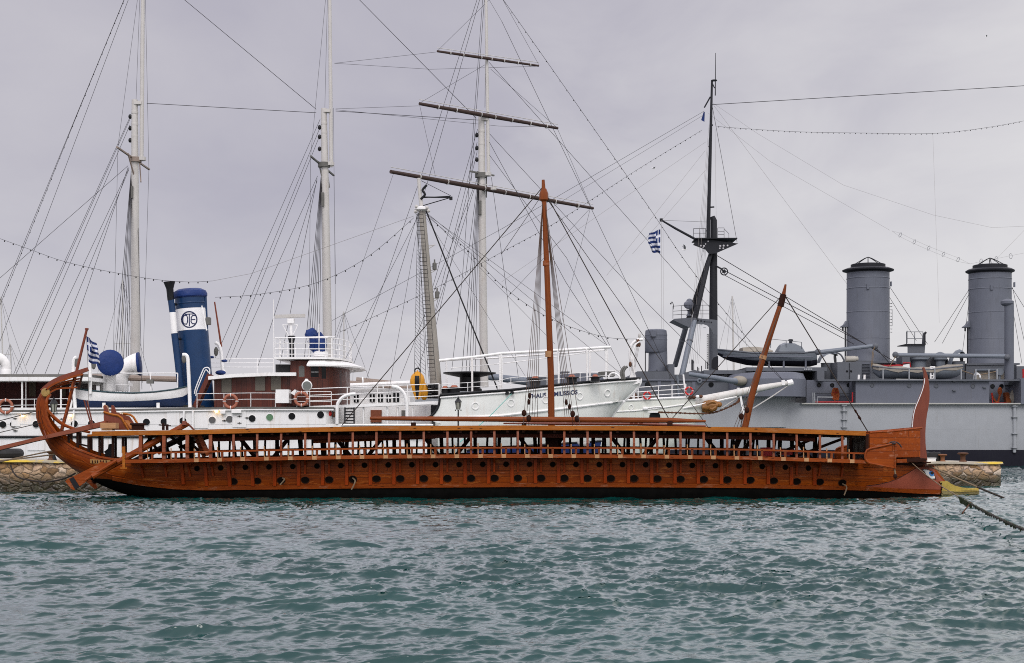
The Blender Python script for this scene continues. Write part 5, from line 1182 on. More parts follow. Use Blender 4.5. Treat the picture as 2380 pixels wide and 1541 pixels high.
railing('bow_railing', [W(*cC(820, 792), 103.4), P(cC, 905, 788, 103.6), P(cC, 1040, 778, 104), P(cC, 1130, 772, 104.3), P(cC, 1222, 766, 104.6)], .92, (1.0, .66, .33), M_trim, ev, 1.35, .03, .035)
MB().tube([P(cC, 1222, 768, 104.6), P(cC, 1205, 612, 104.6)], .06, 6).build('railing_post', M_trim, ev)
for x, y, w in ((850, 760, .5), (880, 770, .45), (835, 740, .3), (910, 750, .3), (1010, 765, .3)): MB().ball(P(cC, x, y, 104.5), (w, .4, w*.8), 10, 7).build('deck_gear', M_rust if x in (850, 880) else M_deckgrey, ev)
MB().pbox(cC, 868, 720, 884, 785, 104, 104.3).build('deck_post', M_trim, ev)
for x, y in ((1250, 770), (1275, 768), (1300, 764), (1320, 762)): MB().ball(P(cC, x, y-4, DE-.5), (.16, .12, .12), 8, 6).build('bow_tackle', M_rust if x != 1300 else M_trim, ev)
G2 = 'red life rings on the schooner bow railing'
ring_buoy('bright red life ring on white bow railing of the schooner, left of two', P(cC, 965, 753, 103.3), .235, .055, M_red, G2)
ring_buoy('bright red life ring on the end post of the schooner railing, near bowsprit', P(cC, 1243, 722, 104.3), .245, .06, M_red, G2)
# deckhouse amidships with windows
a, b_ = P(cB, 600, 705, 102), P(cB, 1055, 830, 102)
MB().box((a.x, 102, b_.z-1), (b_.x, 108, a.z)).build('deckhouse', M_trim, ev)
for x, y, w, h_ in ((700, 772, 32, 48), (806, 768, 34, 50), (860, 768, 34, 50), (915, 770, 30, 48), (965, 765, 40, 60)):
    q0, q1 = P(cB, x-w/2, y-h_/2, 101.98), P(cB, x+w/2, y+h_/2, 101.98)
    wn = MB().box((q0.x, 101.93, q1.z), (q1.x, 102.02, q0.z)).build('window', M_glass, ev)
    MB().box(((q0.x+q1.x)/2-.03, 101.90, q1.z), ((q0.x+q1.x)/2+.03, 101.94, q0.z)).box((q0.x, 101.895, (q0.z+q1.z)/2-.03), (q1.x, 101.935, (q0.z+q1.z)/2+.03)).build('window_bar', M_trim, wn)
MB().tube([P(cB, 555, 662, 103), P(cB, 780, 678, 103), P(cB, 1060, 700, 103)], [.16, .2, .15], 10).build('boom', M_boom, ev)
MB().tube([P(cB, 700, 648, 106), P(cB, 1056, 682, 106)], [.2, .17], 10).build('boom', M_boom, ev)
MB().tube([P(cB, 540, 692, 101.5), P(cB, 1055, 668, 101.5)], .16, 10).build('boom', M_trim, ev)
MB().tube([P(cA, 600, 628, 103), P(cA, 1240, 646, 103)], .2, 10).build('boom', M_boom, ev); MB().tube([P(cA, 600, 656, 103.5), P(cA, 700, 658, 103.5)], .2, 10).build('boom', M_boom, ev)
for x, y in ((600, 668), (745, 655), (880, 690)): MB().torus(P(cB, x, y, 103), .24, .05, (1, 0, .1), 12, 6).build('boom_band', M_trim, ev)
# masts
def smast(lower, upper, cap_y, truck_bands, cx_):
    lo = MB().tube([W(x, y, DE) for x, y, w in lower], [w*DE/F/2 for x, y, w in lower], 16).build('lower_mast', M_mastw, ev)
    up = MB().tube([W(x, y, DE-.05) for x, y, w in upper], [w*DE/F/2 for x, y, w in upper], 12).build('topmast', M_mastw, ev)
    xt, yt, wt = lower[-1]
    for yb in truck_bands: MB().lathe(W(lerp(-yb, sorted((-y, x) for x, y, w in lower)), yb, DE), [(wt*DE/F/2*1.12, 0), (wt*DE/F/2*1.18, .1), (wt*DE/F/2*1.12, .2)], n=16).build('mast_band', M_mastw, lo)
    for yb in truck_bands: MB().ball(W(xt-wt*.75, yb+6, DE), (.13, .12, .17), 8, 6).build('mast_block', M_blk, lo)
    MB().bar(W(xt, cap_y, DE), W(lerp(-cap_y, sorted((-y, x) for x, y, w in upper)), cap_y, DE), .5, .22).build('mast_cap', M_mastw, lo)
    return lo, up
l1, u1 = smast([(314, 925, 23), (314, 880, 23), (314.5, 656, 20), (313.5, 385, 17), (313, 232, 14)], [(329, 371, 9), (331, 100, 9.5), (334, -200, 7), (336, -400, 5)], 240, (265, 292, 320), 0)
l2, u2 = smast([(763, 920, 23), (762, 860, 22), (759, 656, 20), (755, 385, 16.5), (752.5, 252, 13)], [(770, 388, 9), (767.5, 120, 8.5), (765, -150, 7), (763, -350, 5)], 258, (290, 312, 340), 0)
l3, u3 = smast([(1126, 900, 19), (1125, 860, 19), (1122, 656, 18.5), (1120, 440, 17), (1118.8, 270, 14)], [(1135.5, 407, 8.5), (1133, 250, 8), (1129.5, 0, 7), (1126, -250, 5.5)], 277, (308, 338, 365), 0)
for lo, xm, ym, d0, d1 in ((l1, 320, 367, (272, 342), (347, 394)), (l2, 758, 379, (722, 363), (776, 408)), (l3, 1123, 403, (1092, 398), (1148, 408))):
    # crosstrees stand square to the ship: the raised end is nearer
    zc_ = W(xm, ym, DE).z; k0 = F*(zc_-EYE)/(HY-d0[1]); k1 = F*(zc_-EYE)/(HY-d1[1])
    p, q = W(*d0, k0), W(*d1, k1)
    m = MB().bar(p, q, .12, .10); c = W(xm-6, ym+2, DE)
    m.bar(p.lerp(q, .32)+V((0, 0, .1)), c+V((0, 0, -1.4)), .08, .08).bar(p.lerp(q, .68)+V((0, 0, .1)), c+V((.4, 0, -1.6)), .08, .08)
    m.lathe(W(xm-5, ym+3, DE), [(.42, -.2), (.42, .12)], n=14); m.build('crosstree', M_deckgrey if lo is not l1 else M_boom, lo)
    MB().lathe(W(xm+9, ym+2, DE), [(.3, -.12), (.3, .12)], n=10).build('topmast_heel', M_mastw, lo)
for lo, x, y0, y1 in ((l1, 307, 432, 462), (l2, 750, 447, 480), (l3, 1115, 466, 500)): MB().box(W(x-3, y0, DE-.4), W(x+4, y1, DE-.1)).build('radar_reflector', M_deckgrey, lo)
# square yards: horizontal spars braced round, left arms nearer
def yard(xl, yl, xr, yr, xm, dm, r, nm='yard'):
    ym = None
    for it in range(1):
        f = (xm-xl)/(xr-xl); y_m = yl+(yr-yl)*f; z = EYE+(HY-y_m)*dm/F
    dl_, dr_ = F*(z-EYE)/(HY-yl), F*(z-EYE)/(HY-yr)
    a, b = W(xl, yl, dl_), W(xr, yr, dr_); n = 9
    o = MB().tube([a.lerp(b, k/8) for k in range(n)], [r*lerp(abs(k/8-.45), [(0, 1), (.55, .62)]) for k in range(n)], 12).build(nm, M_yard, ev)
    for k in (1, 2, 3.4, 4.2, 5.2, 6.3, 7.3): MB().lathe(a.lerp(b, k/8), [(r*1.06, -.03), (r*1.06, .03)], (b-a), 10).build('yard_band', M_mastw, o)
    MB().tube([p+V((0, 0, r+.12)) for p in (a, a.lerp(b, .5), b)], .025, 5).build('jackstay', M_mastw, o)
    return a, b
y1 = yard(908, 399, 1378, 484, 1122, 104.4, .175); y2 = yard(975, 241, 1296, 298, 1122, 104.5, .155); y3 = yard(1016, 119, 1252, 153, 1130, 104.6, .11)
MB().lathe(W(1147, 438, 104.3), [(.2, -.1), (.2, .1)], n=10).build('yard_truss', M_mastw, l3)
# standing and running rigging
R0, R1, R2 = .021, .017, .012
rig = []
def add(a, b, r=R1, d0=DE, d1=None, nm='shroud', mat=None): rig.append((nm, (a[0], a[1], d0), (b[0], b[1], d1 or d0), r, mat or M_wire))
def bundle(x, y, xs, y1, sp=4.2):
    for i, xx in enumerate(xs): add((x-1+i*.4, y), (xx, y1), R0, DE, DE-sp+i*.3)
    
bundle(306, 398, (262, 270, 276, 284, 291, 297), 912); bundle(322, 520, (330,), 905); bundle(747, 412, (703, 712, 719, 726, 733, 741), 880); bundle(1113, 408, (1072, 1082, 1090, 1097, 1104), 880)
for xx, yy in ((30, 873), (38, 868), (60, 850)): add((302, 254+xx*.6), (xx, yy), R1, DE, 96)
for a, b in (((300, 390), (75, 868)), ((299, 395), (100, 880)), ((298, 388), (132, 880)), ((298, 385), (-10, 655)), ((290, -5), (-70, 870)), ((300, -5), (-25, 860))): add(a, b, R1, DE, 96 if b[0] > 0 else 104)
for p in ((320, -5), (274, 341)), ((274, 341), (262, 890)), ((338, -5), (346, 394)), ((346, 394), (331, 890)), ((325, -5), (316, 238)): add(*p, r=R2)
add((341, 240), (735, 262), R0, nm='triatic_stay'); add((427, -2), (735, 254), R0, nm='triatic_stay')
for a, b in (((744, 277), (500, 832)), ((743, 298), (522, 840)), ((741, 320), (532, 842)), ((738, 409), (548, 832)), ((737, 420), (600, 850)), ((737, 415), (640, 900))): add(a, b, R1, DE, 98)
for p in ((757, -5), (722, 363)), ((722, 363), (717, 880)), ((761, -5), (755, 250)), ((775, 251), (781, 880)), ((776, 408), (780, 660)): add(*p, r=R2)
add((834, -2), (1107, 275), R0, nm='triatic_stay'); add((780, 258), (1112, 279), R0, nm='triatic_stay'); add((780, 255), (1160, 293), R2); add((1160, 293), (1280, 295), R2)
add((777, 147), (1013, 121), R2); add((777, 147), (1000, 161), R2); add((1000, 161), (1252, 154), R2); add((780, 253), (973, 246), R2)
for q in (((1110, -5), (979, 409), (893, 656), (808, 884)), ((1116, -5), (998, 409), (922, 656), (852, 880)), ((1122, -5), (1075, 640), (1050, 860))):
    for a, b in zip(q, q[1:]): add(a, b, R1)
for a, b in (((1110, 300), (985, 740)), ((1109, 330), (992, 800)), ((1109, 352), (1003, 800)), ((1110, 412), (930, 880)), ((1110, 415), (968, 870)), ((1125, 305), (1082, 640)), ((1130, -5), (1127, 250)), ((1126, -5), (1095, 420))): add(a, b, R1)
for q in (((1137, 145), (1592, 656), (1823, 888)), ((1166, 49), (1456, 656), (1560, 880)), ((1137, 310), (1456, 656), (1650, 850)), ((1142, 412), (1205, 880))):
    for a, b in zip(q, q[1:]): add(a, b, R1, nm='forestay')
for p in ((1139, -2), (1018, 117)), ((978, 238), (1128, 150)), ((1168, -2), (1252, 150)), ((1140, 160), (1295, 297)), ((1136, -2), (1166, 49)), ((915, 402), (781, 790)), ((1372, 484), (1300, 770)), ((1372, 484), (1180, 690)), ((1296, 300), (1374, 482)), ((975, 243), (1012, 410)): add(*p, r=R2, nm='brace')
for nm, a, b, r_, mt in rig: line(nm, [a, b], r_, mt, ev, n=3)
G3 = 'strings of small lamps between the masts'
def lstring(lab, pts, n, r=.012, br=.045):
    q = smooth_path([W(*p) for p in pts], 8); o = MB().tube(q, r, 3, cap=False).build('light_string', M_wire, None)
    L = [0]
    for a, b in zip(q, q[1:]): L.append(L[-1]+(b-a).length)
    me = None
    for i in range(n):
        s = (i+.5)/n*L[-1]; k = next(j for j in range(len(q)-1) if L[j+1] >= s); p = q[k].lerp(q[k+1], (s-L[k])/(L[k+1]-L[k]))
        if me is None:
            lo = MB().lathe((0, 0, -br*2.3), [(br*.5, 0), (br, br), (br*.5, br*2.3)], n=6).build('lamp', M_blk, o); me = lo.data
        else:
            lo = bpy.data.objects.new('lamp', me); COL.objects.link(lo); lo.parent = o
        lo.location = p
    tag(o, lab, 'light string', G3); return o
lstring('sagging string of lamps from the left edge down past the first white mast', [(-40, 540, 96), (65, 578, 96), (165, 612, 96), (330, 645, 95.5), (430, 655, 95), (493, 653, 95)], 26)
lstring('lamp string curving up from the blue funnel to the steamer foremast', [(500, 691, 93), (600, 684, 93), (733, 658, 92.5), (850, 600, 92), (962, 506, 92)], 22)
lstring('long lamp string from the steamer foremast down to its bow davit', [(990, 500, 92), (1085, 580, 92), (1166, 663, 92), (1275, 738, 92), (1400, 782, 92.5), (1490, 788, 93)], 26)
lstring('lamp string down the long forestay to the schooner bowsprit', [(1166, -6, 105), (1290, 170, 105), (1500, 470, 105), (1624, 649, 105), (1822, 886, 105)], 40, .016, .038)
lstring('lamp string down the backstay left of the first white mast', [(291, -6, 105), (190, 240, 104), (22, 656, 103), (-70, 872, 102)], 36, .016, .038)
line('wire', [(493, 653, 95), (583, 636, 94), (962, 502, 92)], .010, M_wirel, th)
# ================================================================ grey armoured cruiser beyond the schooner
M_gh = paint('hull_light_grey', (.30, .315, .33), .5, var=.07, dirt=(.20, .18, .15), damt=.3, bump=.5, bscale=.5, seam=7.3, seamz=2.85, seamcol=.8)
M_gm = paint('casemate_grey', (.115, .124, .152), .5, var=.08, dirt=(.09, .085, .08), damt=.35, bump=.4, bscale=.5, seam=9.1, seamcol=.85)
M_gd = paint('superstructure_grey', (.095, .103, .118), .5, var=.12, dirt=(.05, .05, .05), damt=.4, bump=.3, bscale=.8)
M_gf = paint('funnel_grey', (.105, .115, .140), .5, var=.10, dirt=(.05, .05, .05), damt=.45, bump=.4, bscale=.8, seam=None, seamz=None)
M_gb = paint('boat_grey', (.13, .148, .17), .45, var=.1, dirt=(.07, .07, .07), damt=.4)
M_boot = paint('boot_topping_black', (.011, .011, .018), .6, var=.2, dirt=(.025, .028, .025), damt=.4, spec=.15)
M_mast2 = paint('mast_black_grey', (.015, .016, .020), .6, var=.2, spec=.2)
M_canvas = paint('weathered_canvas', (.27, .245, .205), .85, var=.2, dirt=(.14, .12, .09), damt=.5, bump=.8, bscale=4)
M_redp = paint('red_pipe', (.34, .012, .016), .45, var=.15); M_hose = paint('orange_hose', (.45, .105, .03), .7, var=.25, bscale=20)
M_gun = paint('gun_grey', (.15, .17, .20), .4, var=.08)
DA = 130.5
av = thing('cruiser', 'large grey armoured warship with two tall funnels and black tripod mast, at right', 'warship', (0, DA, 0))
NB = 120.0
# hull
st_ = [(960, .4), (1050, 2.6), (1150, 5.2), (1300, 8.2), (1450, 9.8), (1600, 10.4), (1750, 10.5), (1900, 10.5), (2100, 10.5), (2300, 10.5), (2600, 10.4), (2800, 10.0)]
rr = []
for x, b in st_:
    y0 = lerp(x, [(960, 905), (1600, 925), (1842, 932), (1862, 938.5), (2800, 938.5)])
    t0 = W(x, y0, DA-b); rr.append([V((t0.x, DA-b, t0.z)), V((t0.x, DA-b-.12*(b > 8), t0.z-2.2)), V((t0.x, DA-b-.0, 1.22)), V((t0.x, DA-b+.05, 1.22)), V((t0.x, DA, 1.0)), V((t0.x, DA+b, 1.22)), V((t0.x, DA+b, t0.z))])
MB().loft(rr, closed=True).build('hull', M_gh, av, angle=20)
rr2 = []
for x, b in st_:
    t0 = W(x, 940, DA-b); rr2.append([V((t0.x, DA-b-.03, 1.24)), V((t0.x, DA-b-.03, .4)), V((t0.x, DA-b+.3, -2)), V((t0.x, DA+b, -2)), V((t0.x, DA+b, 1.24))])
MB().loft(rr2, closed=True, cap=True).build('boot_topping', M_boot, av, angle=20)
MB().bar(W(1862, 938.2, NB-.1), W(2800, 938.2, NB-.1), .5, .10).build('deck_edge', paint('pale_deck_edge', (.40, .40, .37), .6, var=.15, dirt=(.2, .16, .1), damt=.4), av)
for dx, y0, y1 in ((560, 752, 905), (1607, 755, 1045)):
    p0, p1_ = P(cD, dx, y0, NB-.12), P(cD, dx, y1, NB-.12); m = MB().tube([p0, p1_], .13, 8)
    for yy in (0.02, .25, .6, .9): m.lathe(p0.lerp(p1_, yy), [(.26, -.03), (.26, .03)], n=8)
    m.build('discharge_pipe', M_gh, av)
# bulge below the side turret
def curved_wall(x0, x1, ytop, ybot, dn, depth, rx, mat, name, left=False):
    a, b = W(x0, ytop, dn), W(x1, ytop, dn); zb = W(x1, ybot, dn).z; pts = [V((a.x, dn+depth, 0)), V((a.x, dn, 0))]
    for k in range(9): an = -math.pi/2+math.pi/2*k/8; pts.append(V((b.x-rx+rx*math.cos(an), dn+rx+rx*math.sin(an), 0)))
    pts.append(V((b.x, dn+depth, 0)))
    return MB().loft([[p+V((0, 0, z)) for p in pts] for z in (zb, a.z)], closed=True, cap=True).build(name, mat, av)
curved_wall(1560, 1862, 921, 993, 119.5, 3, 2.4, M_gh, 'sponson')
# casemate
def wall(c, x0, y0, x1, y1, dn, df, mat, name, par=None):
    a, b = P(c, x0, y0, dn), P(c, x1, y1, dn); return MB().box((a.x, dn, b.z), (b.x, df, a.z)).build(name, mat, par or av)
wall(cD, 632, 600, 1452, 747, NB+.12, 128, M_gm, 'casemate')
wall(cD, 330, 600, 640, 747, NB+2.6, 128, M_gm, 'casemate_recess'); wall(cD, 1445, 600, 1640, 747, NB+2.6, 128, M_gm, 'casemate_recess'); wall(cD, 1640, 590, 2100, 747, NB+.3, 128, M_gm, 'casemate')
MB().bar(P(cD, 390, 603, NB+.6), P(cD, 2000, 603, NB+.6), 1.6, .12).build('deck_edge', M_gd, av)
for lx, ly in ((245, 1097), (447, 1097), (700, 1093), (1062, 1097), (1630, 1103)):
    p = P(cL, lx, ly, NB+.12 if lx > 750 else NB+2.6); MB().lathe(p, [(.17, 0), (.17, -.05), (.13, -.06), (.12, -.02), (.001, -.02)], (0, 1, 0), 16, capb=False).build('porthole', [M_gd if lx > 750 else M_glass], av)
for mx, my in ((578, 1105), (1140, 1110), (1440, 1113), (1577, 1113), (1812, 1120)):
    p = P(cM, mx, my, NB+.12 if mx < 1300 else NB+2.6); MB().lathe(p, [(.18, 0), (.18, -.05), (.14, -.06), (.13, -.02), (.001, -.02)], (0, 1, 0), 16, capb=False).build('porthole', [M_gd if mx < 1300 else M_glass], av)
for mx, my in ((860, 1042), (1015, 1042), (858, 1178), (1325, 1128)): wall(cM, mx-25, my-9, mx+25, my+9, NB-.05, NB+.2, M_gd, 'scupper')
# recess clutter: fire main, hoses
def pipe(c, pts, d, r, mat, name): return MB().tube([P(c, x, y, d) for x, y in pts], r, 6).build(name, mat, av)
pipe(cL, ((190, 1357), (765, 1357)), NB+.7, .06, M_redp, 'fire_main'); pipe(cL, ((760, 1357), (760, 1205)), NB+.5, .06, M_redp, 'fire_main'); pipe(cL, ((190, 1222), (735, 1225)), NB+2.4, .04, M_gd, 'wall_pipe')
pipe(cL, ((218, 1365), (222, 1280), (460, 1283)), NB+.5, .045, M_gh, 'deck_rail'); pipe(cM, ((1430, 1215), (1440, 1372), (1660, 1375)), NB+.6, .05, M_redp, 'fire_main')
for x in (150, 178): pipe(cL, ((x, 1212), (x+4, 1368)), NB+.4, .04, M_gh, 'deck_rail')
def hose(lab, c, cx, y0, y1, w, d, loops):
    t_ = thing('fire_hose', lab, 'hose', P(c, cx, y1, d), None); m = MB()
    for k in range(loops):
        x = cx+(k/(loops-1)-.5)*w if loops > 1 else cx; a, b = P(c, cx+(x-cx)*.4, y0, d-.05*k), P(c, x, y1-random.uniform(0, 30), d-.03*k)
        m.tube(smooth_path([a+V((-.08, 0, 0)), a.lerp(b, .5)+V((-.16, .03*k, 0)), b, a.lerp(b, .5)+V((.14, -.04, 0)), a+V((.08, 0, .0))], 5), .05, 6)
    m.build('coil', M_hose, t_); return t_
h1 = hose('orange coiled hose hanging in the recess left of the warship casemate wall', cL, 500, 1140, 1338, 70, NB+1.9, 7)
MB().tube([P(cL, 460, 1207, NB+1.5), P(cL, 540, 1205, NB+1.5)], .03, 5).build('strap', M_redp, h1)
h2 = thing('fire_hose', 'orange hose looped in a long U in the right-hand recess of the warship', 'hose', P(cM, 1500, 1360, NB+1.9))
MB().tube(smooth_path([P(cM, x, y, NB+1.9) for x, y in ((1428, 1215), (1450, 1290), (1490, 1350), (1525, 1350), (1545, 1280), (1560, 1200), (1548, 1150))], 5), .085, 7).ball(P(cM, 1555, 1190, NB+1.9), (.2, .1, .33), 8, 6).build('loop', M_hose, h2)
bd = thing('board_stack', 'tan boards under a crumpled canvas sheet leaning at the right recess of the warship', 'boards', P(cM, 1740, 1385, NB+1.5))
for k in range(4): MB().prism([P(cM, x+k*14, y, NB+1.3+k*.05) for x, y in ((1635, 1210), (1650, 1208), (1690, 1385), (1660, 1385))], (0, .6, 0)).build('board', M_spar, bd)
sm = MB().ball(P(cM, 1790, 1290, NB+1.7), (.62, .4, .62), 20, 14)
for v in sm.bm.verts: v.co += V((math.sin(v.co.z*9+v.co.x*3), 0, math.sin(v.co.x*11)))*.07
sm.build('sheet', M_canvas, bd)
# side turret with its long gun
tz = [P(cD, 0, y, 118.0).z for y in (700, 590, 562)]
def tplan(inset, d0):
    a, b = P(cK, 1640+inset*20, 0, d0), P(cD, 375, 0, d0); o = []
    for k in range(25):
        an = math.pi*2*k/24; cx = (a.x+b.x)/2; o.append(V((cx+(b.x-a.x)/2*(abs(math.cos(an))**.6)*math.copysign(1, math.cos(an))*(1-inset*.03), d0+5+5*(abs(math.sin(an))**.7)*math.copysign(1, math.sin(an))*(1-inset*.03), 0)))
    return o[:-1]
MB().loft([[p+V((0, 0, z)) for p in tplan(i, 118.0)] for i, z in ((0, tz[0]), (0, tz[1]), (2.2, tz[2]+.10), (9, tz[2]+.22))], closed=True, cap=True).build('gun_turret', M_gm, av, angle=25)
def gun(pts, rads, name='gun_barrel'):
    return MB().tube(pts, rads, 16).build(name, M_gun, av)
g1 = gun([P(cK, 945, 928, 117.0), P(cK, 968, 930, 117.0), P(cK, 1000, 935, 117.05), P(cK, 1350, 985, 117.4), P(cK, 1560, 1025, 117.7), P(cK, 1700, 1040, 118.4)], [.155, .155, .16, .19, .22, .24])
MB().ball(P(cK, 1720, 1032, 118.6), (.62, .6, .40), 16, 10).build('gun_canvas', M_canvas, g1)
gun([P(cC, -230, 610, 124), P(cC, 0, 637, 124), P(cC, 190, 662, 124.2)], [.26, .30, .33])
wall(cC, 170, 628, 330, 700, 123, 133, M_gd, 'fore_turret'); MB().prism([P(cC, x, y, 123.5) for x, y in ((330, 610), (470, 604), (660, 604), (700, 700), (300, 700))], (0, 8, 0)).build('fore_turret', M_gm, av)
wall(cC, 390, 592, 450, 606, 124, 126, M_gd, 'turret_hood')
# forward superstructure
wall(cK, 205, 1022, 1660, 1420, 121.5, 136, M_gd, 'bridge_house')
wall(cK, 155, 885, 640, 1024, 123.5, 137, M_gd, 'bridge_house'); wall(cK, 632, 775, 725, 1024, 124.5, 134, M_gd, 'bridge_house')
wall(cK, 700, 935, 1250, 1024, 125, 134, M_gd, 'bridge_house')
MB().prism([P(cK, x, y, 125.2) for x, y in ((855, 936), (890, 905), (1030, 862), (1150, 895), (1215, 936))], (0, 5, 0)).build('hood_roof', M_gd, av)
wall(cK, 1180, 868, 1926, 925, 123, 136, M_gd, 'boat_deck')
wall(cD, -40, 522, 455, 545, 122.6, 137, M_gd, 'boat_deck'); wall(cD, -40, 545, 400, 600, 125, 130, M_mast2, 'casemate_painted_shade')  # lower wall painted near black as the shade under the boat deck
MB().tube([P(cK, 160, 1022, 121.4), P(cK, 1660, 1024, 121.4)], .06, 6).build('bridge_rail', M_gm, av)
for x, y, r in ((1285, 1088, .16), (310, 1088, .16)): MB().lathe(P(cK, x, y, 121.5), [(r*1.3, 0), (r*1.3, -.05), (r, -.06), (r, -.03)], (0, 1, 0), 16).build('porthole', M_glass, av)
MB().torus(P(cK, 1110, 1030, 121.3), .14, .07, (0, 1, 0), 16, 6).build('fairlead', M_gb, av)
for x, y in ((1022, 1075), (490, 1060), (700, 1060)): wall(cK, x-25, y-30, x+25, y+90, 121.42, 121.6, M_gm, 'door_plate')
MB().tube([P(cK, 760, 950, 121.2), P(cK, 775, 1000, 121.2), P(cK, 790, 1290, 121.2)], .10, 8).build('vent_trunk', M_gb, av)
pv_ = MB().lathe(P(cK, 470, 885, 127), [(.83, 0), (.80, .2), (.78, 1.65)], n=32).build('fore_stack', M_gf, av)
MB().lathe(P(cK, 440, 578, 127), [(.86, -.12), (.93, 0), (.93, .9), (.945, .92), (.945, 1.0), (.925, 1.02), (.925, 1.28), (.94, 1.30), (.94, 1.38), (.92, 1.40), (.88, 1.72), (.7, 1.82), (.001, 1.85)], n=36, capb=False).build('stack_hood', M_gf, pv_)
MB().pbox(cK, 358, 262, 440, 350, 125.9, 126.4).build('stack_box', M_gf, pv_); MB().tube([P(cK, 277, 580, 126.6), P(cK, 277, 890, 126.6)], .04, 6).build('stack_pipe', M_mast2, pv_)
for x, y0, y1 in ((995, 705, 870), (1020, 720, 870), (1078, 815, 895), (1098, 830, 895), (1140, 800, 910), (890, 845, 915), (455, 860, 1000), (1205, 720, 850), (1230, 740, 850)): MB().tube([P(cK, x, y0, 126), P(cK, x, y1, 126)], .07 if x == 995 else .035, 6).build('voice_pipe', M_mast2, av)
# tripod mast
tm2 = MB().tube([W(1657.8, 868, DA), W(1658, 745, DA)], [.37, .36], 16).build('tripod_mast', M_gd, av)
MB().tube([W(1658, 745, DA), W(1659, 512, DA), W(1656, 503, DA)], [.362, .28, .2], 16).build('mast_upper', M_mast2, tm2)
MB().tube([W(1645.4, 572, DA-.4), W(1650, 380, DA-.4), W(1654.8, 186, DA-.4)], [.17, .15, .09], 10).build('topmast', M_mast2, tm2)
MB().tube([W(1662.5, 222, DA-.4), W(1663, 123, DA-.4)], [.045, .02], 6).lathe(W(1660, 187, DA-.4), [(.25, -.04), (.25, .04)], n=10).tube([W(1661, 205, DA-.4), W(1654, 190, DA-.4)], .05, 5).build('mast_pole', M_mast2, tm2)
for x0, y0, x1, y1 in ((1651, 225, 1637, 250), (1650, 290, 1657, 291), (1646, 482, 1660, 481), (1650, 340, 1647, 341)): MB().tube([W(x0, y0, DA-.4), W(x1, y1, DA-.4)], .07, 6).build('mast_step', M_mast2, tm2)
for dep, pts in ((125.5, ((1652, 588), (1614, 744), (1583, 880))), (135.5, ((1652, 588), (1595, 757), (1569, 850)))):
    q = [W(x, y, 130+(dep-130)*k/2) for k, (x, y) in enumerate(pts)]
    MB().tube([q[1], q[2]], .235, 14).build('tripod_leg', M_gun if dep < 130 else M_gd, tm2); MB().tube([q[0], q[1]], [.16, .236], 14).build('tripod_leg', M_mast2, tm2)
    for f in (.35,): MB().tube([q[1].lerp(q[2], f), q[1].lerp(q[2], f+.02)], .27, 12).build('leg_collar', M_gd, tm2)
# fighting top: pierced triangular brackets and plate
def bracket(outer, holes, d, name):
    pl_ = [W(x, y, d) for x, y in outer]; m = MB().prism(pl_, (0, .12, 0)); o = m.build(name, M_mast2, tm2); return o
for d in (DA-1.0, DA+.8):
    bracket(((1611, 569), (1622, 553.5), (1716, 566), (1663, 589), (1648, 590), (1640, 580)), (), d, 'top_bracket')
for x, y, r in ((1674, 571.5, 2.2), (1682, 571, 2.2), (1691, 570.5, 2.0), (1673, 577, 1.8), (1681, 577, 1.8), (1629, 571, 2), (1636, 571.5, 2.2), (1646, 561, 1.8), (1640, 567, 1.6), (1634, 575, 1.2)):
    MB().lathe(W(x, y, DA-1.01), [(r*DA/F, -.004), (r*DA/F, -.012)], (0, 1, 0), 14).build('lightening_hole', paint('sky_through_grey', (.42, .41, .42), .6), tm2)
MB().pbox(lambda x, y: (x, y), 1617, 552.5, 1714, 554.5, DA-1.3, DA+1.6).build('top_platform', M_mast2, tm2)
railing('top_railing', [W(1612, 553, DA-1.2), W(1640, 553, DA-1.25)], .8, (1, .5), M_mast2, tm2, .6, .02, .02); railing('top_railing', [W(1668, 553, DA-1.2), W(1683, 553, DA-1.25)], .85, (1, .66, .33), M_mast2, tm2, .5, .02, .02); MB().tube([W(1684, 533, DA-1.2), W(1694, 543, DA-1.2), W(1694, 557, DA-1.2)], .02, 5).build('top_railing', M_mast2, tm2)
MB().tube([W(1536, 511, DA-.8), W(1570, 531, DA-.8), W(1629, 563, DA-.8)], [.07, .10, .11], 8).lathe(W(1537, 512, DA-.8), [(.14, -.1), (.14, .15)], n=8).build('gaff', M_mast2, tm2)
p = W(1683, 631, DA-.6); m = MB().torus(p, .30, .05, (0, 1, 0), 18, 6).torus(p, .12, .05, (0, 1, 0), 10, 6)
for k in range(5): a = k*2*math.pi/5; m.tube([p, p+V((math.cos(a), 0, math.sin(a)))*.3], .03, 5)
m.tube([W(1664, 618, DA-.4), W(1675, 624, DA-.5), p], .08, 6); m.build('sheave_wheel', M_mast2, tm2)
# lower bridge between the legs
m = MB().prism([P(cK, x, y, 128) for x, y in ((1050, 68), (1330, 92), (1385, 100), (1385, 330), (1320, 318), (1285, 235), (1230, 180), (1160, 158), (1055, 155), (1022, 210), (990, 190))], (0, .15, 0)); m.build('arch_bracket', M_gd, tm2)
m = MB().prism([P(cK, x, y, 127.5) for x, y in ((700, 95), (720, 78), (1000, 60), (1060, 70), (1040, 170), (940, 205), (880, 180))], (0, 3, 0)); m.build('searchlight_platform', M_gd, tm2)
for x, y, w in ((1085, 103, 11), (1135, 110, 11), (1187, 118, 11), (1225, 124, 5), (1255, 127, 5), (1292, 131, 10)): wall(cK, x-w, y-9, x+w, y+9, 127.95, 127.99, M_mast2, 'bracket_opening', tm2)
for x, y, w, h_ in ((1138, 170, 17, 8), (1188, 212, 19, 6), (1070, 172, 8, 7)): wall(cK, x-w, y-h_, x+w, y+h_, 127.95, 127.99, M_gh, 'bracket_opening', tm2)
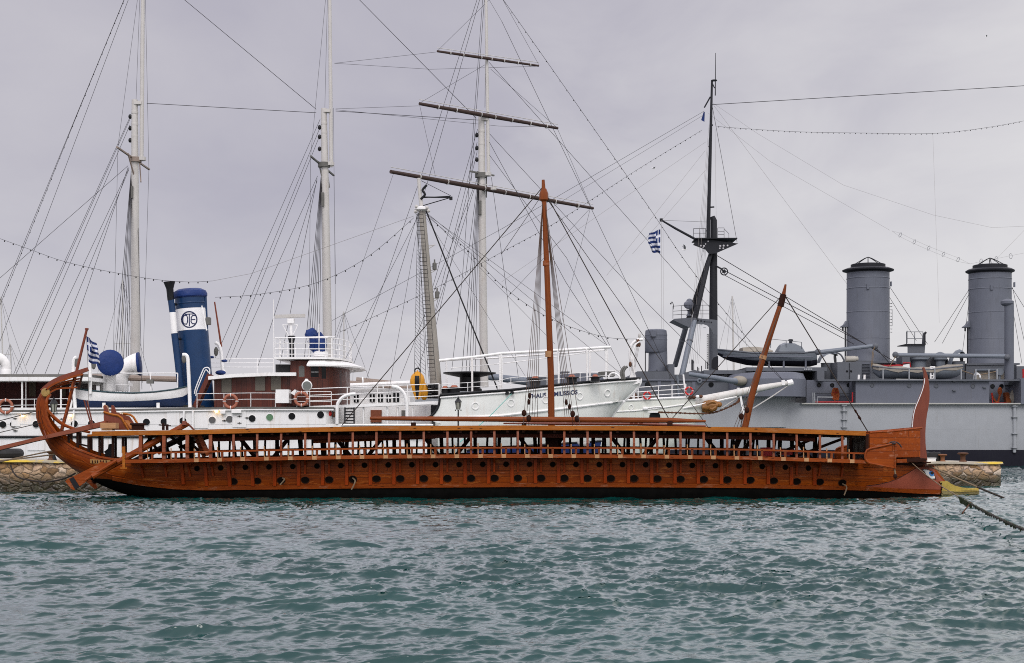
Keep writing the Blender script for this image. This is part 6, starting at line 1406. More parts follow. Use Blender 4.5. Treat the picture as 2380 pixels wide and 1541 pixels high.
railing('searchlight_railing', [P(cK, 700, 78, 127.6), P(cK, 960, 62, 127.6), P(cK, 1260, 62, 127.6)], 1.05, (1, .6, .3), M_mast2, tm2, .62, .02, .02)
sl2 = MB().lathe(P(cC, 1242, 222, 129), [(.25, 0), (.12, .15), (.12, .4), (.28, .5)], n=12).build('mast_searchlight', M_gm, tm2)
MB().lathe(P(cC, 1245, 150, 128.6), [(.30, .6), (.36, .3), (.36, -.1), (.30, -.14)], (-.2, .9, .1), 16).ball(P(cC, 1245, 125, 129), (.26, .3, .22), 10, 7).build('searchlight_drum', M_gm, sl2)
MB().tube(smooth_path([P(cC, x, y, 128) for x, y in ((1138, 180), (1139, 150), (1130, 130), (1122, 140))], 3), .03, 5).ball(P(cC, 1122, 142, 128), .07, 8, 6).build('floodlight', M_mast2, tm2)
m = MB()
for x in (1225, 1245): m.tube([P(cK, x, 310, 129), P(cK, x, 860, 129)], .025, 4)
for k in range(16): y = 320+k*34; m.tube([P(cK, 1225, y, 129), P(cK, 1245, y, 129)], .02, 4)
m.build('mast_ladder', M_mast2, tm2)
MB().prism([P(cK, x, y, 128.7) for x, y in ((1295, 830), (1300, 720), (1330, 670), (1395, 650), (1395, 870))], (0, .4, 0)).build('mast_foot', M_mast2, tm2)
# funnels
def funnel(xc, rad, ytop, ybot, cap_r, side):
    base = W(xc, ybot, DA); H_ = W(xc, ytop, DA).z-base.z
    f = MB().lathe(base, [(rad*1.03, -.3), (rad*1.03, 0), (rad, .1), (rad*.985, H_)], n=48).build('funnel', M_gf, av)
    for s in (.27, .56, .82, .93): MB().lathe(base, [(rad*.99, H_*s), (rad*1.004, H_*s+.02), (rad*1.004, H_*s+.05), (rad*.99, H_*s+.09)], n=48, capa=False, capb=False).build('funnel_hoop', M_gf, f)
    MB().lathe(base, [(rad*.98, H_-.05), (rad*1.0, H_+.05), (cap_r, H_+.14), (cap_r*1.01, H_+.24), (rad*1.0, H_+.38), (rad*.80, H_+.40), (rad*.80, H_+.70), (rad*.74, H_+.74), (rad*.70, H_+.5), (.001, H_+.5)], n=48, capa=False, capb=False).build('funnel_cap', M_mast2, f)
    top = base+V((0, 0, H_+.72)); m = MB(); pk = top+V((0, 0, .62))
    for k in range(6): a = k*math.pi/3+.3; e = top+V((math.cos(a), math.sin(a), -.05))*rad*.75; m.tube([e, e.lerp(pk, .75)+V((0, 0, .05)), pk], .035, 5)
    m.build('rain_cage', M_mast2, f)
    for k in range(8):
        a = math.pi+k*math.pi/7
    for (ox, oz, w) in ((-.12, .80, .10), (.42, .83, .05)): MB().box(base+V((ox*rad*2-w, -rad*1.03, H_*oz)), base+V((ox*rad*2+w, -rad*.9, H_*oz+.4))).build('funnel_fitting', M_gf, f)
    sx = -1
    q = base+V((-rad*1.0, -.3, H_*.42))
    MB().prism([q+V(p) for p in ((.25, 0, .55), (-.05, 0, .42), (-.22, 0, .12), (-.48, 0, -.06), (-.48, 0, -.14), (.25, 0, -.12))], (0, .8, 0)).build('siren_shelf', M_gf, f)
    MB().tube([q+V((-.15, .2, -.1)), q+V((-.15, .2, -3.2))], .06, 6).tube([q+V((-.36, .2, -.1)), q+V((-.36, .2, -.45))], .07, 6).build('siren_pipe', M_mast2, f)
    m = MB(); px = rad*1.03
    for k in range(10): zz = H_*(.35+.035*k); m.tube([base+V((px, .1, zz)), base+V((px+.22, .1, zz)), base+V((px+.22, .4, zz))], .018, 4)
    m.tube([base+V((px+.22, .1, H_*.42)), base+V((px+.22, .1, H_*.60))], .02, 4); m.build('funnel_rungs', M_mast2, f)
    return f, base, H_
f1, fb1, H1 = funnel(2017.5, 1.82, 634, 846, 2.15, 0); f2, fb2, H2 = funnel(2301, 1.80, 636, 846, 2.02, 0)
ms = lambda n: [n+V(p) for p in ()]
wall(cD, 1310, 505, 1620, 600, 125.5, 135, M_gd, 'funnel_casing'); wall(cD, 560, 492, 880, 600, 126.5, 135, M_gd, 'funnel_casing')
MB().bar(P(cD, 1300, 505, 126), P(cD, 1625, 503, 126), 1.2, .14).build('casing_roof', M_gd, av); MB().bar(P(cD, 560, 490, 126.8), P(cD, 870, 490, 126.8), 1.2, .18).build('casing_roof', M_gd, av)
# crane post by the second funnel and the two booms
MB().tube([P(cD, 1574, 600, 123), P(cD, 1574, 135, 123)], .38, 14).lathe(P(cD, 1562, 132, 123), [(.36, -.15), (.52, 0), (.52, .2), (.3, .33), (.1, .4)], n=14).build('crane_post', M_gf, av)
for pts, r in ((((876, 446), (1568, 455)), .19), (((390, 432), (752, 389)), .19)):
    q = [P(cD, x, y, 122.5) for x, y in pts]; MB().tube(q, [r*.85, r] if pts[0][0] == 876 else [r, r*.85], 10).build('crane_boom', M_gun, av)
for x, y in ((752, 392), (876, 445), (1560, 460), (400, 428)): MB().ball(P(cD, x, y, 122.4), (.26, .22, .26), 8, 6).build('boom_end', M_gd, av)
for a, b in (((750, 395), (735, 430)), ((735, 430), (728, 520)), ((741, 430), (735, 520)), ((876, 455), (868, 470)), ((868, 470), (838, 522))): line('boom_tackle', [(*cD(*a), 122), (*cD(*b), 122)], .03, M_rope, av, n=4)
line('boom_stay', [(*cD(755, 400), 122.5), (*cD(835, 490), 124)], .05, M_gd, av, n=5); MB().tube(smooth_path([P(cD, x, y, 124) for x, y in ((510, 430), (540, 445), (560, 480), (566, 510))], 4), .07, 6).build('vent_hoop', M_gd, av)
# deck clutter amidships
wall(cD, 520, 490, 668, 600, 122.2, 125, M_gd, 'locker'); wall(cD, 668, 492, 724, 600, 122.6, 125, M_gm, 'louvre_box')
for k in range(11): wall(cD, 672, 500+k*9, 720, 502+k*9, 122.5, 122.62, M_gd, 'louvre')
MB().pbox(cD, 594, 495, 596, 596, 122.12, 122.2).build('locker_seam', M_mast2, av)
for x in (579, 604): MB().ball(P(cD, x, 546, 122.2), .09, 8, 6).build('locker_eye', M_black, av)
MB().tube([P(cD, 570, 471, 122.5), P(cD, 630, 470, 122.5)], .24, 12).tube([P(cD, 630, 470, 122.5), P(cD, 646, 468, 122.5)], .18, 10).build('exhaust_drum', paint('pale_drum', (.36, .34, .30), .5, var=.15, dirt=(.2, .16, .1), damt=.5), av)
cow = ((455, 600, 500, 470, -1, 125.5), (1245, 600, 490, 460, 1, 125.8))
for x, y0, y1, ym, s, d in cow:
    b0 = P(cD, x+10, y0, d); t0 = P(cD, x+10, y1, d)
    MB().lathe(b0, [(.62, 0), (.62, (t0.z-b0.z)), (.66, (t0.z-b0.z)+.05)], n=18).build('ventilator_trunk', M_gd, av)
    q = [P(cD, x-52, 478, d-.3), P(cD, x-40, 455, d-.3), P(cD, x-10, 437, d-.3), P(cD, x+25, 430, d-.3), P(cD, x+55, 440, d-.3), P(cD, x+60, 452, d-.3)]
    if s > 0: q = [P(cD, x-38, 490, d-.3), P(cD, x-25, 455, d-.3), P(cD, x, 430, d-.3), P(cD, x+25, 421, d-.3), P(cD, x+42, 430, d-.3), P(cD, x+46, 444, d-.3)]
    m = MB(); r = []
    for i, p in enumerate(q):
        r.append([p+V((0, -.6, -.25+.05*i)), p+V((0, -.45, 0)), p+V((0, 0, .14)), p+V((0, .45, 0)), p+V((0, .6, -.25+.05*i))])
    m.loft(r, cap=True); m.build('ventilator_hood', M_gb, av)
    MB().lathe(q[-1]+V((-.1, 0, -.25)), [(.001, 0), (.42, .0), (.42, -.06)], (1, 0, .1), 16, capa=False).build('ventilator_mouth', M_black, av)
for x, w, y0 in ((1015, .64, 475), (1150, .42, 470)):
    b0 = P(cD, x, 560, 127); MB().lathe(b0, [(w, 0), (w, 1.0), (w*1.4, 1.15), (w*1.35, 1.4), (w*.8, 1.7), (w*.2, 1.8)], n=22).build('mushroom_vent', M_gb, av)
wall(cD, 1095, 460, 1180, 560, 127, 129, M_gd, 'vent_box')
for x, y in ((1120, 487), (1170, 487)): MB().lathe(P(cD, x, y, 126.9), [(.4, 0), (.4, -.1), (.3, -.12), (.28, -.02)], (0, 1, 0), 14).build('vent_ring', M_mast2, av)
pf = MB().loft([[P(cD, x, y, d) for x, d in ((x0, 126), (x1, 126), (x1, 128.5), (x0, 128.5))] for y, x0, x1 in ((442, 950, 1055), (400, 950, 1058), (380, 946, 1060))], closed=True, cap=True).build('lookout_tub', M_gd, av)
MB().pbox(cD, 942, 378, 1064, 383, 125.8, 128.7).build('tub_floor', M_mast2, pf); railing('tub_railing', [P(cD, 944, 380, 125.9), P(cD, 1045, 380, 125.9)], 1.02, (1, .45), M_gd, pf, .75, .025, .03)
railing('tub_railing', [P(cD, 944, 380, 125.9), P(cD, 948, 372, 128.5)], 1.02, (1, .45), M_gd, pf, .75, .025, .03)
MB().tube([P(cD, 1050, 378, 126), P(cD, 1052, 320, 126), P(cD, 1064, 306, 126)], [.16, .13, .09], 8).build('covered_sight', M_mast2, pf)
wall(cD, 918, 455, 965, 500, 126, 128, M_gd, 'ammunition_locker'); pipe(cD, ((730, 517), (920, 512), (925, 495), (965, 495), (968, 520)), 126, .06, M_redp, 'fire_main'); pipe(cD, ((740, 510), (920, 505)), 126.5, .05, M_redp, 'fire_main')
for x in (800, 960, 1118, 1280, 1370, 1450, 1500): MB().tube([P(cD, x, 532, 120.8), P(cD, x, 600, 120.8)], .05, 6).build('deck_stanchion', M_gh, av)
for x in (650, 685): MB().tube([P(cD, x, 598, 121), P(cD, x+2, 568, 121)], .09, 6).build('white_bollard', M_trim, av)
m = MB()
for x in (1098, 1118): m.tube([P(cD, x-6, 592, 121), P(cD, x-6, 518, 121)], .07, 5)
for y in (520, 530, 575, 590): m.tube([P(cD, 1088, y, 121), P(cD, 1120, y, 121)], .05, 5)
m.build('white_gangway_frame', M_trim, av)
MB().tube(smooth_path([P(cM, x, y, 121) for x, y in ((1175, 935), (1215, 930), (1240, 940), (1252, 980))], 4), .07, 6).build('white_handle', M_trim, av); MB().tube(smooth_path([P(cM, x, y, 121.3) for x, y in ((1150, 1030), (1160, 950), (1190, 910), (1220, 920), (1260, 1000), (1265, 1040))], 4), .06, 6).build('cable_hoop', M_gh, av)
cv = MB().pbox(cM, 1190, 868, 1640, 1020, 124, 124.5); cv.build('canvas_screen', M_canvas, av)
MB().tube([P(cM, 1190, 868, 123.8), P(cM, 1650, 866, 123.8)], .11, 8).build('screen_spar', M_gb, av); MB().lathe(P(cM, 1560, 890, 123), [(.3, 0), (.3, .35)], (0, 1, 0), 14).tube([P(cM, 1548, 1020, 123.2), P(cM, 1555, 900, 123.2)], .1, 8).build('capstan_head', M_gb, av)
for a, b in (((960, 870), (1150, 935)), ((1255, 938), (1490, 890))): line('deck_rope', [(*cM(*a), 121.3), (*cM(*b), 122)], .035, M_rope, av, n=4)
wall(cM, 1880, 1000, 2200, 1390, 119.6, 124, M_gm, 'after_sponson'); wall(cM, 1690, 1010, 1880, 1090, 121.5, 124, M_gd, 'gun_port_lid')
MB().tube([P(cM, 1918, 850, 121), P(cM, 1920, 985, 121)], .10, 8).build('fire_main', M_redp, av)
wall(cD, 1620, 515, 1800, 600, 125, 134, M_gd, 'after_house')
for k in range(5): wall(cL, 20+k*26, 842, 38+k*26, 866, 122.45, 122.6, M_gh, 'boat_deck_opening')
wall(cD, 395, 545, 440, 605, 122, 124, M_gd, 'gun_shield')
# boats on deck
def deck_boat(name, lab, xs, top_, bot_, d, bmax, mats, split, cat='boat'):
    t_ = thing(name, lab, cat, W((xs[0]+xs[1])/2, lerp((xs[0]+xs[1])/2, bot_), d)); rg = []
    for i in range(15):
        f = i/14; x = xs[0]+(xs[1]-xs[0])*f; b = bmax*max(.03, math.sin(math.pi*min(max(f*.86+.07, 0), 1))**.55*(1 if 0 < i < 14 else .05))
        s, k = W(x, lerp(x, top_), d-b), W(x, lerp(x, bot_), d); half = []
        for j in range(11):
            u_ = j/10; w = (1-u_**2.4)**.6 if u_ < 1 else 0; q = s.lerp(k, u_); half.append(V((q.x, d-b*w, q.z)))
        rg.append(half+[V((q.x, 2*d-q.y, q.z)) for q in half[-2::-1]])
    MB().loft(rg, mi=lambda i, k: 0 if (k < split or k > 19-split) else 1).build('hull', mats, t_)
    for sg in (0, -1): MB().tube([r[sg] for r in rg], .07, 6).build('gunwale', M_gd, t_)
    return t_, rg
t1, rg1 = deck_boat('steam_launch', 'grey steam launch with black bottom on the warship boat deck beside the tripod mast', (1668, 1899), [(1668, 812), (1750, 820), (1860, 821), (1899, 816)], [(1668, 825), (1690, 838), (1740, 850), (1880, 853), (1899, 848)], 124.5, 1.5, [M_gb, M_boot], 6)
MB().loft([[r[1], r[1].lerp(r[-2], .5)+V((0, 0, .12)), r[-2]] for r in rg1]).build('deck', M_gd, t1)
cb = []
for f, hgt in ((0, .05), (.12, .62), (.3, .8), (.7, .75), (.9, .5), (1, .05)):
    x = 1800+(1862-1800)*f+4; p = W(x, 819, 124.5); cb.append([p+V((0, -1.0, 0)), p+V((0, -.85, hgt*.8)), p+V((0, 0, hgt)), p+V((0, .85, hgt*.8)), p+V((0, 1.0, 0))])
MB().loft(cb, cap=True).build('cabin_hood', M_gb, t1)
cb = []
for f, hgt in ((0, .35), (.4, .42), (.8, .3), (1, .1)):
    x = 1722+70*f; p = W(x, 819, 124.5); cb.append([p+V((0, -1.2, 0)), p+V((0, -.9, hgt)), p+V((0, .9, hgt)), p+V((0, 1.2, 0))])
MB().loft(cb, cap=True).build('canvas_cover', M_canvas, t1)
MB().tube([P(cD, 233, 395, 124.5), P(cD, 233, 362, 124.5)], .14, 10).lathe(P(cD, 233, 360, 124.5), [(.2, 0), (.2, .1), (.14, .14)], n=10).build('launch_funnel', M_mast2, t1)
railing('launch_rail', [P(cD, 110, 405, 123.6), P(cD, 300, 425, 123.6)], .75, (1,), M_gd, t1, 1.6, .02, .03)
MB().tube([W(1680, 828, 123.1), W(1890, 829, 123.0)], .05, 6).build('rubbing_strake', M_gm, t1)
for x in (100, 190, 325): MB().tube([P(cD, x, 470, 123.4), P(cD, x, 525, 123.4)], .08, 6).build('boat_chock', M_gm, av)
t2, rg2 = deck_boat('ships_boat', 'grey pulling boat under sagging canvas cover on the warship deck between the funnels', (2028, 2238), [(2028, 851), (2080, 857), (2160, 859), (2238, 851)], [(2028, 866), (2045, 880), (2200, 882), (2225, 876), (2238, 866)], 122, 1.15, [M_gb, M_gb], 6)
cr_ = []
for i, r in enumerate(rg2):
    a, b = r[0]+V((0, -.03, -.22-.08*math.sin(i*2.1))), r[-1]+V((0, .03, -.2)); c_ = r[0].lerp(r[-1], .5)+V((0, 0, .22+.06*math.sin(i*1.7)))
    cr_.append([a, r[0]+V((0, -.04, .04)), r[0].lerp(c_, .5)+V((0, 0, .02+.04*math.sin(i*3))), c_, c_.lerp(r[-1], .5), r[-1]+V((0, .04, .04)), b])
MB().loft(cr_).build('canvas_cover', M_canvas, t2)
# rigging of the warship
rw = []
def rwl(a, b, r=.02, d0=DA, d1=None, nm='stay', mat=None): rw.append((nm, (*a, d0), (*b, d1 or d0), r, mat or M_wire))
for a, b in (((1655, 243), (2400, 198)), ): rw.append(('aerial_wire', (*a, DA), (*b, 128), .028, M_wire))
rwl((1660, 590), (2075, 838), .035, DA, 128); rwl((1690, 632), (2040, 815), .035, DA, 128); rwl((1685, 640), (1985, 800), .03, DA, 128); rwl((1656, 250), (1713, 563), .022)
rwl((1659, 245), (1982, 678), .010, mat=M_wirel); rwl((1654, 262), (1640, 556), .010); rwl((1662, 300), (1665, 545), .010, mat=M_wirel)
for k in range(9): rwl((1648-k*.3, 290+k*32), (1598+k*4.3, 690-k*12 if k > 6 else 845), .010, DA, 126+k*.6, mat=M_wire if k % 2 else M_wirel)
rwl((1540, 512), (1645, 516), .014); rwl((1545, 516), (1640, 568), .012); rwl((1537, 513), (1538, 845), .010, mat=M_wirel); rwl((1541, 515), (1543, 845), .008, mat=M_wirel)
for a, b in (((2067, 665), (2156, 800)), ((2067, 690), (2130, 792)), ((2253, 672), (2172, 795)), ((2254, 680), (2190, 798)), ((2349, 664), (2400, 745)), ((2349, 690), (2375, 845)), ((2353, 668), (2392, 845)), ((2255, 680), (2230, 870))): rwl(a, b, .022)
rwl((1637, 258), (1166, 532), .016, DA, 105); rwl((1166, 532), (772, 745), .013, 105, 96); rwl((1634, 268), (1166, 553), .012, DA, 105); rwl((1640, 330), (1166, 655), .010, DA, 105, mat=M_wirel); rwl((1639, 350), (1410, 640), .010, DA, 110, mat=M_wirel); rwl((1640, 395), (1470, 590), .010, DA, 110, mat=M_wirel)
rwl((1645, 262), (1790, 375), .008, mat=M_wirel); rwl((1790, 375), (2068, 535), .008, mat=M_wirel); rwl((1658, 240), (1760, 310), .008, mat=M_wirel); rwl((1760, 310), (1960, 430), .008, mat=M_wirel); rwl((1960, 430), (2170, 500), .008, mat=M_wirel); rwl((2170, 500), (2306, 529), .008, mat=M_wirel); rwl((2306, 529), (2400, 525), .008, mat=M_wirel)
rwl((2168, 310), (2183, 750), .008, mat=M_wirel); rwl((2395, 520), (2260, 660), .008, mat=M_wirel)
for nm, a, b, r_, mt in rw: line(nm, [a, b], r_, mt, av, n=3)
q = [cS4(x, y) for x, y in ((760, 918), (805, 940), (882, 978), (960, 1012), (1041, 1045), (1121, 1075), (1185, 1098))]
for i, (x, y) in enumerate(q[1:6]): MB().torus(W(x, y, DA-.5), .20, .018, (1, .3, -.35), 16, 4).build('aerial_spreader', M_gd, av)
for dz in (-4.3, 4.3):
    for a, b in zip(q, q[1:]):
        k0 = 0 if a is q[0] else 1; k1 = 0 if b is q[-1] else 1; line('aerial_wire', [(a[0], a[1]+dz*k0, DA-.5), (b[0], b[1]+dz*k1, DA-.5)], .007, M_wirel, av)
for x, y in ((1247, 1085), (1330, 1072), (1408, 1056)): MB().torus(W(*cS4(x, y), DA-.5), .22, .018, (1, .3, .1), 16, 4).build('aerial_spreader', M_gd, av)
line('aerial_wire', [(*cS4(1185, 1098), DA-.5), (*cS4(1500, 1035), DA-.5)], .007, M_wirel, av)
lstring('string of lamps sagging right from the black mast past both funnels', [(1664, 293, 130), (1705, 297, 130), (1850, 306, 130), (2000, 309, 130), (2168, 310, 130), (2290, 297, 130), (2400, 277, 130)], 58, .014, .04)
lstring('lamp string sloping from the black mast down left behind the masts', [(1632, 302, 130), (1480, 395, 122), (1300, 512, 112), (1166, 586, 105), (1030, 660, 100), (900, 722, 97), (789, 772, 95)], 58, .012, .04)
# ================================================================ quay, its furniture, small craft, flags, birds
def stone_mat():
    m, t, b, co = newmat('rubble_masonry'); o = co.outputs['Object']
    n0 = t.n('ShaderNodeTexNoise'); t.l(o, n0.inputs['Vector']); n0.inputs['Scale'].default_value = 2.2; n0.inputs['Detail'].default_value = 3
    wv = t.n('ShaderNodeMix', data_type='RGBA', blend_type='LINEAR_LIGHT'); wv.inputs[0].default_value = .22; t.l(o, wv.inputs[6]); t.l(n0.outputs['Color'], wv.inputs[7])
    mp = t.mapping(wv.outputs[2], (2.3, 2.3, 3.9))
    vo = t.n('ShaderNodeTexVoronoi', feature='F1'); t.l(mp, vo.inputs['Vector']); vo.inputs['Scale'].default_value = 1.0; vo.inputs['Randomness'].default_value = .85
    ve = t.n('ShaderNodeTexVoronoi', feature='DISTANCE_TO_EDGE'); t.l(mp, ve.inputs['Vector']); ve.inputs['Scale'].default_value = 1.0; ve.inputs['Randomness'].default_value = .85
    s = t.n('ShaderNodeSeparateColor'); t.l(vo.outputs['Color'], s.inputs[0])
    c = t.ramp(s.outputs[0], [(0, (.16, .10, .05)), (.25, (.40, .26, .13)), (.5, (.56, .44, .32)), (.75, (.32, .21, .10)), (1, (.70, .62, .55))])
    c = t.mix(.55, c, t.ramp(t.noise(o, 5, 5, .7), [(.3, (.12, .08, .05)), (.7, (.62, .52, .42))]), 'OVERLAY')
    mor = t.ramp(ve.outputs['Distance'], [(.0, 1), (.07, 0)])
    c = t.mix(t.math('MULTIPLY', mor, .85), c, (.09, .07, .05))
    sx = t.n('ShaderNodeSeparateXYZ'); t.l(o, sx.inputs[0])
    lo = t.math('ADD', sx.outputs[2], t.math('MULTIPLY', t.math('SUBTRACT', t.noise(o, 1.1, 4, .6), .5), .7))
    wet = t.ramp(lo, [(.38, 1), (.85, 0)])
    c = t.mix(t.math('MULTIPLY', wet, .92), c, t.ramp(t.noise(o, 3, 4), [(.35, (.010, .008, .005)), (.65, (.036, .036, .012))]))
    t.val(b.inputs['Base Color'], c); t.val(b.inputs['Roughness'], t.mix(wet, (.85,)*3, (.35,)*3))
    h = t.math('ADD', t.math('MULTIPLY', t.ramp(ve.outputs['Distance'], [(0, 0), (.18, 1)]), .8), t.math('MULTIPLY', t.noise(o, 9, 5, .6), .5))
    t.val(b.inputs['Normal'], t.bump(h, .9, .06)); return m
def kerb_mat():
    m, t, b, co = newmat('worn_yellow_kerb'); o = co.outputs['Object']
    f = t.ramp(t.noise(t.mapping(o, (.5, 2, 2)), 1.6, 6, .65), [(.49, 0), (.56, 1)])
    c = t.mix(f, t.mix(t.noise(o, 6, 4), (.36, .33, .26), (.24, .21, .16)), t.mix(t.noise(o, 8, 5, .7), (.62, .42, .02), (.50, .36, .06)))
    t.val(b.inputs['Base Color'], c); b.inputs['Roughness'].default_value = .75; t.val(b.inputs['Normal'], t.bump(t.noise(o, 8, 5, .6), .5, .03)); return m
M_stone = stone_mat(); M_kerb = kerb_mat(); M_conc = paint('quay_concrete', (.36, .33, .28), .85, var=.2, dirt=(.2, .17, .12), damt=.5, bscale=6)
QL, QR = V((-40, 62.2, 0)), V(((2327-CX)*70.5/F, 70.5, 0))
qd = (QR-QL).normalized(); qn = V((-qd.y, qd.x, 0))
def quay_pt(u, v, z): return QL+qd*u+qn*v+V((0, 0, z))
QLEN = (QR-QL).length
def qz(u): return 1.40-(1.40-1.13)*u/QLEN
qy = thing('stone_quay', 'low rubble stone quay with worn yellow edge running behind the galley', 'quay', QL.lerp(QR, .5))
m = MB(); n = 220; rgq = []; rnd = random.Random(3)
for i in range(n+1):
    u = QLEN*i/n; r = []
    for k in range(9):
        f = k/8; z = -1+(qz(u)-.02+1)*f; r.append(quay_pt(u, (rnd.uniform(-.05, .05) if 0 < k else 0)+(.12 if k == 8 else 0), z))
    rgq.append(r)
for k in range(1, 6): rgq.append([p+qn*k*1.1+qd*(rnd.uniform(-.06, .04)) for p in rgq[n]])
m.loft(rgq); m.build('stone_face', M_stone, qy, angle=25)
m = MB(); r = []
for i in range(61):
    u = QLEN*i/60; z = qz(u); r.append([quay_pt(u, .45, z+.02), quay_pt(u, 5.5, z+.03), quay_pt(u, 5.5, -1), quay_pt(u, .45, -1)])
m.loft(r, closed=True, cap=True); m.build('quay_top', M_conc, qy)
m = MB(); r = []
for i in range(101):
    u = QLEN*i/100+(.08 if i == 100 else 0); z = qz(u)+.05+rnd.uniform(-.03, .02); r.append([quay_pt(u, -.04+rnd.uniform(-.03, .02), z-.10), quay_pt(u, .0, z-.02), quay_pt(u, .06, z), quay_pt(u, .85, z), quay_pt(u, .85, z-.2)])
m.loft(r, closed=True, cap=True); m.build('kerb', M_kerb, qy)
def on_quay(xu, v):
    """point on the quay top at a given distance back from its edge, below image column xu"""
    dirx = (xu-CX)/F; # solve QL+qd*u+qn*v has x = dirx*y
    u = (dirx*(QL.y+qn.y*v)-(QL.x+qn.x*v))/(qd.x-dirx*qd.y); return quay_pt(u, v, qz(u)+.05)
def mush(lab, xu, v, s, mat, grp=None):
    p = on_quay(xu, v); b = thing('mooring_bollard', lab, 'bollard', p, grp)
    MB().lathe(p, [(.20*s, 0), (.17*s, .04*s), (.12*s, .10*s), (.12*s, .28*s), (.15*s, .33*s)], n=18).build('stem', mat, b)
    MB().lathe(p+V((0, 0, .33*s)), [(.14*s, 0), (.26*s, .05*s), (.27*s, .08*s), (.20*s, .12*s), (.05*s, .13*s)], n=18).build('head', mat, b)
mush('dark iron mushroom bollard near the free end of the quay', 2238, .4, .95, M_rust); mush('rusty broken bollard beside the black fenders on the quay', 2191, .5, .78, paint('flaking_rust', (.20, .085, .04), .85, var=.5))
mush('rusty bollard on the quay edge under the galley stern, at left', 119, .6, .85, M_rust)
mush('low black bollard on the quay partly behind the curved sternpost', 178, .7, 1.3, M_blk)
for lab, xu, v, w, hgt in (('large black rubber fender block standing on the quay behind the bow', 2170, .9, .62, .44), ('smaller black rubber fender half hidden behind the stempost', 2148, 1.6, .4, .46)):
    p = on_quay(xu, v); f = thing('rubber_fender', lab, 'fender', p)
    m = MB(); r = []
    for z, s in ((0, .96), (.05, 1), (hgt-.1, 1), (hgt-.03, .95), (hgt, .82)):
        r.append([p+V((math.copysign(abs(math.cos(a))**.5, math.cos(a))*w/2*s, math.copysign(abs(math.sin(a))**.5, math.sin(a))*.25*s, z)) for a in [k*2*math.pi/24 for k in range(24)]])
    m.loft(r, closed=True, cap=True); m.build('body', M_rubber, f); MB().lathe(p+V((0, 0, hgt)), [(.06, 0), (.06, .03)], n=10).build('eye_bolt', M_iron, f)
p = on_quay(2164, .25); bx = thing('utility_box', 'small white box on the quay edge at the galley bow', 'box', p)
MB().box(p+V((-.19, -.1, 0)), p+V((.19, .15, .15))).build('body', M_trim, bx); MB().box(p+V((-.21, -.12, .152)), p+V((.21, .17, .185))).build('lid', M_trim, bx)
p = on_quay(16, 1.6); ty = thing('tyre', 'old black tyre lying flat on the quay at the far left', 'tyre', p); MB().torus(p+V((0, 0, .26)), .50, .22, (0, 0, 1), 28, 10).build('casing', M_rubber, ty)
# quay lamps
M_lant = plain('lantern_glass', (.30, .31, .26), .15)
def lamp(lab, xu, ytop, d, s=1.0):
    top = W(xu, ytop, d); b = V((top.x, d, 1.25)); L = thing('quay_lamp', lab, 'lamp post', b, 'black lantern posts on the quay'); H_ = top.z-b.z-.62*s
    MB().lathe(b, [(.14, 0), (.14, .1), (.07, .3), (.05, .5), (.04, H_*.55), (.06, H_*.57), (.035, H_*.6), (.03, H_), (.07, H_+.03)], n=12).build('post', M_blk, L)
    c = b+V((0, 0, H_+.04)); m = MB().lathe(c, [(.075*s, 0), (.13*s, .32*s)], n=6); m.build('lantern_glass', M_lant, L)
    m = MB().lathe(c+V((0, 0, .325*s)), [(.165*s, 0), (.15*s, .03*s), (.08*s, .13*s), (.05*s, .15*s), (.05*s, .18*s), (.02*s, .2*s), (.015*s, .26*s)], n=6)
    for k in range(6): a = k*math.pi/3; m.tube([c+V((math.cos(a)*.078*s, math.sin(a)*.078*s, 0)), c+V((math.cos(a)*.135*s, math.sin(a)*.135*s, .33*s))], .013*s, 4)
    for a in (0, math.pi): m.ball(c+V((math.cos(a)*.12*s, 0, -.03)), .03*s, 6, 5)
    m.build('lantern_frame', M_blk, L); return L
lamp('black lantern post standing below the lettered white bow', 1065, 921, 66.5); lamp('black lantern post seen through the curl of the galley stern', 125, 922, 65.5, 1.15); lamp('black lantern post directly behind the leaning fore mast', 1737, 927, 69, 1.05)
# blue workboat between quay and steamer
def small_boat(name, lab, cat, xs, top_, bot_, d, bmax, mats, split=6):
    t_ = thing(name, lab, cat, W((xs[0]+xs[1])/2, bot_[0][1], d)); rg = []
    for i in range(15):
        f = i/14; x = xs[0]+(xs[1]-xs[0])*f; b = bmax*max(.04, min(1, math.sin(math.pi*(.22+.78*f))**.7)) if i < 14 else .04
        s, k = W(x, lerp(x, top_), d-b), W(x-(14 if i == 14 else 0), lerp(x, bot_), d); half = []
        for j in range(11):
            u_ = j/10; w = (1-u_**2.4)**.6 if u_ < 1 else 0; q = s.lerp(k, u_); half.append(V((q.x, d-b*w, q.z)))
        rg.append(half+[V((q.x, 2*d-q.y, q.z)) for q in half[-2::-1]])
    MB().loft(rg, cap=True, mi=lambda i, k: 0 if (k < split or k > 19-split) else 1).build('hull', mats, t_)
    for sg in (0, -1): MB().tube([r[sg] for r in rg], .05, 6).build('gunwale', M_blk, t_)
    MB().loft([[r[0]+V((0, .03, -.10)), r[-1]+V((0, -.03, -.10))] for r in rg]).build('deck', mats[0], t_); return t_, rg
bb, rgb = small_boat('workboat', 'deep blue wooden boat behind the galley, seen between its deck posts', 'boat', (1085, 1398), [(1085, 1047), (1160, 1040), (1250, 1035), (1310, 1031), (1398, 1025)], [(1085, 1095), (1398, 1095)], 77, 1.5, [paint('boat_blue', (.006, .022, .10), .4, var=.15), M_blk], 7)
BV = bvh_of([r[:11] for r in rgb])
lt = MB()
